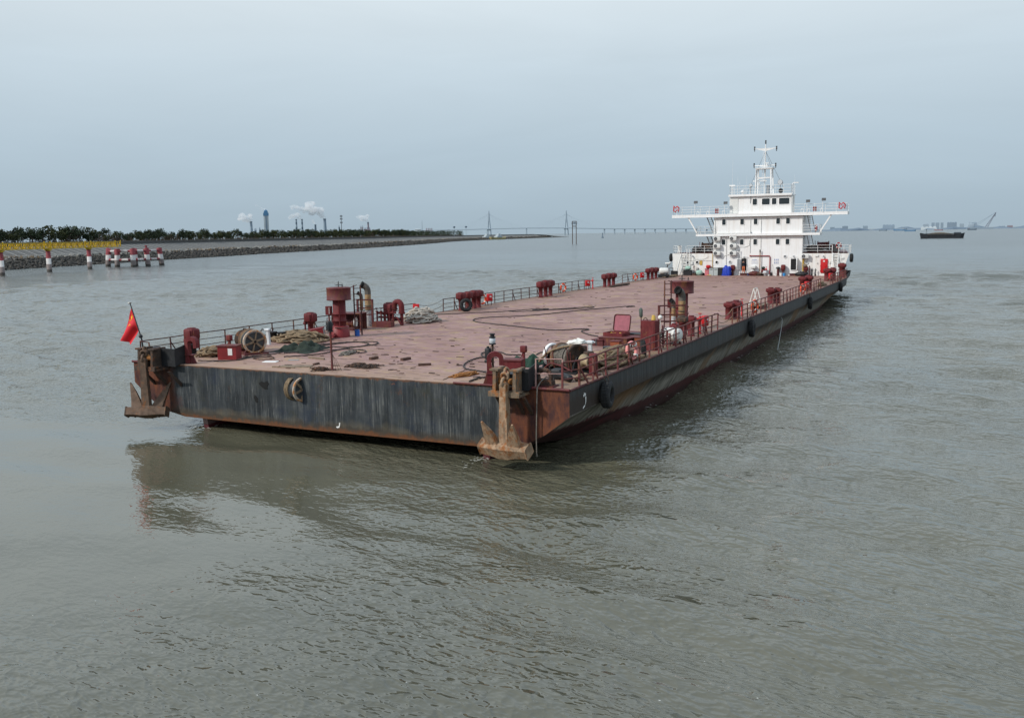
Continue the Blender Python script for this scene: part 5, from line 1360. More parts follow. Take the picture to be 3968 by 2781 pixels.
for p, lb, g, s in (((9.88,27.3,0), 'maroon round tank ventilator in the first right bank after the rope gap', 'ventilators in the first right bank', 1), ((9.68,28.0,0), 'maroon round tank ventilator in the first right bank after the rope gap', 'ventilators in the first right bank', 1.03),
    ((9.55,39.6,0), 'maroon round tank ventilator in the second right bank, past the white frame', 'ventilators in the second right bank', 1.12), ((9.9,40.2,0), 'maroon round tank ventilator in the second right bank, past the white frame', 'ventilators in the second right bank', 1.08),
    ((9.3,55.2,0), 'maroon round tank ventilator in the third right bank, just past the far life ring', 'ventilators in the third right bank', 1.18), ((9.75,55.8,0), 'maroon round tank ventilator in the third right bank, just past the far life ring', 'ventilators in the third right bank', 1.25), ((9.5,56.8,0), 'maroon round tank ventilator in the third right bank, just past the far life ring', 'ventilators in the third right bank', 1.2),
    ((9.2,71.2,0), 'maroon round tank ventilator in the right bank closest to the red door', 'ventilators in the fourth right bank', 1.25), ((9.7,71.8,0), 'maroon round tank ventilator in the right bank closest to the red door', 'ventilators in the fourth right bank', 1.2), ((9.5,73.2,0), 'maroon round tank ventilator in the right bank closest to the red door', 'ventilators in the fourth right bank', 1.25),
    ((9.75,79.0,0), 'tall dark maroon ventilator at the very end of the right rail', None, 1.5)):
    c_ = dup(CV, p, lb, g, 0, s)
    if g is None and 'group' in c_: del c_['group']

# ------------------------------------------------------------------ big ventilator towers and exhausts
def big_vent(loc, label, lad, lw):
    x, y, z = loc; rt = empty('ventilator_tower', loc, label, 'ventilator')
    m = MB()
    n = 8; m.lathe(loc, (0,0,1), [(0,.52),(.60,.48),(.62,.42)], 8); m.build('base', M['red_d2'], rt)
    m = MB(); m.lathe((x,y,.6), (0,0,1), [(0,.34),(.25,.34),(.26,.39),(.30,.39),(.31,.34),(.62,.34),(.63,.39),(.67,.39),(.68,.34),(1.5,.34)], 22); m.tube([(x+.22,y-.30,.55),(x+.22,y-.30,1.7),(x+.25,y-.36,1.85),(x+.25,y-.36,2.0)], .035, 6); m.build('column', M['maroon'], rt)
    m = MB(); m.lathe((x,y,1.98), (0,0,1), [(0,.61),(.03,.67),(.06,.635),(.60,.635),(.62,.65),(.66,.65),(.68,.55),(.71,.0)], 28); m.build('head', M['maroon2'], rt)
    m = MB(); m.cyl((x,y,2.68), (x,y,2.98), .025, n=6); m.torus((x,y,2.78), (0,0,1), .17, .018, 14, 5)
    for a in range(2): m.beam((x-.17*math.cos(a*PI/2),y-.17*math.sin(a*PI/2),2.78), (x+.17*math.cos(a*PI/2),y+.17*math.sin(a*PI/2),2.78), .02)
    m.cyl((x+.4,y-.2,2.7), (x+.4,y-.2,2.85), .03, n=6); m.build('hand_wheel', M['darkgrey'], rt)
    m = MB(); q = Vector(lad); t = Vector((q.x+(x-q.x)*.02, q.y, 2.72)); ladder(m, q, t, .36, lw, 9, .018, .028)
    m.beam(t, (x+(q.x-x)*.6, y+(q.y-y)*.6, 2.6), .03); m.build('ladder', M['rail_l'], rt)
    m = MB(); R = Matrix.Rotation(.3, 3, 'Z'); m.box((x-.62,y-.1,1.42), (.30,.25,.46), R); m.beam((x-.62,y-.1,0), (x-.62,y-.1,1.25), .06); m.m = 1; m.box((x-.50,y-.23,1.42), (.02,.02,.34), R); m.build('control_box', [M['maroon'], M['acwhite']], rt)
    m = MB(); m.box((x+.65,y-.45,.55), (1.3,.05,.05)); m.tube([(x-.45,y-.5,.6),(x-.45,y-.5,1.05),(x-.15,y-.5,1.05),(x-.15,y-.5,.6)], .02, 5); m.build('guard_rail', M['rail_l'], rt)
    return rt
M['red_d2'] = paint('dark_red_base', (.20,.02,.022), .5, .2, .25)
big_vent((-7.55,11.1,0), 'tall maroon mushroom ventilator tower on the left with ladder', (-7.15,12.2,0), (.8,.6,0))
big_vent((8.45,20.4,0), 'maroon mushroom ventilator tower on the right partly hidden behind two sooty exhaust pipes', (7.98,19.35,0), (.85,.5,0))
def exhaust(loc, label, fr, side, wrapz, h1=2.15, h2=1.82, ft=1.62):
    """two pipes turning outward with sooty mouths, held by a frame"""
    x, y, z = loc; rt = empty('exhaust_stack', loc, label, 'exhaust stack')
    for (dx, dy, r, h, nm) in ((.22,0,.185,h1,'main_pipe'), (-.2,-.1,.105,h2,'small_pipe')):
        px_, py_ = x+dx, y+dy; o = Vector((px_,py_,0)); d = Vector(side).normalized()
        m = MB(); m.m = 0; m.cyl(o, o+Vector((0,0,.25)), r*1.15, n=14); m.cyl(o+Vector((0,0,.25)), o+Vector((0,0,.95)), r*1.1, n=16); m.m = 1
        m.cyl(o+Vector((0,0,.95)), o+Vector((0,0,h-.25)), r, n=16, caps=False)
        m.m = 2; pts = [o+Vector((0,0,h-.25)), o+Vector((0,0,h-.05))] + [o+Vector((0,0,h-.05))+d*(1-math.cos(a))*r*1.7+Vector((0,0,math.sin(a)*r*1.7)) for a in (.35,.7,1.05,1.35)]
        m.tube(pts, [r]*len(pts), 16, caps=False)
        e = pts[-1]; t = (pts[-1]-pts[-2]).normalized(); m.m = 3
        m.lathe(e, t, [(0,r),(r*.5,r*1.12),(r*.9,r*1.15),(r*.9,r*.95),(r*.2,r*.85),(r*.18,0)], 16, False)
        m.build(nm, [M['wrap'] if wrapz else M['rust_pipe'], M['rust_pipe'], M['pipe_grey'], M['soot']], rt)
    m = MB(); (ax, ay), (bx, by) = fr
    for (qx, qy) in ((ax,ay), (bx,by)):
        m.beam((qx,qy,0), (qx,qy,ft+.03), .10)
    for zz in (.75, ft*.7, ft): m.beam((ax,ay,zz), (bx,by,zz), .07)
    m.build('frame', M['maroon_d'], rt)
    m = MB(); m.torus((x+.22,y,1.22), (0,0,1), .215, .02, 16, 5); m.torus((x+.22,y,.98), (0,0,1), .225, .02, 16, 5); m.build('clamp', M['darkgrey'], rt); return rt
M['pipe_grey'] = paint('sooty_grey_pipe', (.12,.105,.088), .8, .4, .35, rcol=(.2,.09,.04), dirt=((.03,.03,.03), .6), sc=4)
exhaust((-9.75,16.5,0), 'left pair of rust streaked exhaust pipes with black mouths beside the tall ladder', ((-9.75,15.75), (-8.95,16.1)), (-.75,-.65,.1), True)
exhaust((8.92,18.05,0), 'right pair of rust coloured exhaust pipes with black mouths in front of the ventilator tower', ((8.25,16.95), (9.45,17.7)), (-.35,-.9,.05), True, 2.0, 1.62, 1.55)

# ================================================================== bow: anchors and their brackets
def anchor(loc, label, mat, rz, tilt, cs=1.0, sp=0, fl=1):
    """stockless anchor hanging by its shank; local origin at the shackle"""
    rt = empty('ship_anchor', loc, label, 'anchor'); T0 = Matrix.Translation(Vector(loc)) @ Matrix.Rotation(rz, 4, 'Z')
    m = MB(); m.T = T0
    sh = [(-.13,-.13), (.13,-.13), (.13,.13), (-.13,.13)]
    P = [(0, .10, .08), (-.05, .13, .13), (-.25, .12, .13), (-2.0, .17, .14), (-2.25, .19, .15)]
    vs = []
    for z, a, b in P: vs += [(-a,-b,z), (a,-b,z), (a,b,z), (-a,b,z)]
    m.add(vs, [(3,2,1,0), (16,17,18,19)] + [(i*4+k, i*4+(k+1)%4, (i+1)*4+(k+1)%4, (i+1)*4+k) for i in range(4) for k in range(4)])
    m.build('shank', mat, rt)
    T1 = T0 @ Matrix.Translation((0,0,-2.28)) @ Matrix.Rotation(tilt, 4, 'X') @ Matrix.Scale(cs, 4)
    m = MB(); m.T = T1
    # crown: long hexagonal block, waisted, flared at the ends
    S = [(-1.0,.25,.27), (-.93,.20,.24), (-.5,.22,.28), (-.2,.27,.33), (.2,.27,.33), (.5,.22,.28), (.93,.20,.24), (1.0,.25,.27)]
    vs = []
    for x, hz, hy in S: vs += [(x,-hy,-hz*.9), (x,-hy,hz*.75), (x,-hy*.7,hz), (x,hy*.7,hz), (x,hy,hz*.75), (x,hy,-hz*.9), (x,hy*.8,-hz), (x,-hy*.8,-hz)]
    m.add(vs, [tuple(range(7,-1,-1)), tuple(range(56,64))] + [(i*8+k, i*8+(k+1)%8, (i+1)*8+(k+1)%8, (i+1)*8+k) for i in range(7) for k in range(8)])
    for sx in (-.6, .6): m.cyl((sx,-.1,-.22), (sx,.1,-.22), .05, n=8)
    m.build('crown', mat, rt)
    for s in (-1, 1):
        m = MB(); m.T = T1
        R = [(.08, .17, .74, .16), (.40, .24, .70, .12), (.80, .40, .68, .08), (1.18, .60, .66, .035)]   # z, x inner, x outer, half thickness
        vs = []
        for z, a, b, th in R: a += sp*(z-.08); b += sp*(z-.08); vs += [(s*a,-th,z*fl), (s*b,-th*.8,z*fl), (s*b,th*.8,z*fl), (s*a,th,z*fl)]
        m.add(vs, [(0,1,2,3), (15,14,13,12)] + [(i*4+k, i*4+(k+1)%4, (i+1)*4+(k+1)%4, (i+1)*4+k) for i in range(3) for k in range(4)])
        m.build('fluke', mat, rt)
    m = MB(); m.T = T0; m.torus((0,0,.02), (1,0,0), .15, .055, 14, 6); m.torus((0,.06,.22), (0,1,.3), .13, .05, 12, 6); m.torus((0,.2,.36), (1,0,.2), .13, .05, 12, 6); m.build('shackle', mat, rt)
    return rt
def anchor_bracket(x0, x1, label, plate_x, pm, rustm, aft):
    """two upright cheeks with a roller between them, a shelf, raking struts and the dark side plates"""
    xm = (x0+x1)/2; rt = empty('anchor_bracket', (xm, -.4, 0), label, 'anchor bracket')
    for xx in (x0, x1):
        m = MB(); m.prism([(-.80,-.12), (-.74,.70), (-.42,.74), (-.02,.74), (-.02,-.12)], (xx-.06,0,0), (0,1,0), (0,0,1), (.12,0,0)); m.box((xx,-.62,.70), (.34,.32,.07)); m.box((xx,-.62,-.06), (.36,.34,.07)); m.build('cheek', rustm, rt)
    m = MB(); m.lathe((x0+.07,-.42,.27), (1,0,0), [(0,.17),(.08,.17),(.2,.11),((x1-x0)*.5-.07,.10),(x1-x0-.34,.11),(x1-x0-.22,.17),(x1-x0-.14,.17)], 16); m.build('roller', M['rust_or'], rt)
    m = MB(); m.box((xm,-.40,-.17), (x1-x0+.42,.80,.08)); m.box((xm,-.81,-.13), (x1-x0+.42,.06,.18)); m.build('shelf', rustm, rt)
    for xx in (x0+.02, x1-.02, plate_x):
        m = MB(); m.prism([(-.72,-.21), (-.60,-.21), (-.02,-.78), (-.02,-.95)], (xx-.05,0,0), (0,1,0), (0,0,1), (.10,0,0)); m.build('strut', M['rust_d'], rt)
    m = MB(); sg = 1 if plate_x > xm else -1
    m.prism([(-.30,-.05), (-.30,.70), (.35,.84), (aft,.80), (aft+.25,.02), (.0,.02)], (plate_x-.015,0,0), (0,1,0), (0,0,1), (.03,0,0))
    a, b = (x1+.06, plate_x-.02) if sg > 0 else (plate_x+.02, x0-.06)
    m.box(((a+b)/2, -.28, .33), (abs(b-a), .04, .76)); m.build('side_plate', pm, rt)
    m = MB(); m.box((xm,.45,.012+.22), (x1-x0+.1,.7,.42)); m.build('chain_stopper', M['black'], rt)
    return rt
M['rust_or'] = paint('orange_rust_roller', (.30,.125,.035), .85, .35, .4, sc=5)
anchor_bracket(7.95, 8.72, 'pale rusty anchor bracket with roller overhanging the right bow', 9.02, M['black'], M['rust_pale2'] if 'rust_pale2' in M else M['rust_pale'], .55)
anchor_bracket(-9.22, -8.45, 'dark rusty anchor bracket with wide black plates on the left bow', -7.6, M['black'], M['rust_d'], .35)
anchor((8.38,-.86,.28), 'pale rusty stockless anchor hanging off the right bow', M['rust_pale'], -.06, .50, .95)
anchor((-8.82,-.86,.30), 'dark brown stockless anchor hanging off the far left bow corner', M['rust_dk2'] if 'rust_dk2' in M else paint('anchor_dark_rust', (.13,.085,.06), .9, .4, .5, rcol=(.2,.08,.03), bump=.6, sc=4), .42, -.42, .88, .34, 1.25)

# flag
def make_flag():
    A, B, C, D = Vector((-11.01,.6,2.32)), Vector((-10.72,.6,1.48)), Vector((-11.86,.6,.86)), Vector((-11.18,.6,.66))
    def S(u, v):
        p = A.lerp(B, v).lerp(C.lerp(D, v), u)
        p += Vector((.28*u*(1-u)*v*1.6 - .22*u*(1-u)*(1-v), .10*math.sin(7*v+3.2*u)*min(1,u*3), .34*u*(1-u)*v - .25*u*(1-u)*(1-v)))
        p.x += .035*math.sin(11*v+2*u)*u
        return p
    rt = empty('flag_pole', (-10.45,.6,.02), 'red flag with yellow stars drooping from a leaning dark pole at the left bow corner', 'flag')
    m = MB(); m.cyl((-10.40,.6,.02), (-10.52,.6,.95), .035, n=8); m.cyl((-10.52,.6,.95), (-11.09,.6,2.54), .028, .022, 8); m.ball((-10.56,.6,1.05), .09, 8, 6); m.m = 1; m.cyl((-11.09,.6,2.52), (-11.11,.6,2.56), .085, n=10); m.build('pole', [M['black'], M['acwhite']], rt)
    m = MB(); m.grid(S, 22, 18); f = m.build('flag', M['flagred'], rt)
    m = MB()
    def star(cu, cv, r, rot):
        for sgn in (-1, 1):
            vs = []
            for k in range(10):
                a = rot + k*PI/5; rr = r if k % 2 == 0 else r*.4
                u, v = cu + rr*math.cos(a)/1.25, cv + rr*math.sin(a)/.85
                p = S(max(0,u), max(0,v)); e = .01
                n = (S(u+e, v)-S(u, v)).cross(S(u, v+e)-S(u, v)).normalized(); vs.append(p + n*sgn*.006)
            c = S(cu, cv); n = (S(cu+.01, cv)-c).cross(S(cu, cv+.01)-c).normalized(); vs.append(c+n*sgn*.006)
            m.add(vs, [(k, (k+1)%10, 10) for k in range(10)])
    star(.17, .25, .135, .2)
    for cu, cv, ro in ((.33,.10,.5), (.40,.20,.9), (.40,.35,.2), (.33,.46,.7)): star(cu, cv, .05, ro)
    m.build('stars', M['flagyellow'], f)
make_flag()

# hooked chain brackets
def hook_post(loc, label, w, rz):
    x, y, z = loc; rt = empty('hooked_bracket', loc, label, 'bracket'); R = Matrix.Translation(Vector(loc)) @ Matrix.Rotation(rz, 4, 'Z')
    m = MB(); m.T = R; out = [(-.20,0), (-.20,.90)] + [(-.20+.30*(1-math.cos(a))*1.0, .90+.26*math.sin(a)) for a in [PI*k/8 for k in range(1,9)]] + [(.40,.66), (.24,.66), (.24,.86)] + [(.10+.14*math.cos(a), .88+.10*math.sin(a)) for a in [PI*k/5 for k in range(0,6)]] + [(.0,0)]
    m.prism(out, (0,-w/2,0), (1,0,0), (0,0,1), (0,w,0)); m.build('arm', M['maroon'], rt)
    m = MB(); m.T = R; m.prism([(-.34,0),(.30,0),(.12,.36),(-.22,.36)], (0,-.03,0), (1,0,0), (0,0,1), (0,.06,0)); m.box((0,0,.37), (.45,w*1.3,.04)); m.build('foot', M['maroon2'], rt); return rt
hook_post((-7.42,.42,.02), 'maroon hooked steel bracket standing near the left bow corner', .24, .15)
hook_post((7.32,.32,.02), 'maroon hooked steel bracket beside the lantern post at the right bow', .20, .5)

# lantern post, right
def lantern():
    x, y = 6.9, 1.15; rt = empty('lantern_post', (x,y,.01), 'post with a clear glass lantern and a black lamp box at the right bow', 'lamp post')
    m = MB(); m.cyl((x,y,.01), (x,y,1.32), .045, n=8); m.box((x,y,.03), (.22,.22,.04)); m.build('post', M['rust_d'], rt)
    m = MB(); m.cyl((x,y,1.32), (x,y,1.36), .13, n=12); m.cyl((x,y,1.56), (x,y,1.60), .12, n=12); m.cyl((x,y,1.60), (x,y,1.68), .08, n=10); m.torus((x,y,1.70), (0,0,1), .09, .02, 12, 5)
    m.m = 1; m.lathe((x,y,1.36), (0,0,1), [(0,.09),(.05,.115),(.1,.12),(.15,.115),(.2,.09)], 14); m.build('lantern', [M['black'], M['lensglass']], rt)
    m = MB(); m.rbox((x-.16,y-.06,.98), (.20,.20,.42), .04); m.rbox((x-.16,y-.06,.70), (.22,.22,.12), .03); m.cyl((x-.16,y-.06,1.19),(x-.16,y-.06,1.25),.05,n=8); m.tube([(x-.1,y,1.2),(x+.02,y-.05,1.3),(x+.13,y-.04,1.15),(x+.05,y,1.0)], .012, 4); m.build('lamp_box', M['black'], rt)
lantern()
def mast_light():
    x, y = -.35, 1.04; rt = empty('light_mast', (x,y,.01), 'thin maroon light mast with a black lamp standing at the middle of the bow edge', 'light mast')
    m = MB(); m.cyl((x,y,.01), (x-.02,y,1.55), .045, .04, 8); m.box((x,y,.03),(.2,.2,.04)); m.cyl((x,y,.02),(x-.1,y+.12,.5),.015,n=5); m.cyl((x-.01,y,.9),(x-.01,y,.93),.055,n=8); m.build('pole', M['maroon2'], rt)
    m = MB(); m.cyl((x-.02,y,1.55), (x-.02,y,1.60), .12, n=12); m.lathe((x-.02,y,1.60), (0,0,1), [(0,.08),(.05,.10),(.30,.10),(.34,.07),(.38,.02)], 12); m.rbox((x-.06,y-.05,1.80), (.17,.17,.36), .03); m.build('lamp', M['black'], rt)
    m = MB()
    rng = random.Random(2)
    for k in range(5): m.tube([(x+.02,y-.03,1.0-.1*k), (x+.10+.05*k,y-.15,.5), (x+.1+.1*k,y-.25+.05*k,.02), (x-.3-.1*k,y-.3+.1*k,.02)], .008, 4)
    m.build('wires', M['rust_d'], rt)
mast_light()

# chests and posts
def chest(loc, label, d, mat, rz, paper=False):
    x, y, z = loc; rt = empty('deck_chest', loc, label, 'chest'); R = Matrix.Translation(Vector(loc)) @ Matrix.Rotation(rz, 4, 'Z')
    m = MB(); m.T = R; m.box((0,0,d[2]/2), d); m.build('body', mat, rt)
    m = MB(); m.T = R; m.box((0,0,d[2]+.025), (d[0]+.08,d[1]+.08,.05)); m.build('lid', M['maroon2'], rt)
    if paper:
        m = MB(); m.T = R; m.box((d[0]*.18,-d[1]/2-.006,d[2]*.60), (.20,.006,.30)); m.build('paper', M['paper'], rt)
    return rt
chest((-6.85,2.15,.01), 'dark red deck chest with a white paper on its front near the left winch', (.85,.6,.58), M['red_d2'], .35, True)
chest((6.95,2.75,.01), 'maroon deck chest behind the anchor bracket at the right bow', (.7,.5,.52), M['maroon'], .2)
def ctrl_post(loc, label):
    x, y, z = loc; rt = empty('control_post', loc, label, 'control post'); m = MB(); m.beam((x,y,z), (x,y,z+.75), .09); m.box((x,y,z+.02),(.22,.22,.04)); m.tube([(x-.05,y,.2),(x-.12,y-.05,.5),(x-.05,y,.72)],.02,5); m.build('post', M['maroon'], rt)
    m = MB(); m.rbox((x,y,z+.87), (.24,.20,.26), .03); m.build('switch_box', M['maroon'], rt); return rt
ctrl_post((-7.3,2.65,.01), 'maroon switch box on a post between the chest and the left winch')
p_ = ctrl_post((7.05,3.45,.01), 'maroon switch box on a post left of the white winch wheel')

# winches
def winch(loc, rz, label, parts):
    rt = empty('mooring_winch', loc, label, 'winch'); T = Matrix.Translation(Vector(loc)) @ Matrix.Rotation(rz, 4, 'Z')
    for nm, fn, mats in parts:
        m = MB(); m.T = T; fn(m); m.build(nm, mats, rt)
    return rt
def spoked(m, x, z, R, spokes=6, w=.10):
    m.m = 0; m.lathe((x-w/2,0,z), (1,0,0), [(0,R-.09),(0,R),(w,R),(w,R-.09),(0,R-.09)], 32, False)
    m.m = 1
    for k in range(spokes):
        a = 2*PI*k/spokes+.3; m.beam((x,math.cos(a)*.08,z+math.sin(a)*.08), (x,math.cos(a)*(R-.07),z+math.sin(a)*(R-.07)), .05, .09)
    m.cyl((x-w*.7,0,z), (x+w*.7,0,z), .10, n=14); m.m = 2; m.cyl((x+w*.7,0,z), (x+w*.9,0,z), .06, n=10); m.m = 0
def drumrope(m, xa, xb, z, r, rr=.035):
    n = int((xb-xa)/(rr*1.85)); pts = []
    m.m = 0; m.cyl((xa,0,z), (xb,0,z), r-rr*.6, n=24)
    for k in range(n): m.torus((xa+(k+.5)*(xb-xa)/n,0,z), (1,random.uniform(-.05,.05),random.uniform(-.05,.05)), r+random.uniform(-.012,.02), rr, 26, 5)
M['flange_w'] = paint('white_rusty_flange', (.46,.40,.33), .7, .35, .75, rcol=(.34,.14,.04), sc=4, bump=.4)
M['flange_r'] = paint('rusty_flange', (.15,.09,.06), .8, .4, .5, rcol=(.28,.12,.04), sc=4, bump=.5)
M['spoke'] = paint('spoke_brown', (.24,.17,.11), .8, .3, .5, sc=5)
winch((-7.25,4.05,.01), -.55, 'left bow winch with a rusty white six-spoked wheel and rope drum', [
    ('spoked_flange', lambda m: spoked(m, .42, .58, .55), [M['flange_w'], M['spoke'], M['soot']]),
    ('drum', lambda m: (m.cyl((.36,0,.58),(.05,0,.58),.42,n=24), m.lathe((.0,0,.58),(1,0,0),[(0,.2),(0,.53),(.05,.53),(.05,.2)],28,False)), [M['darkgrey']]),
    ('rope_drum', lambda m: drumrope(m, -.34, 0, .58, .46), [M['tan_rope']]),
    ('inner_flange', lambda m: (m.lathe((-.42,0,.58),(1,0,0),[(0,.05),(0,.54),(.06,.54),(.06,.05)],28,False), m.cyl((-1.5,0,.58),(.5,0,.58),.07,n=10)), [M['flange_r']]),
    ('second_drum', lambda m: (m.lathe((-1.35,0,.55),(1,0,0),[(0,.46),(.06,.46),(.07,.28),(.62,.28),(.63,.46),(.69,.46)],24), m.tube([(-1.3,.05,.98),(-1.1,0,1.05),(-.8,.05,1.0),(-.6,0,.93)],.05,6)), [M['rust_d']]),
    ('frame', lambda m: [m.prism([(-.5,0),(.5,0),(.14,.66),(-.14,.66)],(xx-.05,0,0),(0,1,0),(0,0,1),(.1,0,0)) for xx in (-1.5,-.56,.28)] + [m.box((-.5,0,.04),(2.3,1.1,.08)), m.rbox((-1.0,.62,.4),(.5,.4,.6),.08)], [M['maroon_d']]),
    ('brake_lever', lambda m: (m.cyl((-.9,-.3,.2),(-.95,-.1,1.1),.03,n=6), m.cyl((-.2,.3,.6),(.2,.45,1.15),.02,n=6)), [M['rust_d']])])
winch((8.72,4.05,.01), -.43, 'right bow winch with a white wheel and a fat drum of grey wire rope', [
    ('white_wheel', lambda m: spoked(m, -.98, .55, .47, 5, .13), [M['white'], M['rust_d'], M['soot']]),
    ('inner_flange', lambda m: m.lathe((-.52,0,.55),(1,0,0),[(0,.05),(0,.54),(.09,.54),(.09,.05)],28,False), [M['flange_r']]),
    ('rope_drum', lambda m: drumrope(m, -.42, .34, .55, .44, .030), [M['grey_rope']]),
    ('outer_flange', lambda m: (m.lathe((.36,0,.55),(1,0,0),[(0,.05),(0,.55),(.09,.55),(.09,.46),(.05,.44),(.05,.05)],28,False), m.cyl((-1.1,0,.55),(1.15,0,.55),.07,n=10)), [M['rust_d']]),
    ('warping_head', lambda m: m.lathe((.78,0,.48),(1,0,0),[(0,.27),(.05,.27),(.1,.17),(.34,.16),(.40,.25),(.46,.27),(.46,.2),(.43,.0)],20), [M['flange_cream']]),
    ('frame', lambda m: [m.prism([(-.45,0),(.45,0),(.14,.62),(-.14,.62)],(xx-.05,0,0),(0,1,0),(0,0,1),(.1,0,0)) for xx in (-1.12,-.72,.55)] + [m.box((-.2,0,.04),(2.2,1.0,.08)), m.rbox((-.75,.55,.34),(.6,.45,.55),.08)], [M['black']]),
    ('gear_case', lambda m: (m.rbox((-.62,.1,.62),(.26,.75,.75),.10), m.cyl((-.62,-.42,.3),(-.62,-.2,.3),.16,n=14)), [M['rust_d']]), ('brake_box', lambda m: m.rbox((.62,.42,.45),(.3,.4,.7),.06), [M['rust_d']]),
    ('brake_levers', lambda m: [m.cyl((x,-.45,.1),(x+dx,-.62,h),.02,n=5) for x, dx, h in ((-.7,-.05,.95),(-.35,.08,.8),(.5,.03,1.0),(.62,.1,.85))] + [m.tube([(-.9,-.5,.1),(-.4,-.6,.35),(.2,-.6,.3),(.7,-.5,.12)],.03,6)], [M['maroon2']]),
    ('crossed_rope', lambda m: m.tube([(-1.3,-.42,.30),(-.8,-.5,.66),(-.4,-.48,.85),(.0,-.35,.98),(.3,-.1,1.04)],.045,6), [M['tan_rope']])]) if M.setdefault('flange_cream', paint('cream_warping_head', (.36,.28,.17), .7, .2, .5, sc=5)) else None
# brake handle pedestals
def pedestal(loc, label, mat, h, flat=True):
    x, y, z = loc; rt = empty('brake_pedestal', loc, label, 'pedestal'); m = MB(); m.prism([(-.10,0),(.10,0),(.07,h),(-.07,h)],(x,y-.06,z),(1,0,0),(0,0,1),(0,.12,0)); m.build('column', mat, rt)
    m = MB(); m.rbox((x,y,z+h+.05), (.30,.24,.12), .03); m.cyl((x-.2,y,z+h+.05),(x+.25,y,z+h+.05),.025,n=6); m.build('gear_head', mat, rt)
    m = MB(); m.torus((x+.26,y,z+h+.05),(1,.2,0),.13,.016,16,5); m.build('hand_wheel', M['darkgrey'], rt); return rt
M['zinc'] = paint('zinc_grey_white', (.58,.60,.61), .5, .15, .15)
pedestal((-8.9,7.0,.01), 'pale brake pedestal between the left winch and the tan rope pile', M['zinc'], .70)
pedestal((8.65,6.4,.01), 'pale grey brake pedestal behind the right winch drum', M['zinc'], .82)
# white bag on the winch
def bag():
    rng = random.Random(8); ph = [rng.uniform(0,6.28) for _ in range(6)]; m = MB()
    def f(u, v):
        a, b = 2*PI*u, PI*v; r = 1+.10*math.sin(5*a+ph[0]+3*b)+.08*math.sin(9*b+ph[1]+2*a)+.05*math.sin(13*a+ph[2])
        return (8.1+.42*r*math.sin(b)*math.cos(a), 6.3+.24*r*math.sin(b)*math.sin(a), .84+.15*r*math.cos(b)*(1 if v < .5 else .5)+.03*math.cos(a))
    m.grid(f, 36, 18); tag(m.build('white_bag', M['offwhite'], None, (8.1,6.3,.75)), 'crumpled white canvas bundle lying on top of the right winch gear', 'bag')
bag()
m = MB(); m.rbox((8.1,6.3,.37), (.75,.5,.70), .05); o_ = m.build('winch_motor_box', M['maroon_d'], None, (8.1,6.3,.0)); tag(o_, 'dark maroon motor box under the white canvas bundle on the right', 'motor box')
# maroon upright by the rail, right
rt = empty('guide_roller_post', (9.95,3.45,.01), 'stout maroon roller post inside the right rail in front of the winch drum', 'post')
m = MB(); m.rbox((9.95,3.45,.42), (.30,.22,.84), .05); m.m = 1; m.box((9.95,3.33,.55), (.31,.02,.06)); m.m = 0; m.build('body', [M['maroon'], M['maroon_d']], rt)
m = MB(); m.box((9.95,3.45,.03), (.46,.38,.05)); m.prism([(-.2,0),(.0,0),(0,.3)],(9.98,3.3,.02),(0,-1,0),(0,0,1),(.05,0,0)); m.build('foot', M['maroon2'], rt)
# fairlead with hanging line
def fairlead():
    x, y = 9.25, .55; rt = empty('panama_fairlead', (x,y,.01), 'rounded rusty fairlead eye at the right bow corner with a thin line through it', 'fairlead')
    m = MB(); P = [(-.24,.14)] + [(-.24+.0+.24-.24*math.cos(a)-.0, .30+.20*math.sin(a)) for a in [PI*k/10 for k in range(11)]] + [(.24,.14)]
    m.tube([(x+a*1.05, y, .08+b) for a, b in P]+[(x+.1,y,.17),(x-.1,y,.17)], .085, 8, True); m.prism([(-.36,0),(.36,0),(.34,.20),(.26,.24),(-.26,.24),(-.34,.20)], (x,y-.16,.02), (1,0,0), (0,0,1), (0,.32,0)); m.build('eye', M['rust_d'], rt)
    m = MB(); m.box((x,y,.03), (.9,.5,.05)); m.build('base_plate', M['maroon_d'], rt)
fairlead()
m = MB(); m.tube([(9.35,1.1,.2),(9.3,.6,.33),(9.27,.2,.22),(9.27,-.10,.06),(9.28,-.17,-.6),(9.25,-.17,-1.6),(9.25,-.16,-2.28)], .022, 6); m.tube([(9.25,-.16,-2.28),(9.25,-.16,-2.36)], .035, 6)
tag(m.build('mooring_line', M['grey_rope'], None, (9.27,-.1,.06)), 'thin grey line hanging down the right bow from the fairlead', 'rope')

# bollards
def bollard(loc, label, mat, h=.42, r=.19, group=None):
    x, y, z = loc; rt = empty('mooring_bollard', loc, label, 'bollard', group); m = MB(); m.lathe(loc, (0,0,1), [(0,r*.95),(h*.8,r*.95),(h*.82,r*1.12),(h,r*1.12)], 18); m.build('post', mat, rt)
    m = MB(); m.box((x,y,z+.015), (r*3,r*2.8,.03)); m.build('base', M['rust_d'], rt); return rt
B0 = bollard((-9.75,8.35,.01), 'black bollard left of the pale pedestal by the tan rope pile', M['black'], .5)
dup(B0, (-9.15,8.3,.01), 'black bollard right of the pale pedestal by the tan rope pile'); dup(B0, (-9.55,2.6,.01), 'black bollard behind the maroon hooked bracket on the left'); dup(B0, (8.95,7.7,.01), 'black topped bollard standing in the tan ropes on the right', None, 0, 1.1)
dup(B0, (-9.9,.75,.01), 'black bollard at the extreme left bow corner behind the anchor bracket', None, 0, 1.15)
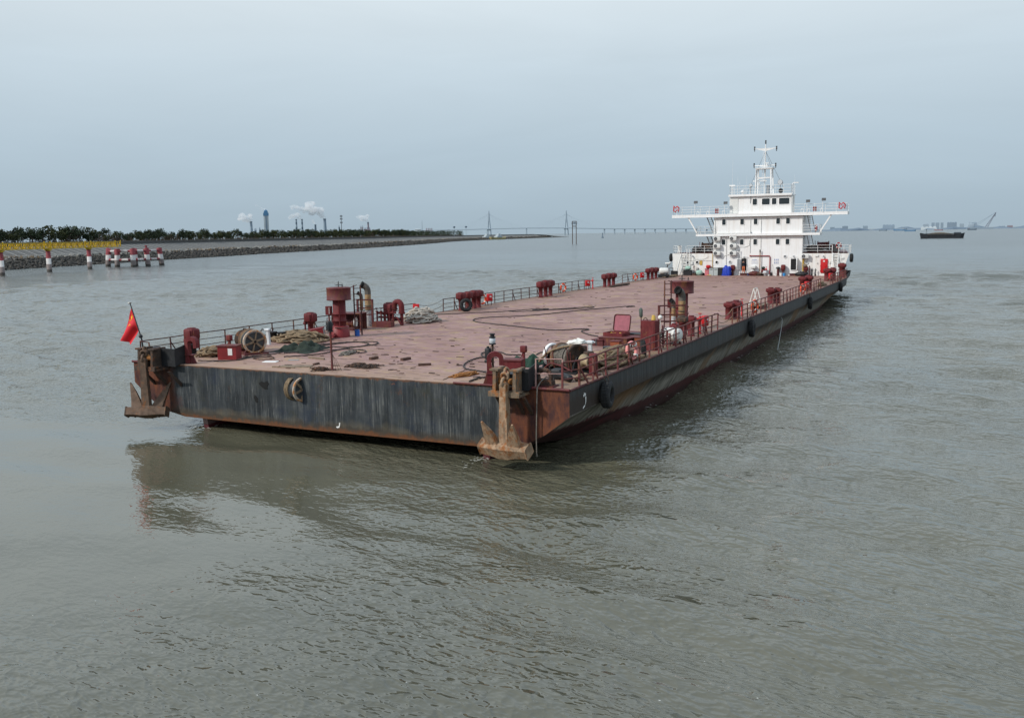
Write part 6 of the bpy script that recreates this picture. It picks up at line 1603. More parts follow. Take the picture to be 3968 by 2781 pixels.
rt = empty('cross_bollard', (9.45,1.9,.01), 'low fallen black bollard lying behind the corner rail on the right bow', 'bollard'); m = MB(); m.cyl((9.0,2.2,.2),(9.75,1.6,.16),.13,n=14); m.ball((9.75,1.6,.16),.14,12,8); m.build('horn', M['black'], rt); m = MB(); m.rbox((9.05,2.15,.2),(.4,.4,.4),.06); m.build('base', M['black'], rt)

# ropes, nets, chains
def rope_pile(name, label, c, rx, ry, h, r, mat, n, seed, cat='rope', rz=0):
    rng = random.Random(seed); m = MB(); m.T = Matrix.Translation(Vector(c)) @ Matrix.Rotation(rz, 4, 'Z')
    for k in range(n):
        f = rng.random()**.7; a0 = rng.uniform(0,6.28)
        ox, oy = rng.uniform(-.55,.55)*rx*(1-f*.6), rng.uniform(-.55,.55)*ry*(1-f*.6)
        sx, sy = rx*rng.uniform(.22,.48), ry*rng.uniform(.22,.48); z0 = r + f*h*max(.1, 1-math.hypot(ox/rx, oy/ry)*1.1)
        ph1, ph2 = rng.uniform(0,6.28), rng.uniform(0,6.28); pts = []
        for i in range(22):
            a = a0+2*PI*i/22; q = 1+.25*math.sin(3*a+ph1); x_, y_ = ox+sx*math.cos(a)*q, oy+sy*math.sin(a)*q
            lim = max(0, 1-math.hypot(x_/rx, y_/ry))
            pts.append((x_, y_, max(r, min(z0+.06*math.sin(2*a+ph2), r+h*min(1,lim*1.9)+.02))))
        m.tube(pts, r, 6, True)
    o = m.build(name, mat, None, c); tag(o, label, cat); return o
rope_pile('rope_pile', 'pile of tan mooring rope on the left behind the black bollards', (-8.45,8.9,.01), 1.7, 1.5, .45, .055, M['tan_rope'], 55, 1)
rope_pile('rope_pile', 'large heap of pale rope beside the gooseneck pipe on the left edge', (-7.8,19.6,.01), 1.15, 1.5, .85, .06, M['white_rope'], 75, 2)
rope_pile('rope_pile', 'long heap of tan mooring rope inside the right rail behind the winch', (9.55,6.6,.01), .85, 2.4, .55, .06, M['tan_rope'], 95, 3)
rope_pile('rope_pile', 'small coil of tan rope at the foot of the right winch by the rail', (9.9,2.4,.01), .3, .8, .10, .05, M['tan_rope'], 7, 4)
rope_pile('rope_pile', 'tan chain-like rope tangle between the hooked bracket and the left chest', (-8.3,2.55,.01), .75, .7, .38, .055, M['tan_rope'], 20, 5)
rope_pile('rope_pile', 'rusty brown rope scraps on deck left of the right hooked bracket', (5.45,1.6,.01), .35, .95, .05, .028, M['rust_or'], 14, 6, rz=-.35)
rope_pile('rope_pile', 'dark coil of wire rope lying right of the light mast at the bow edge', (-.05,2.3,.01), .42, .6, .06, .022, M['rust_d'], 20, 7)
rope_pile('rope_pile', 'thin tangled brown line trailing right of the wire rope coil', (.55,2.2,.01), .7, .85, .04, .013, M['rust_d'], 16, 8)
rope_pile('rope_pile', 'grey rope end with frayed loops behind the light mast', (-2.75,5.3,.01), .35, .75, .08, .03, M['grey_rope'], 12, 9)
rope_pile('rope_pile', 'ropes strewn on deck at the left rail close to the white deckhouse', (-9.3,77.5,.01), .7, 3.0, .12, .045, M['tan_rope'], 22, 10)
rope_pile('rope_pile', 'brown ropes strewn at the foot of the third left ventilator bank', (-9.0,59.5,.01), .5, 4.5, .05, .04, M['rust_d'], 12, 11)
rope_pile('wire_tangle', 'tangle of thin wires around the foot of the light mast', (-.75,.75,.01), .6, .45, .10, .012, M['rust_d'], 18, 12, 'wire')
rope_pile('rope_pile', 'tan rope and pipe ends in the far gap of the right rail', (9.9,62.5,.01), .4, 2.2, .35, .05, M['tan_rope'], 18, 13)
def netheap(name, label, c, rx, ry, h, mat, seed, cat):
    rng = random.Random(seed); ph = [rng.uniform(0,6.28) for _ in range(8)]; m = MB()
    def f(u, v):
        x_, y_ = (u-.5)*2, (v-.5)*2; d = max(0, 1-(x_*x_+y_*y_)); fold = .5+.25*math.sin(7*x_+3*y_+ph[0])+.2*math.sin(9*y_-4*x_+ph[1])+.12*math.sin(17*x_+ph[2])+.1*math.sin(15*y_+11*x_+ph[3])
        rr = 1+.18*math.sin(3*math.atan2(y_,x_)+ph[4])
        return (c[0]+x_*rx*rr, c[1]+y_*ry*rr, c[2]+.01+h*d**.6*fold*1.15)
    m.grid(f, 26, 26); o = m.build(name, mat, None, c); tag(o, label, cat); return o
netheap('green_tarpaulin', 'crumpled dark green tarpaulin on deck right of the left spoked wheel', (-5.75,5.9,.01), 1.0, 1.15, .42, M['tarp'], 1, 'tarpaulin')
netheap('green_net', 'green fishing net heap left of the white winch wheel on the right', (6.35,5.3,.01), .75, .8, .36, M['net'], 2, 'net')
netheap('rope_mat', 'flattened grey-green rope mat at the foot of the white life raft', (9.75,14.3,.01), .35, .7, .10, M['grey_rope'], 4, 'mat')

# hoses lying on the deck
def smooth(P, n=8, closed=False):
    out = []
    for i in range(len(P)-1):
        p0, p1, p2, p3 = (Vector(P[max(i-1,0)]), Vector(P[i]), Vector(P[i+1]), Vector(P[min(i+2,len(P)-1)]))
        for k in range(n):
            t = k/n; out.append(.5*((2*p1)+(p2-p0)*t+(2*p0-5*p1+4*p2-p3)*t*t+(3*p1-p0-3*p2+p3)*t**3))
    out.append(Vector(P[-1])); return out
def hose(label, pts, r=.032, mat=None, name='deck_hose', cat='hose'):
    m = MB(); r *= .82; m.tube([(p.x, p.y, .012+r+.006*(i % 3)) for i, p in enumerate(smooth(pts))], r, 6); o = m.build(name, mat or M['hose'], None, (pts[0][0], pts[0][1], .012)); tag(o, label, cat)
hose('black hose running from the left deck edge toward the middle of the deck', [(-9.55,24.23),(-8.19,25.72),(-6.59,27.2),(-5.88,28.44),(-5.08,29.96),(-4.45,30.69),(-4.06,30.47),(-4.35,29.63),(-4.99,29.77)], .035)
hose('black hose doubled into a long narrow loop in the middle of the deck', [(-6.08,28.07),(-5.4,27.85),(-4.46,28.65),(-3.47,30.63),(-2.48,32.36),(-1.91,33.31),(-1.6,32.94),(-1.68,32.02),(-2.63,30.87),(-3.97,29.63),(-4.63,29.01)], .033)
hose('longest black hose, bending back across the middle of the deck to the hatch', [(5.47,15.47),(4.83,15.98),(4.03,16.98),(3.69,17.66),(3.8,18.34),(3.56,18.71),(3.13,18.46),(2.29,17.63),(.97,17.87),(-1.52,19.1),(-3.96,20.2),(-5.0,21.21),(-5.25,21.69),(-5.42,22.33),(-5.11,23.5),(-3.57,24.88),(-2.58,26.59),(-1.83,28.99),(-.95,31.35),(.13,33.42),(.68,34.49),(1.0,34.23),(.67,33.46)], .035)
hose('inner of two black hoses looping wide from the left bow behind the light mast', [(-5.83,4.55),(-5.24,5.1),(-5.07,6.22),(-5.13,7.12),(-4.34,7.21),(-3.8,7.77),(-4.0,8.66),(-4.36,9.0),(-5.19,9.24),(-5.65,8.08),(-5.95,6.64),(-6.32,5.96)], .032)
hose('outer of two black hoses looping wide from the left bow behind the light mast', [(-4.87,3.42),(-4.29,3.95),(-3.9,4.74),(-3.91,5.41),(-4.03,6.23),(-3.94,7.53),(-3.61,8.41),(-3.75,9.06),(-4.06,9.51),(-4.55,9.58),(-5.51,8.92),(-6.03,8.14),(-6.3,7.08)], .032)
hose('black hose crossing the deck behind the light mast with a curled end', [(-5.72,4.42),(-5.43,4.69),(-4.94,5.38),(-4.36,6.12),(-3.83,6.66),(-3.0,6.6),(-2.62,6.49),(-2.3,5.98),(-2.43,5.6)], .028)
hose('black cable from the hooked bracket past the front of the left chest', [(-7.7,1.1),(-6.98,1.25),(-6.08,1.82),(-6.26,2.96),(-5.99,3.96),(-6.03,4.69)], .026)
hose('tan stained hose coil in front of the left spoked wheel', [(-6.08,1.82),(-6.4,2.8),(-6.2,3.4),(-5.8,3.6),(-5.6,3.2),(-5.9,2.6),(-5.3,2.3),(-4.9,2.6),(-5.2,3.1),(-5.7,2.9)], .026, M['rust_d'])
hose('black hose curling in an S left of the right hooked bracket', [(4.9,7.6),(4.31,7.44),(3.79,7.97),(3.32,8.1),(2.98,7.87),(3.06,7.35),(3.5,6.62),(4.02,6.3),(3.65,6.17),(3.63,5.49),(3.87,4.46),(4.29,3.55),(4.74,3.0),(5.27,2.77),(5.78,2.55),(6.26,2.06)], .034)
hose('short black hose end at the bow edge beside the right hooked bracket', [(6.37,.3),(6.33,1.07),(6.54,1.45),(6.69,1.66)], .04)
hose('thin straight line along the deck toward the bow edge on the right', [(5.21,.4),(5.04,1.47),(4.68,3.26)], .014, M['rust_d'], 'thin_line', 'line')
hose('black hose loop on the deck left of the white canvas bundle', [(6.2,10.2),(5.62,8.92),(5.38,8.69),(5.51,7.88)], .03)
# planks and scraps
def plank(a, b, w, h, label, mat, z=.011):
    a, b = Vector((*a, z+h/2)), Vector((*b, z+h/2)); m = MB(); d = (b-a).normalized(); n = Vector((-d.y,d.x,0)); L = (b-a).length
    m.prism([(0,-w/2),(L*.3,-w/2*.96),(L,-w/2),(L*.99,w/2),(L*.5,w/2*.97),(.01,w/2)], a-Vector((0,0,h/2)), d, n, (0,0,h)); o = m.build('timber_piece', mat, None, (a.x,a.y,z)); tag(o, label, 'timber')
plank((-3.58,3.57), (-2.58,3.38), .10, .07, 'weathered pole-like timber left of the light mast', M['wood'])
plank((-3.0,1.0), (-1.75,1.5), .55, .03, 'pale flat board sheet near the bow edge left of the light mast', M['wood'])
plank((-3.2,.75), (-2.1,.85), .06, .05, 'narrow tan batten lying in front of the pale board sheet', M['ochre_wood'] if 'ochre_wood' in M else M['wood'])
plank((-.64,4.05), (-.58,4.5), .16, .11, 'dark wood block standing alone on deck, left one of three', M['wood_d'])
plank((.84,4.27), (.9,4.8), .16, .11, 'dark wood block on deck, middle one of three', M['wood_d'])
plank((2.32,3.25), (2.72,3.6), .14, .09, 'grey wood block on deck, right one of three', M['wood_d'])
plank((-1.95,1.85), (-2.0,2.25), .10, .07, 'small dark wood scrap between the board sheet and the light mast', M['wood_d'])
plank((-4.7,1.9), (-4.1,2.1), .4, .02, 'white torn sheet scrap on deck in front of the left winch', M['paper'])
plank((-4.0,2.7), (-3.6,2.9), .22, .02, 'grey torn sheet scrap on deck between the left winch and the light mast', M['grey'])

# open red box on its side, left
rt = empty('tipped_box', (-8.0,9.75,.01), 'red box tipped open with cream inside in front of the left ventilator tower', 'box'); R = Matrix.Translation((-8.0,9.75,.30)) @ Matrix.Rotation(.55, 4, 'Z') @ Matrix.Rotation(-.18, 4, 'Y')
m = MB(); m.T = R
m.box((0,.30,0),(.72,.03,.56)); m.box((0,-.30,0),(.72,.03,.56)); m.box((-.36,0,0),(.03,.6,.56)); m.box((0,0,.28),(.76,.64,.03)); m.box((0,0,-.27),(.72,.60,.03)); m.build('shell', M['red_d2'], rt)
m = MB(); m.T = R; m.box((-.33,0,0),(.02,.56,.5)); m.box((0,.275,0),(.68,.015,.5)); m.box((0,-.275,0),(.68,.015,.5)); m.box((0,0,-.245),(.68,.54,.015)); m.build('lining', M['acwhite'], rt)
m = MB(); m.T = R; m.box((.62,.1,-.27),(.5,.62,.03)); m.build('lid', M['red_d2'], rt)

# valve pipes and gooseneck, left
rt = empty('valve_manifold', (-8.9,16.9,.01), 'maroon valve pipe cluster on a red tray right of the left exhaust pipes', 'pipes')
m = MB(); m.box((-8.35,16.35,.17),(1.15,.5,.34),Matrix.Rotation(.15,3,'Z')); m.build('drip_tray', M['maroon2'], rt)
m = MB()
for k in range(5):
    x, y = -8.95+k*.22, 16.55+k*.10; m.cyl((x,y,.0),(x,y,.92),.05,n=8); m.cyl((x,y,.86),(x,y,.93),.09,n=10); m.torus((x,y,1.08),(0,.3,1),.09,.016,12,5); m.cyl((x,y,.93),(x,y,1.08),.02,n=5)
m.tube([(-9.0,16.6,.80),(-7.9,17.0,.80)],.07,8); m.tube([(-9.0,16.75,.55),(-7.9,17.1,.5),(-7.7,17.2,.1)],.06,8); m.build('pipes', M['maroon'], rt)
rt = empty('gooseneck_pipe', (-8.0,17.6,.01), 'maroon gooseneck pipe bent over beside the pale rope heap', 'pipe')
m = MB(); m.cyl((-7.9,17.6,0),(-7.9,17.6,.75),.10,n=12); m.cyl((-7.9,17.6,.70),(-7.9,17.6,.80),.2,n=14); m.tube([(-7.9,17.6,.75),(-7.9,17.6,1.15)]+[(-7.9-.24*(1-math.cos(a)),17.6-.02*a,1.15+.27*math.sin(a)) for a in (.4,.8,1.2,1.57,2.0,2.4,2.8,3.14)]+[(-8.38,17.55,.98)],.17,14); m.build('pipe', M['maroon'], rt)
m = MB(); m.cyl((-8.38,17.55,.95),(-8.38,17.55,1.01),.21,n=14); m.tube([(-7.9,17.5,.4),(-8.3,17.4,.35),(-8.6,17.5,.3)],.09,8); m.torus((-8.2,17.2,.55),(0,1,0),.12,.02,12,5); m.build('flange', M['maroon_d'], rt)
# pump box between tower and exhausts
rt = empty('pump_shelter', (-9.3,14.2,.01), 'low dark open shelter with a machine between the left tower and exhaust pipes', 'shelter')
m = MB(); m.box((-9.35,14.3,.98),(1.9,1.2,.05),Matrix.Rotation(.3,3,'Z')); m.beam((-8.3,14.0,0),(-8.3,14.0,.97),.08); m.beam((-10.2,13.9,0),(-10.2,13.9,.97),.08); m.box((-9.6,14.85,.5),(1.9,.04,.95),Matrix.Rotation(.3,3,'Z')); m.build('shelter', M['maroon_d'], rt)
m = MB(); m.lathe((-9.6,14.2,.42),(1,.3,0),[(0,.22),(.5,.22),(.52,.30),(.6,.30)],16); m.m = 1; m.lathe((-8.95,14.35,.45),(1,.3,0),[(0,.30),(.06,.30)],18); m.m = 0; m.box((-9.4,14.25,.1),(1.1,.5,.2)); m.build('machine', [M['maroon_d'], M['acwhite']], rt)
rt = empty('blue_can', (-6.95,11.8,.01), 'small blue canister at the foot of the left tower ladder', 'canister'); m = MB(); m.cyl((-6.95,11.8,.01),(-6.95,11.8,.34),.13,n=12); m.m = 1; m.cyl((-6.95,11.8,.34),(-6.95,11.8,.4),.06,n=8); m.build('body', [M['blue'], M['black']], rt)

# red hose boxes, hydrants, life rings
def hose_box(loc, label, rz=0):
    x, y, z = loc; rt = empty('fire_hose_box', loc, label, 'fire box'); T = Matrix.Translation(Vector(loc)) @ Matrix.Rotation(rz, 4, 'Z')
    m = MB(); m.T = T; m.rbox((0,0,.58), (.42,.24,.56), .03); m.build('cabinet', M['red'], rt)
    m = MB(); m.T = T; m.beam((-.15,.02,0),(-.15,.02,.32),.04); m.beam((.15,.02,0),(.15,.02,.32),.04); m.build('stand', M['maroon_d'], rt)
    m = MB(); m.T = T; m.rbox((0,-.13,.58),(.34,.03,.46),.01); m.m = 1; m.box((0,-.15,.66),(.16,.006,.1)); m.box((.14,-.15,.55),(.03,.02,.06)); m.build('door', [M['red'], M['paper']], rt); return rt
HB = hose_box((-10.0,22.5,.01), 'red hose box at the left rail behind the pale rope heap', .5)
for p, lb, rz in (((-10.05,32.9,.01), 'red hose box next to the nearest left life ring', .5), ((-10.05,52.8,.01), 'red hose box before the third left ventilator bank', .4), ((-10.1,69.2,.01), 'red hose box before the left bank next to the white tank', .4), ((9.95,19.6,.01), 'red hose box on the right rail just before the first rope gap', .9), ((9.85,54.1,.01), 'red hose box beside the third right ventilator bank', .5), ((9.7,70.2,.01), 'red hose box beside the last right ventilator bank', .5)):
    dup(HB, p, lb, None, rz)
def hydrant(loc, label):
    x, y, z = loc; rt = empty('fire_hydrant', loc, label, 'hydrant'); m = MB(); m.lathe(loc,(0,0,1),[(0,.10),(.04,.10),(.05,.055),(.7,.055),(.71,.10),(.76,.10),(.77,.07),(.9,.06)],10); m.cyl((x,y,.8),(x-.16,y-.1,.78),.05,n=8); m.build('standpipe', M['red'], rt)
    m = MB(); m.torus((x,y,1.06),(0,0,1),.09,.018,12,5); m.cyl((x,y,.9),(x,y,1.06),.018,n=5); m.build('hand_wheel', M['red'], rt); return rt
H0 = hydrant((9.95,18.6,.01), 'red hydrant on the right between the ventilator pair and the hose box')
dup(H0, (9.75,29.3,.01), 'red hydrant on the right just past the first ventilator bank'); dup(H0, (-9.95,53.9,.01), 'red hydrant on the left before the third ventilator bank'); dup(H0, (1.0,81.6,.01), 'red hydrant standing below the red pipe at the deckhouse wall')
ring('life_ring', (-10.12,31.9,.52), (.95,-.3,0), 'orange life ring on the left rail beside a red hose box, nearest the bow', M['orange'], .32, .08)
ring('life_ring', (-10.15,47.2,.50), (.9,-.3,0), 'orange life ring on the left rail, second from the bow', M['orange'], .32, .08)
ring('life_ring', (-10.15,67.0,.50), (.9,-.3,0), 'orange life ring on the left rail, closest to the deckhouse', M['orange'], .32, .08)
ring('life_ring', (10.22,7.05,.52), (.95,-.25,.1), 'faded pink and orange life ring on the right rail over the tan rope', M['pinkring'], .32, .085)
ring('life_ring', (10.22,30.9,.50), (.95,-.25,0), 'orange life ring on the right rail past the first ventilator bank', M['orange'], .36, .085)
ring('life_ring', (10.22,49.6,.50), (.95,-.25,0), 'orange life ring far along the right rail before the third ventilator bank', M['orange'], .36, .085)

# engine hatch house, right
def hatch():
    rt = empty('hatch_house', (7.7,13.0,.01), 'low maroon hatch house on the right with its pink lid standing open', 'hatch'); T = Matrix.Translation((7.65,13.0,.01)) @ Matrix.Rotation(-.16, 4, 'Z')
    m = MB(); m.T = T; m.box((.15,.35,.20),(1.5,3.0,.40)); m.box((-.65,-.55,.14),(.6,1.3,.28)); m.build('casing', M['maroon_d'], rt)
    m = MB(); m.T = T; m.box((.15,.35,.415),(1.58,3.08,.03)); m.box((-.65,-.58,.295),(.64,1.36,.03)); m.build('top_plate', M['maroon2'], rt)
    m = MB(); m.T = T
    for a in (((-.15,-.62,.51),(1.0,.05,.16)), ((-.15,.12,.51),(1.0,.05,.16)), ((-.65,-.25,.51),(.05,.74,.16)), ((.35,-.25,.51),(.05,.74,.16))): m.box(*a)
    m.m = 1; m.box((-.15,-.25,.45),(.9,.65,.03)); m.m = 2
    rng = random.Random(3)
    for k in range(9): m.ball((-.15+rng.uniform(-.38,.38),-.25+rng.uniform(-.25,.25),.50),.06,7,5)
    m.build('coaming', [M['maroon'], M['dark'], M['ochre']], rt)
    m = MB(); L = T @ Matrix.Translation((-.12,.17,.60)) @ Matrix.Rotation(-.22,4,'X'); m.T = L
    def rr(hw, h, r):
        P = []
        for cx, cz, a0 in ((hw-r,h-r,0),(-hw+r,h-r,PI/2),(-hw+r,r,PI),(hw-r,r,1.5*PI)):
            for k in range(5): a = a0+PI/2*k/4; P.append((cx+r*math.cos(a), cz+r*math.sin(a)))
        return P
    m.prism(rr(.44,.80,.11),(0,0,0),(1,0,0),(0,0,1),(0,.05,0)); m.m = 1; m.prism(rr(.405,.765,.09),(0,-.006,.0175),(1,0,0),(0,0,1),(0,.004,0)); m.m = 0
    P = rr(.44,.80,.11); m.tube([(x,-.03,z) for x, z in P],.022,5,True); lid = m.build('lid', [M['maroon_d'], M['lidpink']], rt); lid['label'] = 'pinkish open hatch lid with dark rim'
    m = MB(); m.T = T; m.box((.55,.55,.47),(.75,.35,.06)); m.build('grating', M['darkgrey'], rt)
M['lidpink'] = paint('faded_pink_hatch', (.30,.085,.11), .6, .2, .12, sc=6)
hatch()
for (x, y, h, w_, lb) in ((8.05,11.1,.36,.42,'small rust orange box in front of the hatch house'), (8.75,12.35,.42,.36,'small rust orange box between the hatch house and the maroon cabinet')):
    rt = empty('junction_box', (x,y,.01), lb, 'box'); m = MB(); m.box((x,y,.01+h/2),(w_,w_*.9,h)); m.build('body', M['rustbox'], rt); m = MB(); m.box((x,y,h+.025),(w_+.06,w_*.9+.06,.03)); m.build('lid', M['maroon2'], rt)
def cabinet():
    rt = empty('steel_cabinet', (9.6,11.3,.01), 'tall plain maroon steel cabinet on the right beside the rail', 'cabinet'); T = Matrix.Translation((9.60,11.35,.01)) @ Matrix.Rotation(-.15, 4, 'Z')
    m = MB(); m.T = T; m.box((0,0,.67),(.72,.5,1.34)); m.build('body', M['maroon'], rt)
    m = MB(); m.T = T; m.box((0,-.26,.68),(.62,.025,1.24))
    for z in (.3,1.05): m.cyl((-.33,-.28,z-.06),(-.33,-.28,z+.06),.02,n=6)
    m.box((.24,-.285,.7),(.03,.03,.12)); m.build('door', M['maroon'], rt)
    m = MB(); m.T = T; m.lathe((.14,.05,1.36),(0,0,1),[(0,.11),(.22,.07),(.22,.0)],10); m.m = 1; m.tube([(-.3,-.1,1.36),(-.28,0,1.44),(-.2,-.05,1.46),(-.1,-.1,1.4),(-.15,.0,1.36)],.02,5); m.build('top_lamp', [M['ochre'], M['rust_d']], rt)
cabinet()
rt = empty('lamp_pole', (7.95,14.75,.01), 'thin maroon pole with a wrapped grey-green lamp beside the hatch lid', 'lamp'); m = MB(); m.cyl((8.1,14.6,.01),(8.08,14.6,1.2),.03,.025,7); m.cyl((8.1,14.6,.01),(8.1,14.6,.04),.1,n=8); m.build('pole', M['maroon2'], rt); m = MB(); m.lathe((8.08,14.6,1.16),(-.05,0,1),[(0,.04),(.05,.085),(.38,.095),(.46,.05),(.48,.0)],10); m.build('lamp_head', paint('grey_green_wrap',(.10,.12,.10),.8,.3,sc=6), rt)
def raft():
    rt = empty('life_raft_canister', (10.0,14.3,.01), 'white life raft canister on its cradle at the right rail', 'life raft'); c = Vector((9.95,13.6,.48)); d = Vector((.93,.30,0)).normalized(); d = Vector((.75,-.15,0)).normalized()
    m = MB(); m.lathe(c-d*.46, d, [(0,.05),(.02,.24),(.08,.31),(.30,.33),(.44,.33),(.445,.345),(.475,.345),(.48,.33),(.62,.33),(.84,.31),(.90,.24),(.92,.05)], 22); m.build('canister', M['offwhite2'], rt)
    m = MB()
    for q in (-.26, .26): m.torus(c+d*q, d, .335, .014, 20, 4, 1.6)
    m.build('straps', M['grey'], rt); m = MB()
    for q in (-.26,.26):
        a = c+d*q; s_ = d.cross(Vector((0,0,1))); m.beam(a+s_*.34-Vector((0,0,.45)),a+s_*.2-Vector((0,0,.24)),.05); m.beam(a-s_*.34-Vector((0,0,.45)),a-s_*.2-Vector((0,0,.24)),.05); m.beam(a-s_*.4-Vector((0,0,.45)),a+s_*.4-Vector((0,0,.45)),.05)
    m.build('cradle', M['maroon'], rt)
    m = MB(); a = c - Vector((0,.335,0)); m.m = 0
    for k in range(4):
        m.box((a.x-.15+.06*k, a.y-.004+.012*abs(k-1.5), a.z+.06), (.035,.012,.07)); m.box((a.x-.15+.06*k, a.y+.012, a.z-.04), (.03,.02,.05))
    m.build('red_marking', M['red'], rt)
M['offwhite2'] = paint('grimy_white_canister', (.66,.65,.61), .55, .06, .1, dirt=((.4,.33,.25), .4), sc=2)
raft()
# rigging between cabinet and raft: pipes and hoses
rt = empty('pipe_stand', (9.8,12.6,.01), 'dark pipes and coiled hose standing between the maroon cabinet and the white raft', 'pipes'); m = MB()
for x, y, h in ((9.95,12.2,.9),(10.0,12.6,.75),(9.75,12.75,1.0),(10.05,12.95,.6)): m.cyl((x,y,0),(x,y,h),.035,n=7)
m.tube([(9.95,12.2,.85),(9.9,12.5,.95),(9.75,12.75,.95)],.03,6); m.build('pipes', M['maroon_d'], rt); m = MB()
for k in range(4): m.torus((9.9,12.5,.35+.12*k),(.6,-.8,.2),.2-.01*k,.025,16,5)
m.build('hose_coil', M['hose'], rt)
rt = empty('white_buoy_lamp', (8.35,16.6,.01), 'small white round lamp on the frame of the right exhaust pipes', 'lamp'); m = MB(); m.ball((8.38,16.75,.98),.12,12,8); m.cyl((8.38,16.75,.1),(8.38,16.75,.9),.02,n=6); m.box((8.38,16.75,.02),(.2,.2,.03)); m.build('lamp', M['offwhite'], rt)
# white a-frame and plank, right side
rt = empty('folding_trestle', (9.2,35.5,.01), 'white folding A-frame trestle inside the right rail', 'trestle'); m = MB()
for y in (35.0, 36.2):
    m.beam((8.9,y,.0),(9.25,y+.1,1.35),.045); m.beam((9.65,y,.0),(9.25,y+.1,1.35),.045); m.beam((9.05,y,.5),(9.5,y,.5),.035)
m.beam((9.25,35.1,1.35),(9.25,36.3,1.35),.045); m.beam((8.95,35,.3),(8.95,36.2,.3),.03); m.build('frame', M['offwhite'], rt)
rt = empty('board_stack', (9.6,35.6,.01), 'tan board on a dark batten below the white trestle', 'boards'); m = MB(); m.box((9.5,35.7,.24),(.9,2.6,.06)); m.build('board', M['wood'], rt); m = MB(); m.box((9.5,35.0,.11),(.8,.25,.2)); m.build('batten', M['wood_d'], rt); m = MB(); m.box((9.5,36.4,.11),(.8,.25,.2)); m.build('batten', M['wood_d'], rt)
# far left: white tank, derrick, crate
rt = empty('white_tank', (-9.6,75.6,.01), 'white cylindrical tank on dark machinery at the left rail near the deckhouse', 'tank'); m = MB(); m.lathe((-10.1,75.4,.78),(.9,.35,0),[(0,.1),(.05,.33),(.15,.38),(.95,.38),(1.05,.33),(1.1,.1)],18); m.build('tank', M['offwhite'], rt); m = MB(); m.box((-9.6,75.6,.2),(1.2,.6,.38)); m.rbox((-9.2,75.2,.3),(.4,.4,.5),.1); m.build('base', M['black'], rt)
rt = empty('small_crane', (-9.7,77.4,.01), 'thin dark post with a white folded head beside the white tank', 'davit'); m = MB(); m.cyl((-9.75,77.3,0),(-9.7,77.3,1.5),.05,n=8); m.beam((-9.9,77.3,1.0),(-9.4,77.3,1.55),.05); m.build('post', M['rust_d'], rt); m = MB(); m.rbox((-9.65,77.3,1.62),(.6,.3,.16),.05); m.rbox((-9.35,77.3,1.72),(.25,.22,.1),.03); m.build('head', M['offwhite'], rt)
def crate(loc, d, label, mat, name='crate'):
    x, y, z = loc; rt = empty(name, loc, label, name.split('_')[-1]); m = MB(); m.box((x,y,z+d[2]/2), d); m.build('body', mat, rt); m = MB(); m.box((x,y,z+d[2]+.012),(d[0]+.05,d[1]+.05,.03)); m.box((x,y-d[1]/2-.012,z+d[2]*.82),(d[0]*.7,.02,.04)); m.build('rim', M['black'], rt)
crate((-9.75,80.4,.01), (.7,.6,.55), 'black crate at the left rail just before the white deckhouse', M['black'])
crate((-8.43,81.6,.01), (.95,.6,.62), 'black crate carrying a pale green bag in front of the white wall', M['black'])
crate((-7.55,81.4,.01), (.4,.4,.30), 'small brown crate between the black crate and the round green bundle', M['wood_d'])
crate((-4.38,81.6,.01), (.52,.5,.92), 'black plastic bin between the pale bins and the blue tarpaulin', M['black'], 'plastic_bin')
crate((-5.47,81.6,.01), (.52,.5,.88), 'left pale grey plastic bin beside the pink bin', M['bingrey'], 'plastic_bin')
crate((-4.93,81.6,.01), (.48,.5,.88), 'right pale grey plastic bin beside the black bin', M['bingrey'], 'plastic_bin')
crate((-6.02,81.6,.01), (.48,.45,.78), 'pink plastic bin below the red drum head at the white wall', M['binpink'], 'plastic_bin')
def bundle(name, loc, r, sc, label, mat, cat, jit=.12, seed=1):
    rng = random.Random(seed); m = MB(); m.ball((loc[0],loc[1],loc[2]+r*sc[2]*.92), r, 16, 11, sc, jit, rng); o = m.build(name, mat, None, loc); tag(o, label, cat)
bundle('mesh_bag', (-8.4,81.6,.65), .34, (1.1,.8,.75), 'pale green mesh bag on top of the black crate', M['green'], 'bag', .1, 1)
bundle('mesh_bag', (-6.95,81.4,.01), .36, (1.15,.9,.95), 'round pale green net bundle on deck in front of the white wall', M['green'], 'bag', .1, 2)
def drape(name, loc, rx, ry, h, label, mat, cat, seed):
    rng = random.Random(seed); ph = [rng.uniform(0,6.28) for _ in range(8)]; m = MB()
    def f(u, v):
        a = 2*PI*u; q = (abs(math.cos(a))**4+abs(math.sin(a))**4)**-.25
        fold = 1+.07*math.sin(9*a+ph[0]+3*v)+.05*math.sin(17*a+ph[1]-4*v); rr = q*fold*min(1, 1.05-.25*v-.6*max(0,v-.72)/.28)*(1 if v < .99 else .02)
        return (loc[0]+math.cos(a)*rx*rr+.08*v, loc[1]+math.sin(a)*ry*rr, loc[2]+h*min(1, v*1.12)*(1+.06*math.sin(3*a+ph[2])*v+.08*math.sin(7*v*2+ph[3]+a)))
    m.grid(f, 48, 16); o = m.build(name, mat, None, loc); tag(o, label, cat)
drape('blue_tarpaulin', (-3.65,81.45,.01), .50, .42, 1.1, 'bright blue tarpaulin bundle beside the black bin', M['bluetarp'], 'tarpaulin', 3)
rt = empty('wall_ventilator', (-6.0,82.0,.0), 'red ventilator head behind the pink bin at the white wall', 'ventilator'); m = MB(); m.cyl((-6.0,82.0,0),(-6.0,82.0,.9),.16,n=12); m.build('column', M['red_d'], rt); m = MB(); m.rbox((-6.0,82.0,1.05),(.5,.44,.40),.10); m.build('head', M['red'], rt)
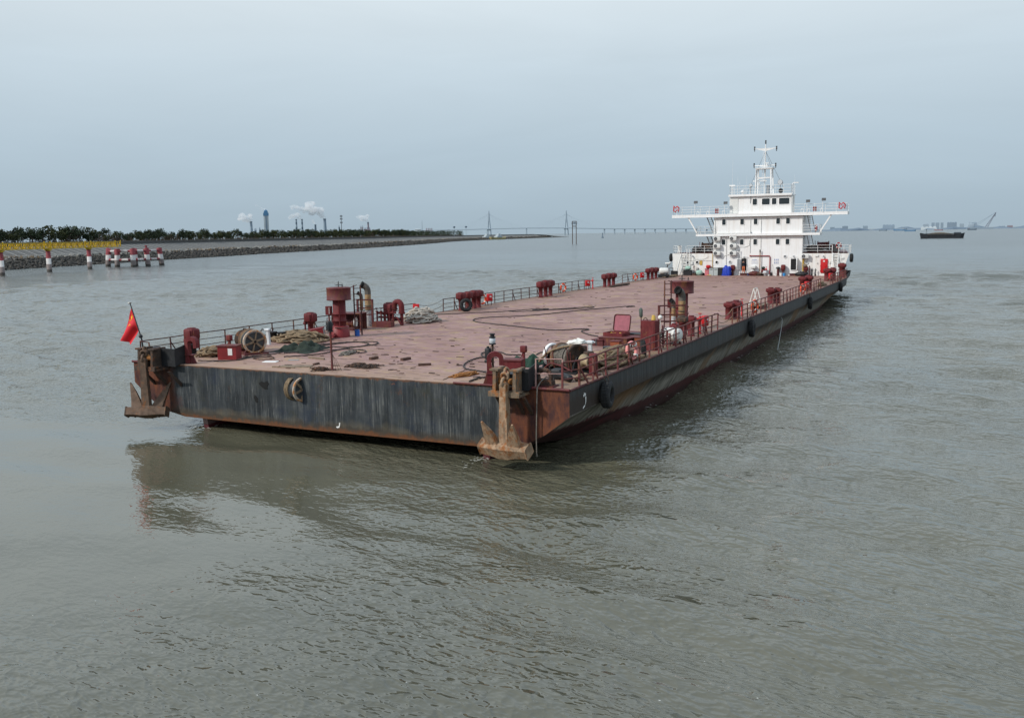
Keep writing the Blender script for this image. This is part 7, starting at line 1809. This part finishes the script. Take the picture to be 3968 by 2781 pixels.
def wall_vent(x, y, lb, h=.62, hs=.55):
    rt = empty('wall_ventilator', (x,y,.0), lb, 'ventilator'); m = MB(); m.cyl((x,y,0),(x,y,h),.15,n=12); m.cyl((x,y,h-.08),(x,y,h),.2,n=12); m.build('column', M['maroon_d'], rt); m = MB(); m.rbox((x,y,h+hs*.5),(.5,.44,hs),.11); m.build('head', M['maroon'], rt)
wall_vent(-3.02, 81.95, 'dark maroon ventilator at the white wall right of the blue tarpaulin', .65, .6)
wall_vent(2.88, 81.9, 'dark maroon ventilator at the white wall left of the right doorway', .65, .65)
wall_vent(5.42, 81.9, 'dark maroon ventilator at the white wall beside the yellow pipe', .62, .5)
wall_vent(.62, 81.75, 'short maroon ventilator capped with rags left of the red hydrant', .35, .4)
rt = empty('mushroom_vent', (2.3,81.9,.0), 'small black mushroom vent at the white wall left of the maroon ventilator', 'ventilator'); m = MB(); m.cyl((2.3,81.9,0),(2.3,81.9,.85),.14,n=12); m.build('column', M['maroon_d'], rt); m = MB(); m.lathe((2.3,81.9,.82),(0,0,1),[(0,.27),(.08,.28),(.2,.16),(.24,.02)],14); m.build('cap', M['black'], rt)
rt = empty('wall_basin', (-.58,82.0,.65), 'white wash basin fixed to the wall right of the person', 'basin'); m = MB(); m.rbox((-.58,82.0,1.02),(.55,.45,.36),.06); m.build('bowl', M['acwhite'], rt); m = MB(); m.tube([(-1.2,82.1,.05),(-1.2,82.1,.9),(-.85,82.1,.95)],.02,5); m.tube([(-.58,82.1,.85),(-.4,82.1,.3),(-.3,82.1,.05)],.03,6); m.build('pipe', M['grey'], rt)
# clutter along the deckhouse wall
SC = [((-1.05,81.5),(.30,.25,.30),'navy_b','blue plastic tub at the left end of the litter under the wall basin'), ((1.62,81.4),(.26,.26,.38),'black','black bucket with white lid left of the blue symbol notice'), ((1.35,81.3),(.18,.18,.2),'paper','small white tin left of the black bucket'), ((2.12,81.35),(.20,.20,.22),'paper','small white tin right of the black bucket'), ((2.75,81.3),(.30,.25,.36),'acwhite','white jerrycan left of the bright blue one'), ((3.12,81.25),(.34,.26,.34),'blue2','bright blue jerrycan in front of the maroon ventilator'), ((.95,81.3),(.35,.3,.22),'grey','grey metal tray among the litter below the red hydrant')]
M['navy_b'] = paint('navy_tub', (.03,.035,.10), .6, .2); M['blue2'] = paint('sky_blue_can', (.04,.25,.55), .5, .1)
for (x, y), d, mt, lb in SC:
    rt = empty('paint_can', (x,y,.01), lb, 'can'); m = MB(); m.lathe((x,y,.01),(0,0,1),[(0,d[0]/2*.9),(d[2]*.9,d[0]/2),(d[2],d[0]/2)],14); m.build('body', M[mt], rt); m = MB(); m.torus((x,y,d[2]*.95+.02),(0,1,.3),d[0]*.42,.012,14,4); m.build('handle', M['grey'], rt)
bundle('rag_heap', (-.35,81.4,.01), .36, (1.6,.7,.75), 'heap of dark maroon rags and rope under the wall basin', M['maroon_d'], 'rags', .28, 5)
bundle('rag_heap', (.25,81.35,.01), .26, (1.3,.8,.7), 'heap of brown scraps below the rusty white vent pipe', M['rust_d'], 'rags', .3, 6)
bundle('rag_heap', (.62,81.75,.74), .2, (1.1,.8,.9), 'olive sack on the short maroon ventilator', M['tarp'], 'rags', .18, 7)
bundle('scrap_heap', (.95,81.2,.22), .24, (1.2,.8,.8), 'pale grey scrap metal heap on the metal tray', M['zinc'], 'scrap', .35, 8)
bundle('rag_heap', (5.05,81.4,.01), .42, (1.7,.7,.6), 'heap of black gear beneath the porthole right of the right doorway', M['black'], 'gear', .3, 9)
bundle('rag_heap', (5.35,81.7,1.02), .22, (1.2,.8,.9), 'tan cloth over the ventilator beside the yellow pipe', M['wood'], 'rags', .18, 10)
bundle('rag_heap', (-6.9,81.9,.01), .30, (1.8,.6,.5), 'dark tangled gear behind the round green bundle', M['black'], 'gear', .3, 11)
for x, h, lb in ((-7.75,1.25,'upright maroon bar left of the round green bundle'), (5.83,1.2,'upright maroon bar right of the yellow pipe'), (-7.2,.9,'short dark valve stem behind the round green bundle'), (6.1,.8,'left one of two dark valve stems near the red door'), (6.5,.85,'right one of two dark valve stems near the red door')):
    rt = empty('deck_valve', (x,81.95,0), lb, 'valve'); m = MB(); m.cyl((x,81.95,0),(x,81.95,h),.045,n=8); m.cyl((x,81.95,0),(x,81.95,.2),.09,n=8); m.build('spindle', M['maroon'] if h > 1 else M['black'], rt); m = MB(); m.torus((x,81.95,h*.8),(0,1,.2),.10,.02,12,5); m.build('hand_wheel', M['rust_d'], rt)
hose('yellow folded cable lying in front of the pink bin', [(-5.95,81.3),(-5.7,81.2),(-5.5,81.15),(-5.4,81.1),(-5.6,81.25)], .05, M['ochre'], 'yellow_cable', 'cable')
rt = empty('mop', (1.5,82.0,.0), 'thin mop leaning on the white wall right of the red pipe', 'mop'); m = MB(); m.cyl((1.62,81.7,.02),(1.55,82.2,1.35),.015,n=5); m.build('handle', M['wood'], rt); m = MB(); m.ball((1.62,81.7,.08),.1,8,6,(1,1,.8),.2); m.build('head', M['grey'], rt)
rt = empty('orange_crate', (8.0,81.4,.01), 'orange and black box at the foot of the right stairs', 'box'); m = MB(); m.box((7.85,81.5,.22),(.3,.4,.42)); m.build('orange_side', M['orange'], rt); m = MB(); m.box((8.25,81.5,.3),(.45,.4,.58)); m.build('black_side', M['black'], rt)

# mooring winches on the poop, seen over the rails
def poop_winch(x, label, body):
    y = HY+2.4; rt = empty('poop_winch', (x,y,2.7), label, 'winch'); m = MB(); m.lathe((x-.75,y,3.42),(1,.05,0),[(0,.55),(.07,.55),(.08,.42),(1.2,.44),(1.22,.55),(1.29,.55)],22); m.build('drum', body, rt)
    m = MB(); m.box((x,y,2.82),(2.0,1.3,.2)); m.rbox((x+.95,y,3.2),(.5,.8,.8),.08); m.rbox((x-1.15,y-.1,3.1),(.5,.7,.6),.08); m.beam((x-.9,y-.5,2.8),(x-1.0,y-.2,4.0),.06); m.build('frame', M['maroon_d'], rt)
    m = MB(); m.rbox((x-.2,y-.9,3.0),(.5,.3,.45),.04); m.cyl((x+.5,y-.9,2.75),(x+.5,y-.9,3.3),.1,n=8); m.build('control_box', M['black'], rt)
poop_winch(-6.75, 'dark rope winch on the left of the white poop behind the rail', M['rust_d']); poop_winch(7.0, 'maroon rope winch on the right of the white poop behind the rail', M['maroon_d'])
rt = empty('capstan', (-10.0,HY+.9,2.68), 'white capstan at the left corner of the poop', 'capstan'); m = MB(); m.lathe((-9.95,HY+.9,2.68),(0,0,1),[(0,.26),(.15,.26),(.2,.17),(.6,.2),(.75,.27),(.82,.25)],14); m.build('barrel', M['acwhite'], rt); m = MB(); m.cyl((-9.95,HY+.9,3.5),(-9.95,HY+.9,3.62),.14,n=10); m.build('cap', M['black'], rt)
bundle('equipment_heap', (5.9,HY+1.2,2.7), .45, (1.8,.8,.9), 'dark gear heap left of the winch on the right poop', M['black'], 'gear', .3, 21)
bundle('equipment_heap', (-8.0,HY+1.4,2.7), .40, (1.3,.8,.9), 'dark gear heap left of the winch on the left poop', M['black'], 'gear', .3, 22)
rt = empty('steel_locker', (8.55,HY+1.6,2.7), 'black steel locker above the right stairs on the poop', 'locker'); m = MB(); m.box((8.5,HY+1.6,3.1),(.75,.5,.8)); m.build('body', M['black'], rt); m = MB(); m.box((8.5,HY+1.33,3.1),(.65,.03,.7)); m.build('door', M['darkgrey'], rt)

# retouching clone of a spoked reel, retouching blots and white marks on the bow
rt = empty('cloned_reel', (-1.1,-.05,-.75), 'rusty white spoked reel, a retouching clone half sunk in the black bow plate', 'reel'); T = Matrix.Translation((-1.45,.16,-.68)) @ Matrix.Rotation(-.22,4,'Z')
m = MB(); m.T = T; spoked(m, .36, 0, .50, 6, .08); m.build('flange', [M['flange_w'], M['spoke'], M['soot']], rt)
m = MB(); m.T = T; m.m = 0; m.cyl((.05,0,0),(.33,0,0),.42,n=24); m.m = 1
for k in range(4): m.torus((-.05-k*.06,0,0),(1,0,0),.46,.035,28,5)
m.build('drum', [M['darkgrey'], M['tan_rope']], rt)
def mark(polys, o, u, w_, th, label, mat, name='painted_mark'):
    m = MB()
    for p in polys: m.prism(p, o, u, w_, th)
    ob = m.build(name, mat, None, o); tag(ob, label, 'paint mark')
mark([[(-.16,-.02),(-.10,-.07),(.0,-.05),(.04,.05),(.05,.16),(-.0,.14),(-.01,.02),(-.08,.0)]], (.68,-.006,-2.02), (1,0,0), (0,0,1), (0,-.006,0), 'small white painted hook mark at the lower edge of the bow plate', M['paper'])
mark([[(.0,.0),(.10,.02),(.12,.12),(.05,.16),(.04,.08),(-.02,.08)],[(.16,-.02),(.26,-.02),(.24,-.20),(.16,-.30),(.14,-.27),(.19,-.18)],[(-.05,-.42),(.12,-.36),(.16,-.30),(.1,-.31),(-.06,-.36)],[(.1,.1),(.2,.12),(.22,.02),(.17,.0)]], (10.437,1.25,-.42), (0,1,0), (0,0,1), (.006,0,0), 'white draught mark squiggle on the black side at the right bow', M['paper'])
mark([[(-.30,.06),(-.14,.16),(.0,.13),(.16,.2),(.24,.08),(.14,-.06),(.18,-.14),(.0,-.16),(-.16,-.07)]], (-3.0,-.006,-.62), (1,0,0), (0,0,1), (0,-.005,0), 'larger ragged black retouching blot on the bow plate left of the reel', M['soot'])  # both black blots are retouching traces over the ship's name, built as thin plates
mark([[(-.10,.05),(-.04,.16),(.05,.10),(.12,.02),(.10,-.16),(.0,-.15),(-.06,-.06)]], (-3.5,-.006,-1.20), (1,0,0), (0,0,1), (0,-.005,0), 'smaller ragged black retouching blot low on the bow plate left of the reel', M['soot'])

# ================================================================== person in the left doorway
def skin_mesh(name, verts, edges, radii, root, mat, parent, levels=2):
    me = bpy.data.meshes.new(name); me.from_pydata([Vector(v) for v in verts], edges, []); ob = bpy.data.objects.new(name, me); COL.objects.link(ob)
    sk = ob.modifiers.new('skin', 'SKIN'); sk.use_smooth_shade = True
    for i, r in enumerate(radii):
        d = me.skin_vertices[0].data[i]; d.radius = (r if isinstance(r, tuple) else (r, r)); d.use_root = (i == root)
    ss = ob.modifiers.new('sub', 'SUBSURF'); ss.levels = levels; ss.render_levels = levels
    dg = bpy.context.evaluated_depsgraph_get(); nm = bpy.data.meshes.new_from_object(ob.evaluated_get(dg)); ob.modifiers.clear(); ob.data = nm
    nm.materials.clear()
    for q in (mat if isinstance(mat, list) else [mat]): nm.materials.append(q)
    ob.parent = parent; return ob
def make_person():
    # about 1.5 units tall, standing on the door sill step, arms raised to the face
    s = .86; base = Vector((-1.76, HY-.20, .30)); rt = empty('person', base, 'person in dark top and orange trousers in the left doorway, hands at the face', 'person')
    V = []; E = []; Rr = []
    def j(x, y, z, r): V.append((x*s, y*s, z*s)); Rr.append(tuple(q*s for q in r) if isinstance(r, tuple) else r*s); return len(V)-1
    pel = j(0,0,.93,(.16,.11)); ab = j(0,.0,1.08,(.145,.105)); ch = j(0,.0,1.28,(.17,.115)); nb = j(0,.0,1.44,(.075,.07)); nk = j(0,-.01,1.51,.055); hd = j(0,-.02,1.60,(.075,.085)); ht = j(0,-.02,1.70,(.072,.085))
    E += [(pel,ab),(ab,ch),(ch,nb),(nb,nk),(nk,hd),(hd,ht)]
    for sd in (-1,1):
        hip = j(sd*.095,0,.86,.095); kn = j(sd*.105,-.02,.50,.068); an = j(sd*.11,.01,.10,.045); to = j(sd*.13,-.14,.035,.04); E += [(pel,hip),(hip,kn),(kn,an),(an,to)]
        sh = j(sd*.19,0,1.40,.07); el = j(sd*.27,-.10,1.18,.05); wr = j(sd*.10,-.22,1.42,.033); pm = j(sd*.06,-.23,1.50,(.036,.022)); E += [(ch,sh),(sh,el),(el,wr),(wr,pm)]
        for k, (dx, L) in enumerate(((-.030,.065),(-.010,.075),(.012,.072),(.032,.055))):
            a = j(sd*.06+dx,-.235,1.535,.010); b = j(sd*.055+dx,-.225,1.535+L*.6,.009); c = j(sd*.05+dx,-.205,1.535+L,.008); E += [(pm,a),(a,b),(b,c)]
        a = j(sd*.06-sd*.045,-.22,1.50,.011); b = j(sd*.06-sd*.06,-.20,1.535,.009); E += [(pm,a),(a,b)]
    body = skin_mesh('body', V, E, Rr, pel, [M['navy'], M['orangecloth'], M['skin'], M['black']], rt)
    me = body.data
    for p in me.polygons:
        z = p.center.z/s; x = abs(p.center.x)/s; y = p.center.y/s
        if z > 1.475 or (y < -.19 and z > 1.40): p.material_index = 2
        elif z < .09: p.material_index = 3
        elif z < .93: p.material_index = 1
    # face and hair
    T = Matrix.Translation(base) @ Matrix.Scale(s, 4)
    m = MB(); m.T = T; m.ball((0,-.005,1.655),.098,12,8,(.92,1.0,1.05)); m.build('hair', M['hair'], rt)
    m = MB(); m.T = T
    m.ball((0,-.115,1.605),.016,8,6,(.8,1,1.3)); m.ball((-.085,-.02,1.61),.02,8,6,(.5,.8,1.3)); m.ball((.085,-.02,1.61),.02,8,6,(.5,.8,1.3)); m.build('nose_and_ears', M['skin'], rt)
    m = MB(); m.T = T
    for sd in (-1,1): m.ball((sd*.032,-.10,1.635),.010,8,6)
    m.box((0,-.103,1.568),(.04,.008,.008)); m.build('eyes_and_mouth', M['hair'], rt)
make_person()

# ------------------------------------------------------------------ litter on the deck and a discharge stream
def litter():
    rng = random.Random(31); m = MB()
    for k in range(280):
        y = 1.2 + 78*rng.random()**1.7; x = rng.uniform(-8.8, 9.2)
        if rng.random() < .25: y = rng.uniform(.6, 9); x = rng.uniform(-7, 7)
        L = rng.uniform(.06, .34)*(1+y/60); w_ = rng.uniform(.02, .07)*(1+y/50); a = rng.gauss(0, .35) if rng.random() < .75 else rng.uniform(0, PI); h = rng.uniform(.008, .035)
        m.m = rng.choices((0,1,2), (6,3,1))[0]
        m.T = Matrix.Translation((x,y,.0105)) @ Matrix.Rotation(a, 4, 'Z')
        m.prism([(-L/2,-w_/2),(L*.1,-w_*.6),(L/2,-w_*.3),(L*.45,w_/2),(-L*.2,w_*.55),(-L*.5,w_*.2)], (0,0,0), (1,0,0), (0,1,0), (0,0,h))
    m.T = Matrix.Identity(4)
    tag(m.build('deck_litter', [paint('litter_dark', (.045,.026,.02), .9, .4), M['wood_d'], M['wood']]), 'small dark scraps and splinters scattered all over the red deck', 'litter', kind='stuff')
litter()
m = MB(); P_ = [(10.38,39.2,-.95),(10.6,38.5,-1.0),(10.75,37.6,-1.25),(10.84,36.7,-1.7),(10.9,35.9,-2.2),(10.93,35.2,-2.78)]
m.tube(P_, [.010,.010,.012,.014,.018,.022], 6)
rng_ = random.Random(4)
for k in range(40):
    f = rng_.uniform(.4, 4.9); i = int(f); q = Vector(P_[i]).lerp(Vector(P_[i+1]), f-i); m.ball(q+Vector((rng_.gauss(0,.05),rng_.gauss(0,.05),rng_.gauss(0,.05))), rng_.uniform(.008,.02), 6, 4)
tag(m.build('discharge_stream', NT('falling_water').done((.42,.45,.44), .25), None, (10.42,39.2,-.95)), 'thin white stream of water pouring out of the black side near the middle', 'water stream')

def foam():
    rng = random.Random(77); m = MB()
    def fleck(x, y, r):
        n = rng.randint(5, 8); a0 = rng.uniform(0, 6.28); st = rng.uniform(1.2, 3)
        z = WZ+.07
        m.add([(x+r*st*rng.uniform(.5,1)*math.cos(a0+2*PI*k/n), y+r*rng.uniform(.5,1)*math.sin(a0+2*PI*k/n), z) for k in range(n)], [tuple(range(n))])
    for k in range(150):
        y = rng.uniform(3, 70); x = (8.35+ (y-3)*.1 if y < 12 else 9.35) + abs(rng.gauss(0, .22)); fleck(x, y, rng.uniform(.02, .07))
    for k in range(40): fleck(-6.75+rng.gauss(0,.35), .4+rng.uniform(-.5,2), rng.uniform(.02,.05)); fleck(6.95+rng.gauss(0,.2), .3-abs(rng.gauss(0,.7)), rng.uniform(.015,.045))
    for k in range(45): fleck(rng.uniform(2,24), rng.uniform(-20,-6), rng.uniform(.006,.016))
    tag(m.build('foam_flecks', NT('river_foam').done((.55,.55,.50), .6)), 'small pale foam flecks on the water along the waterline and before the bow', 'foam', kind='stuff')
foam()
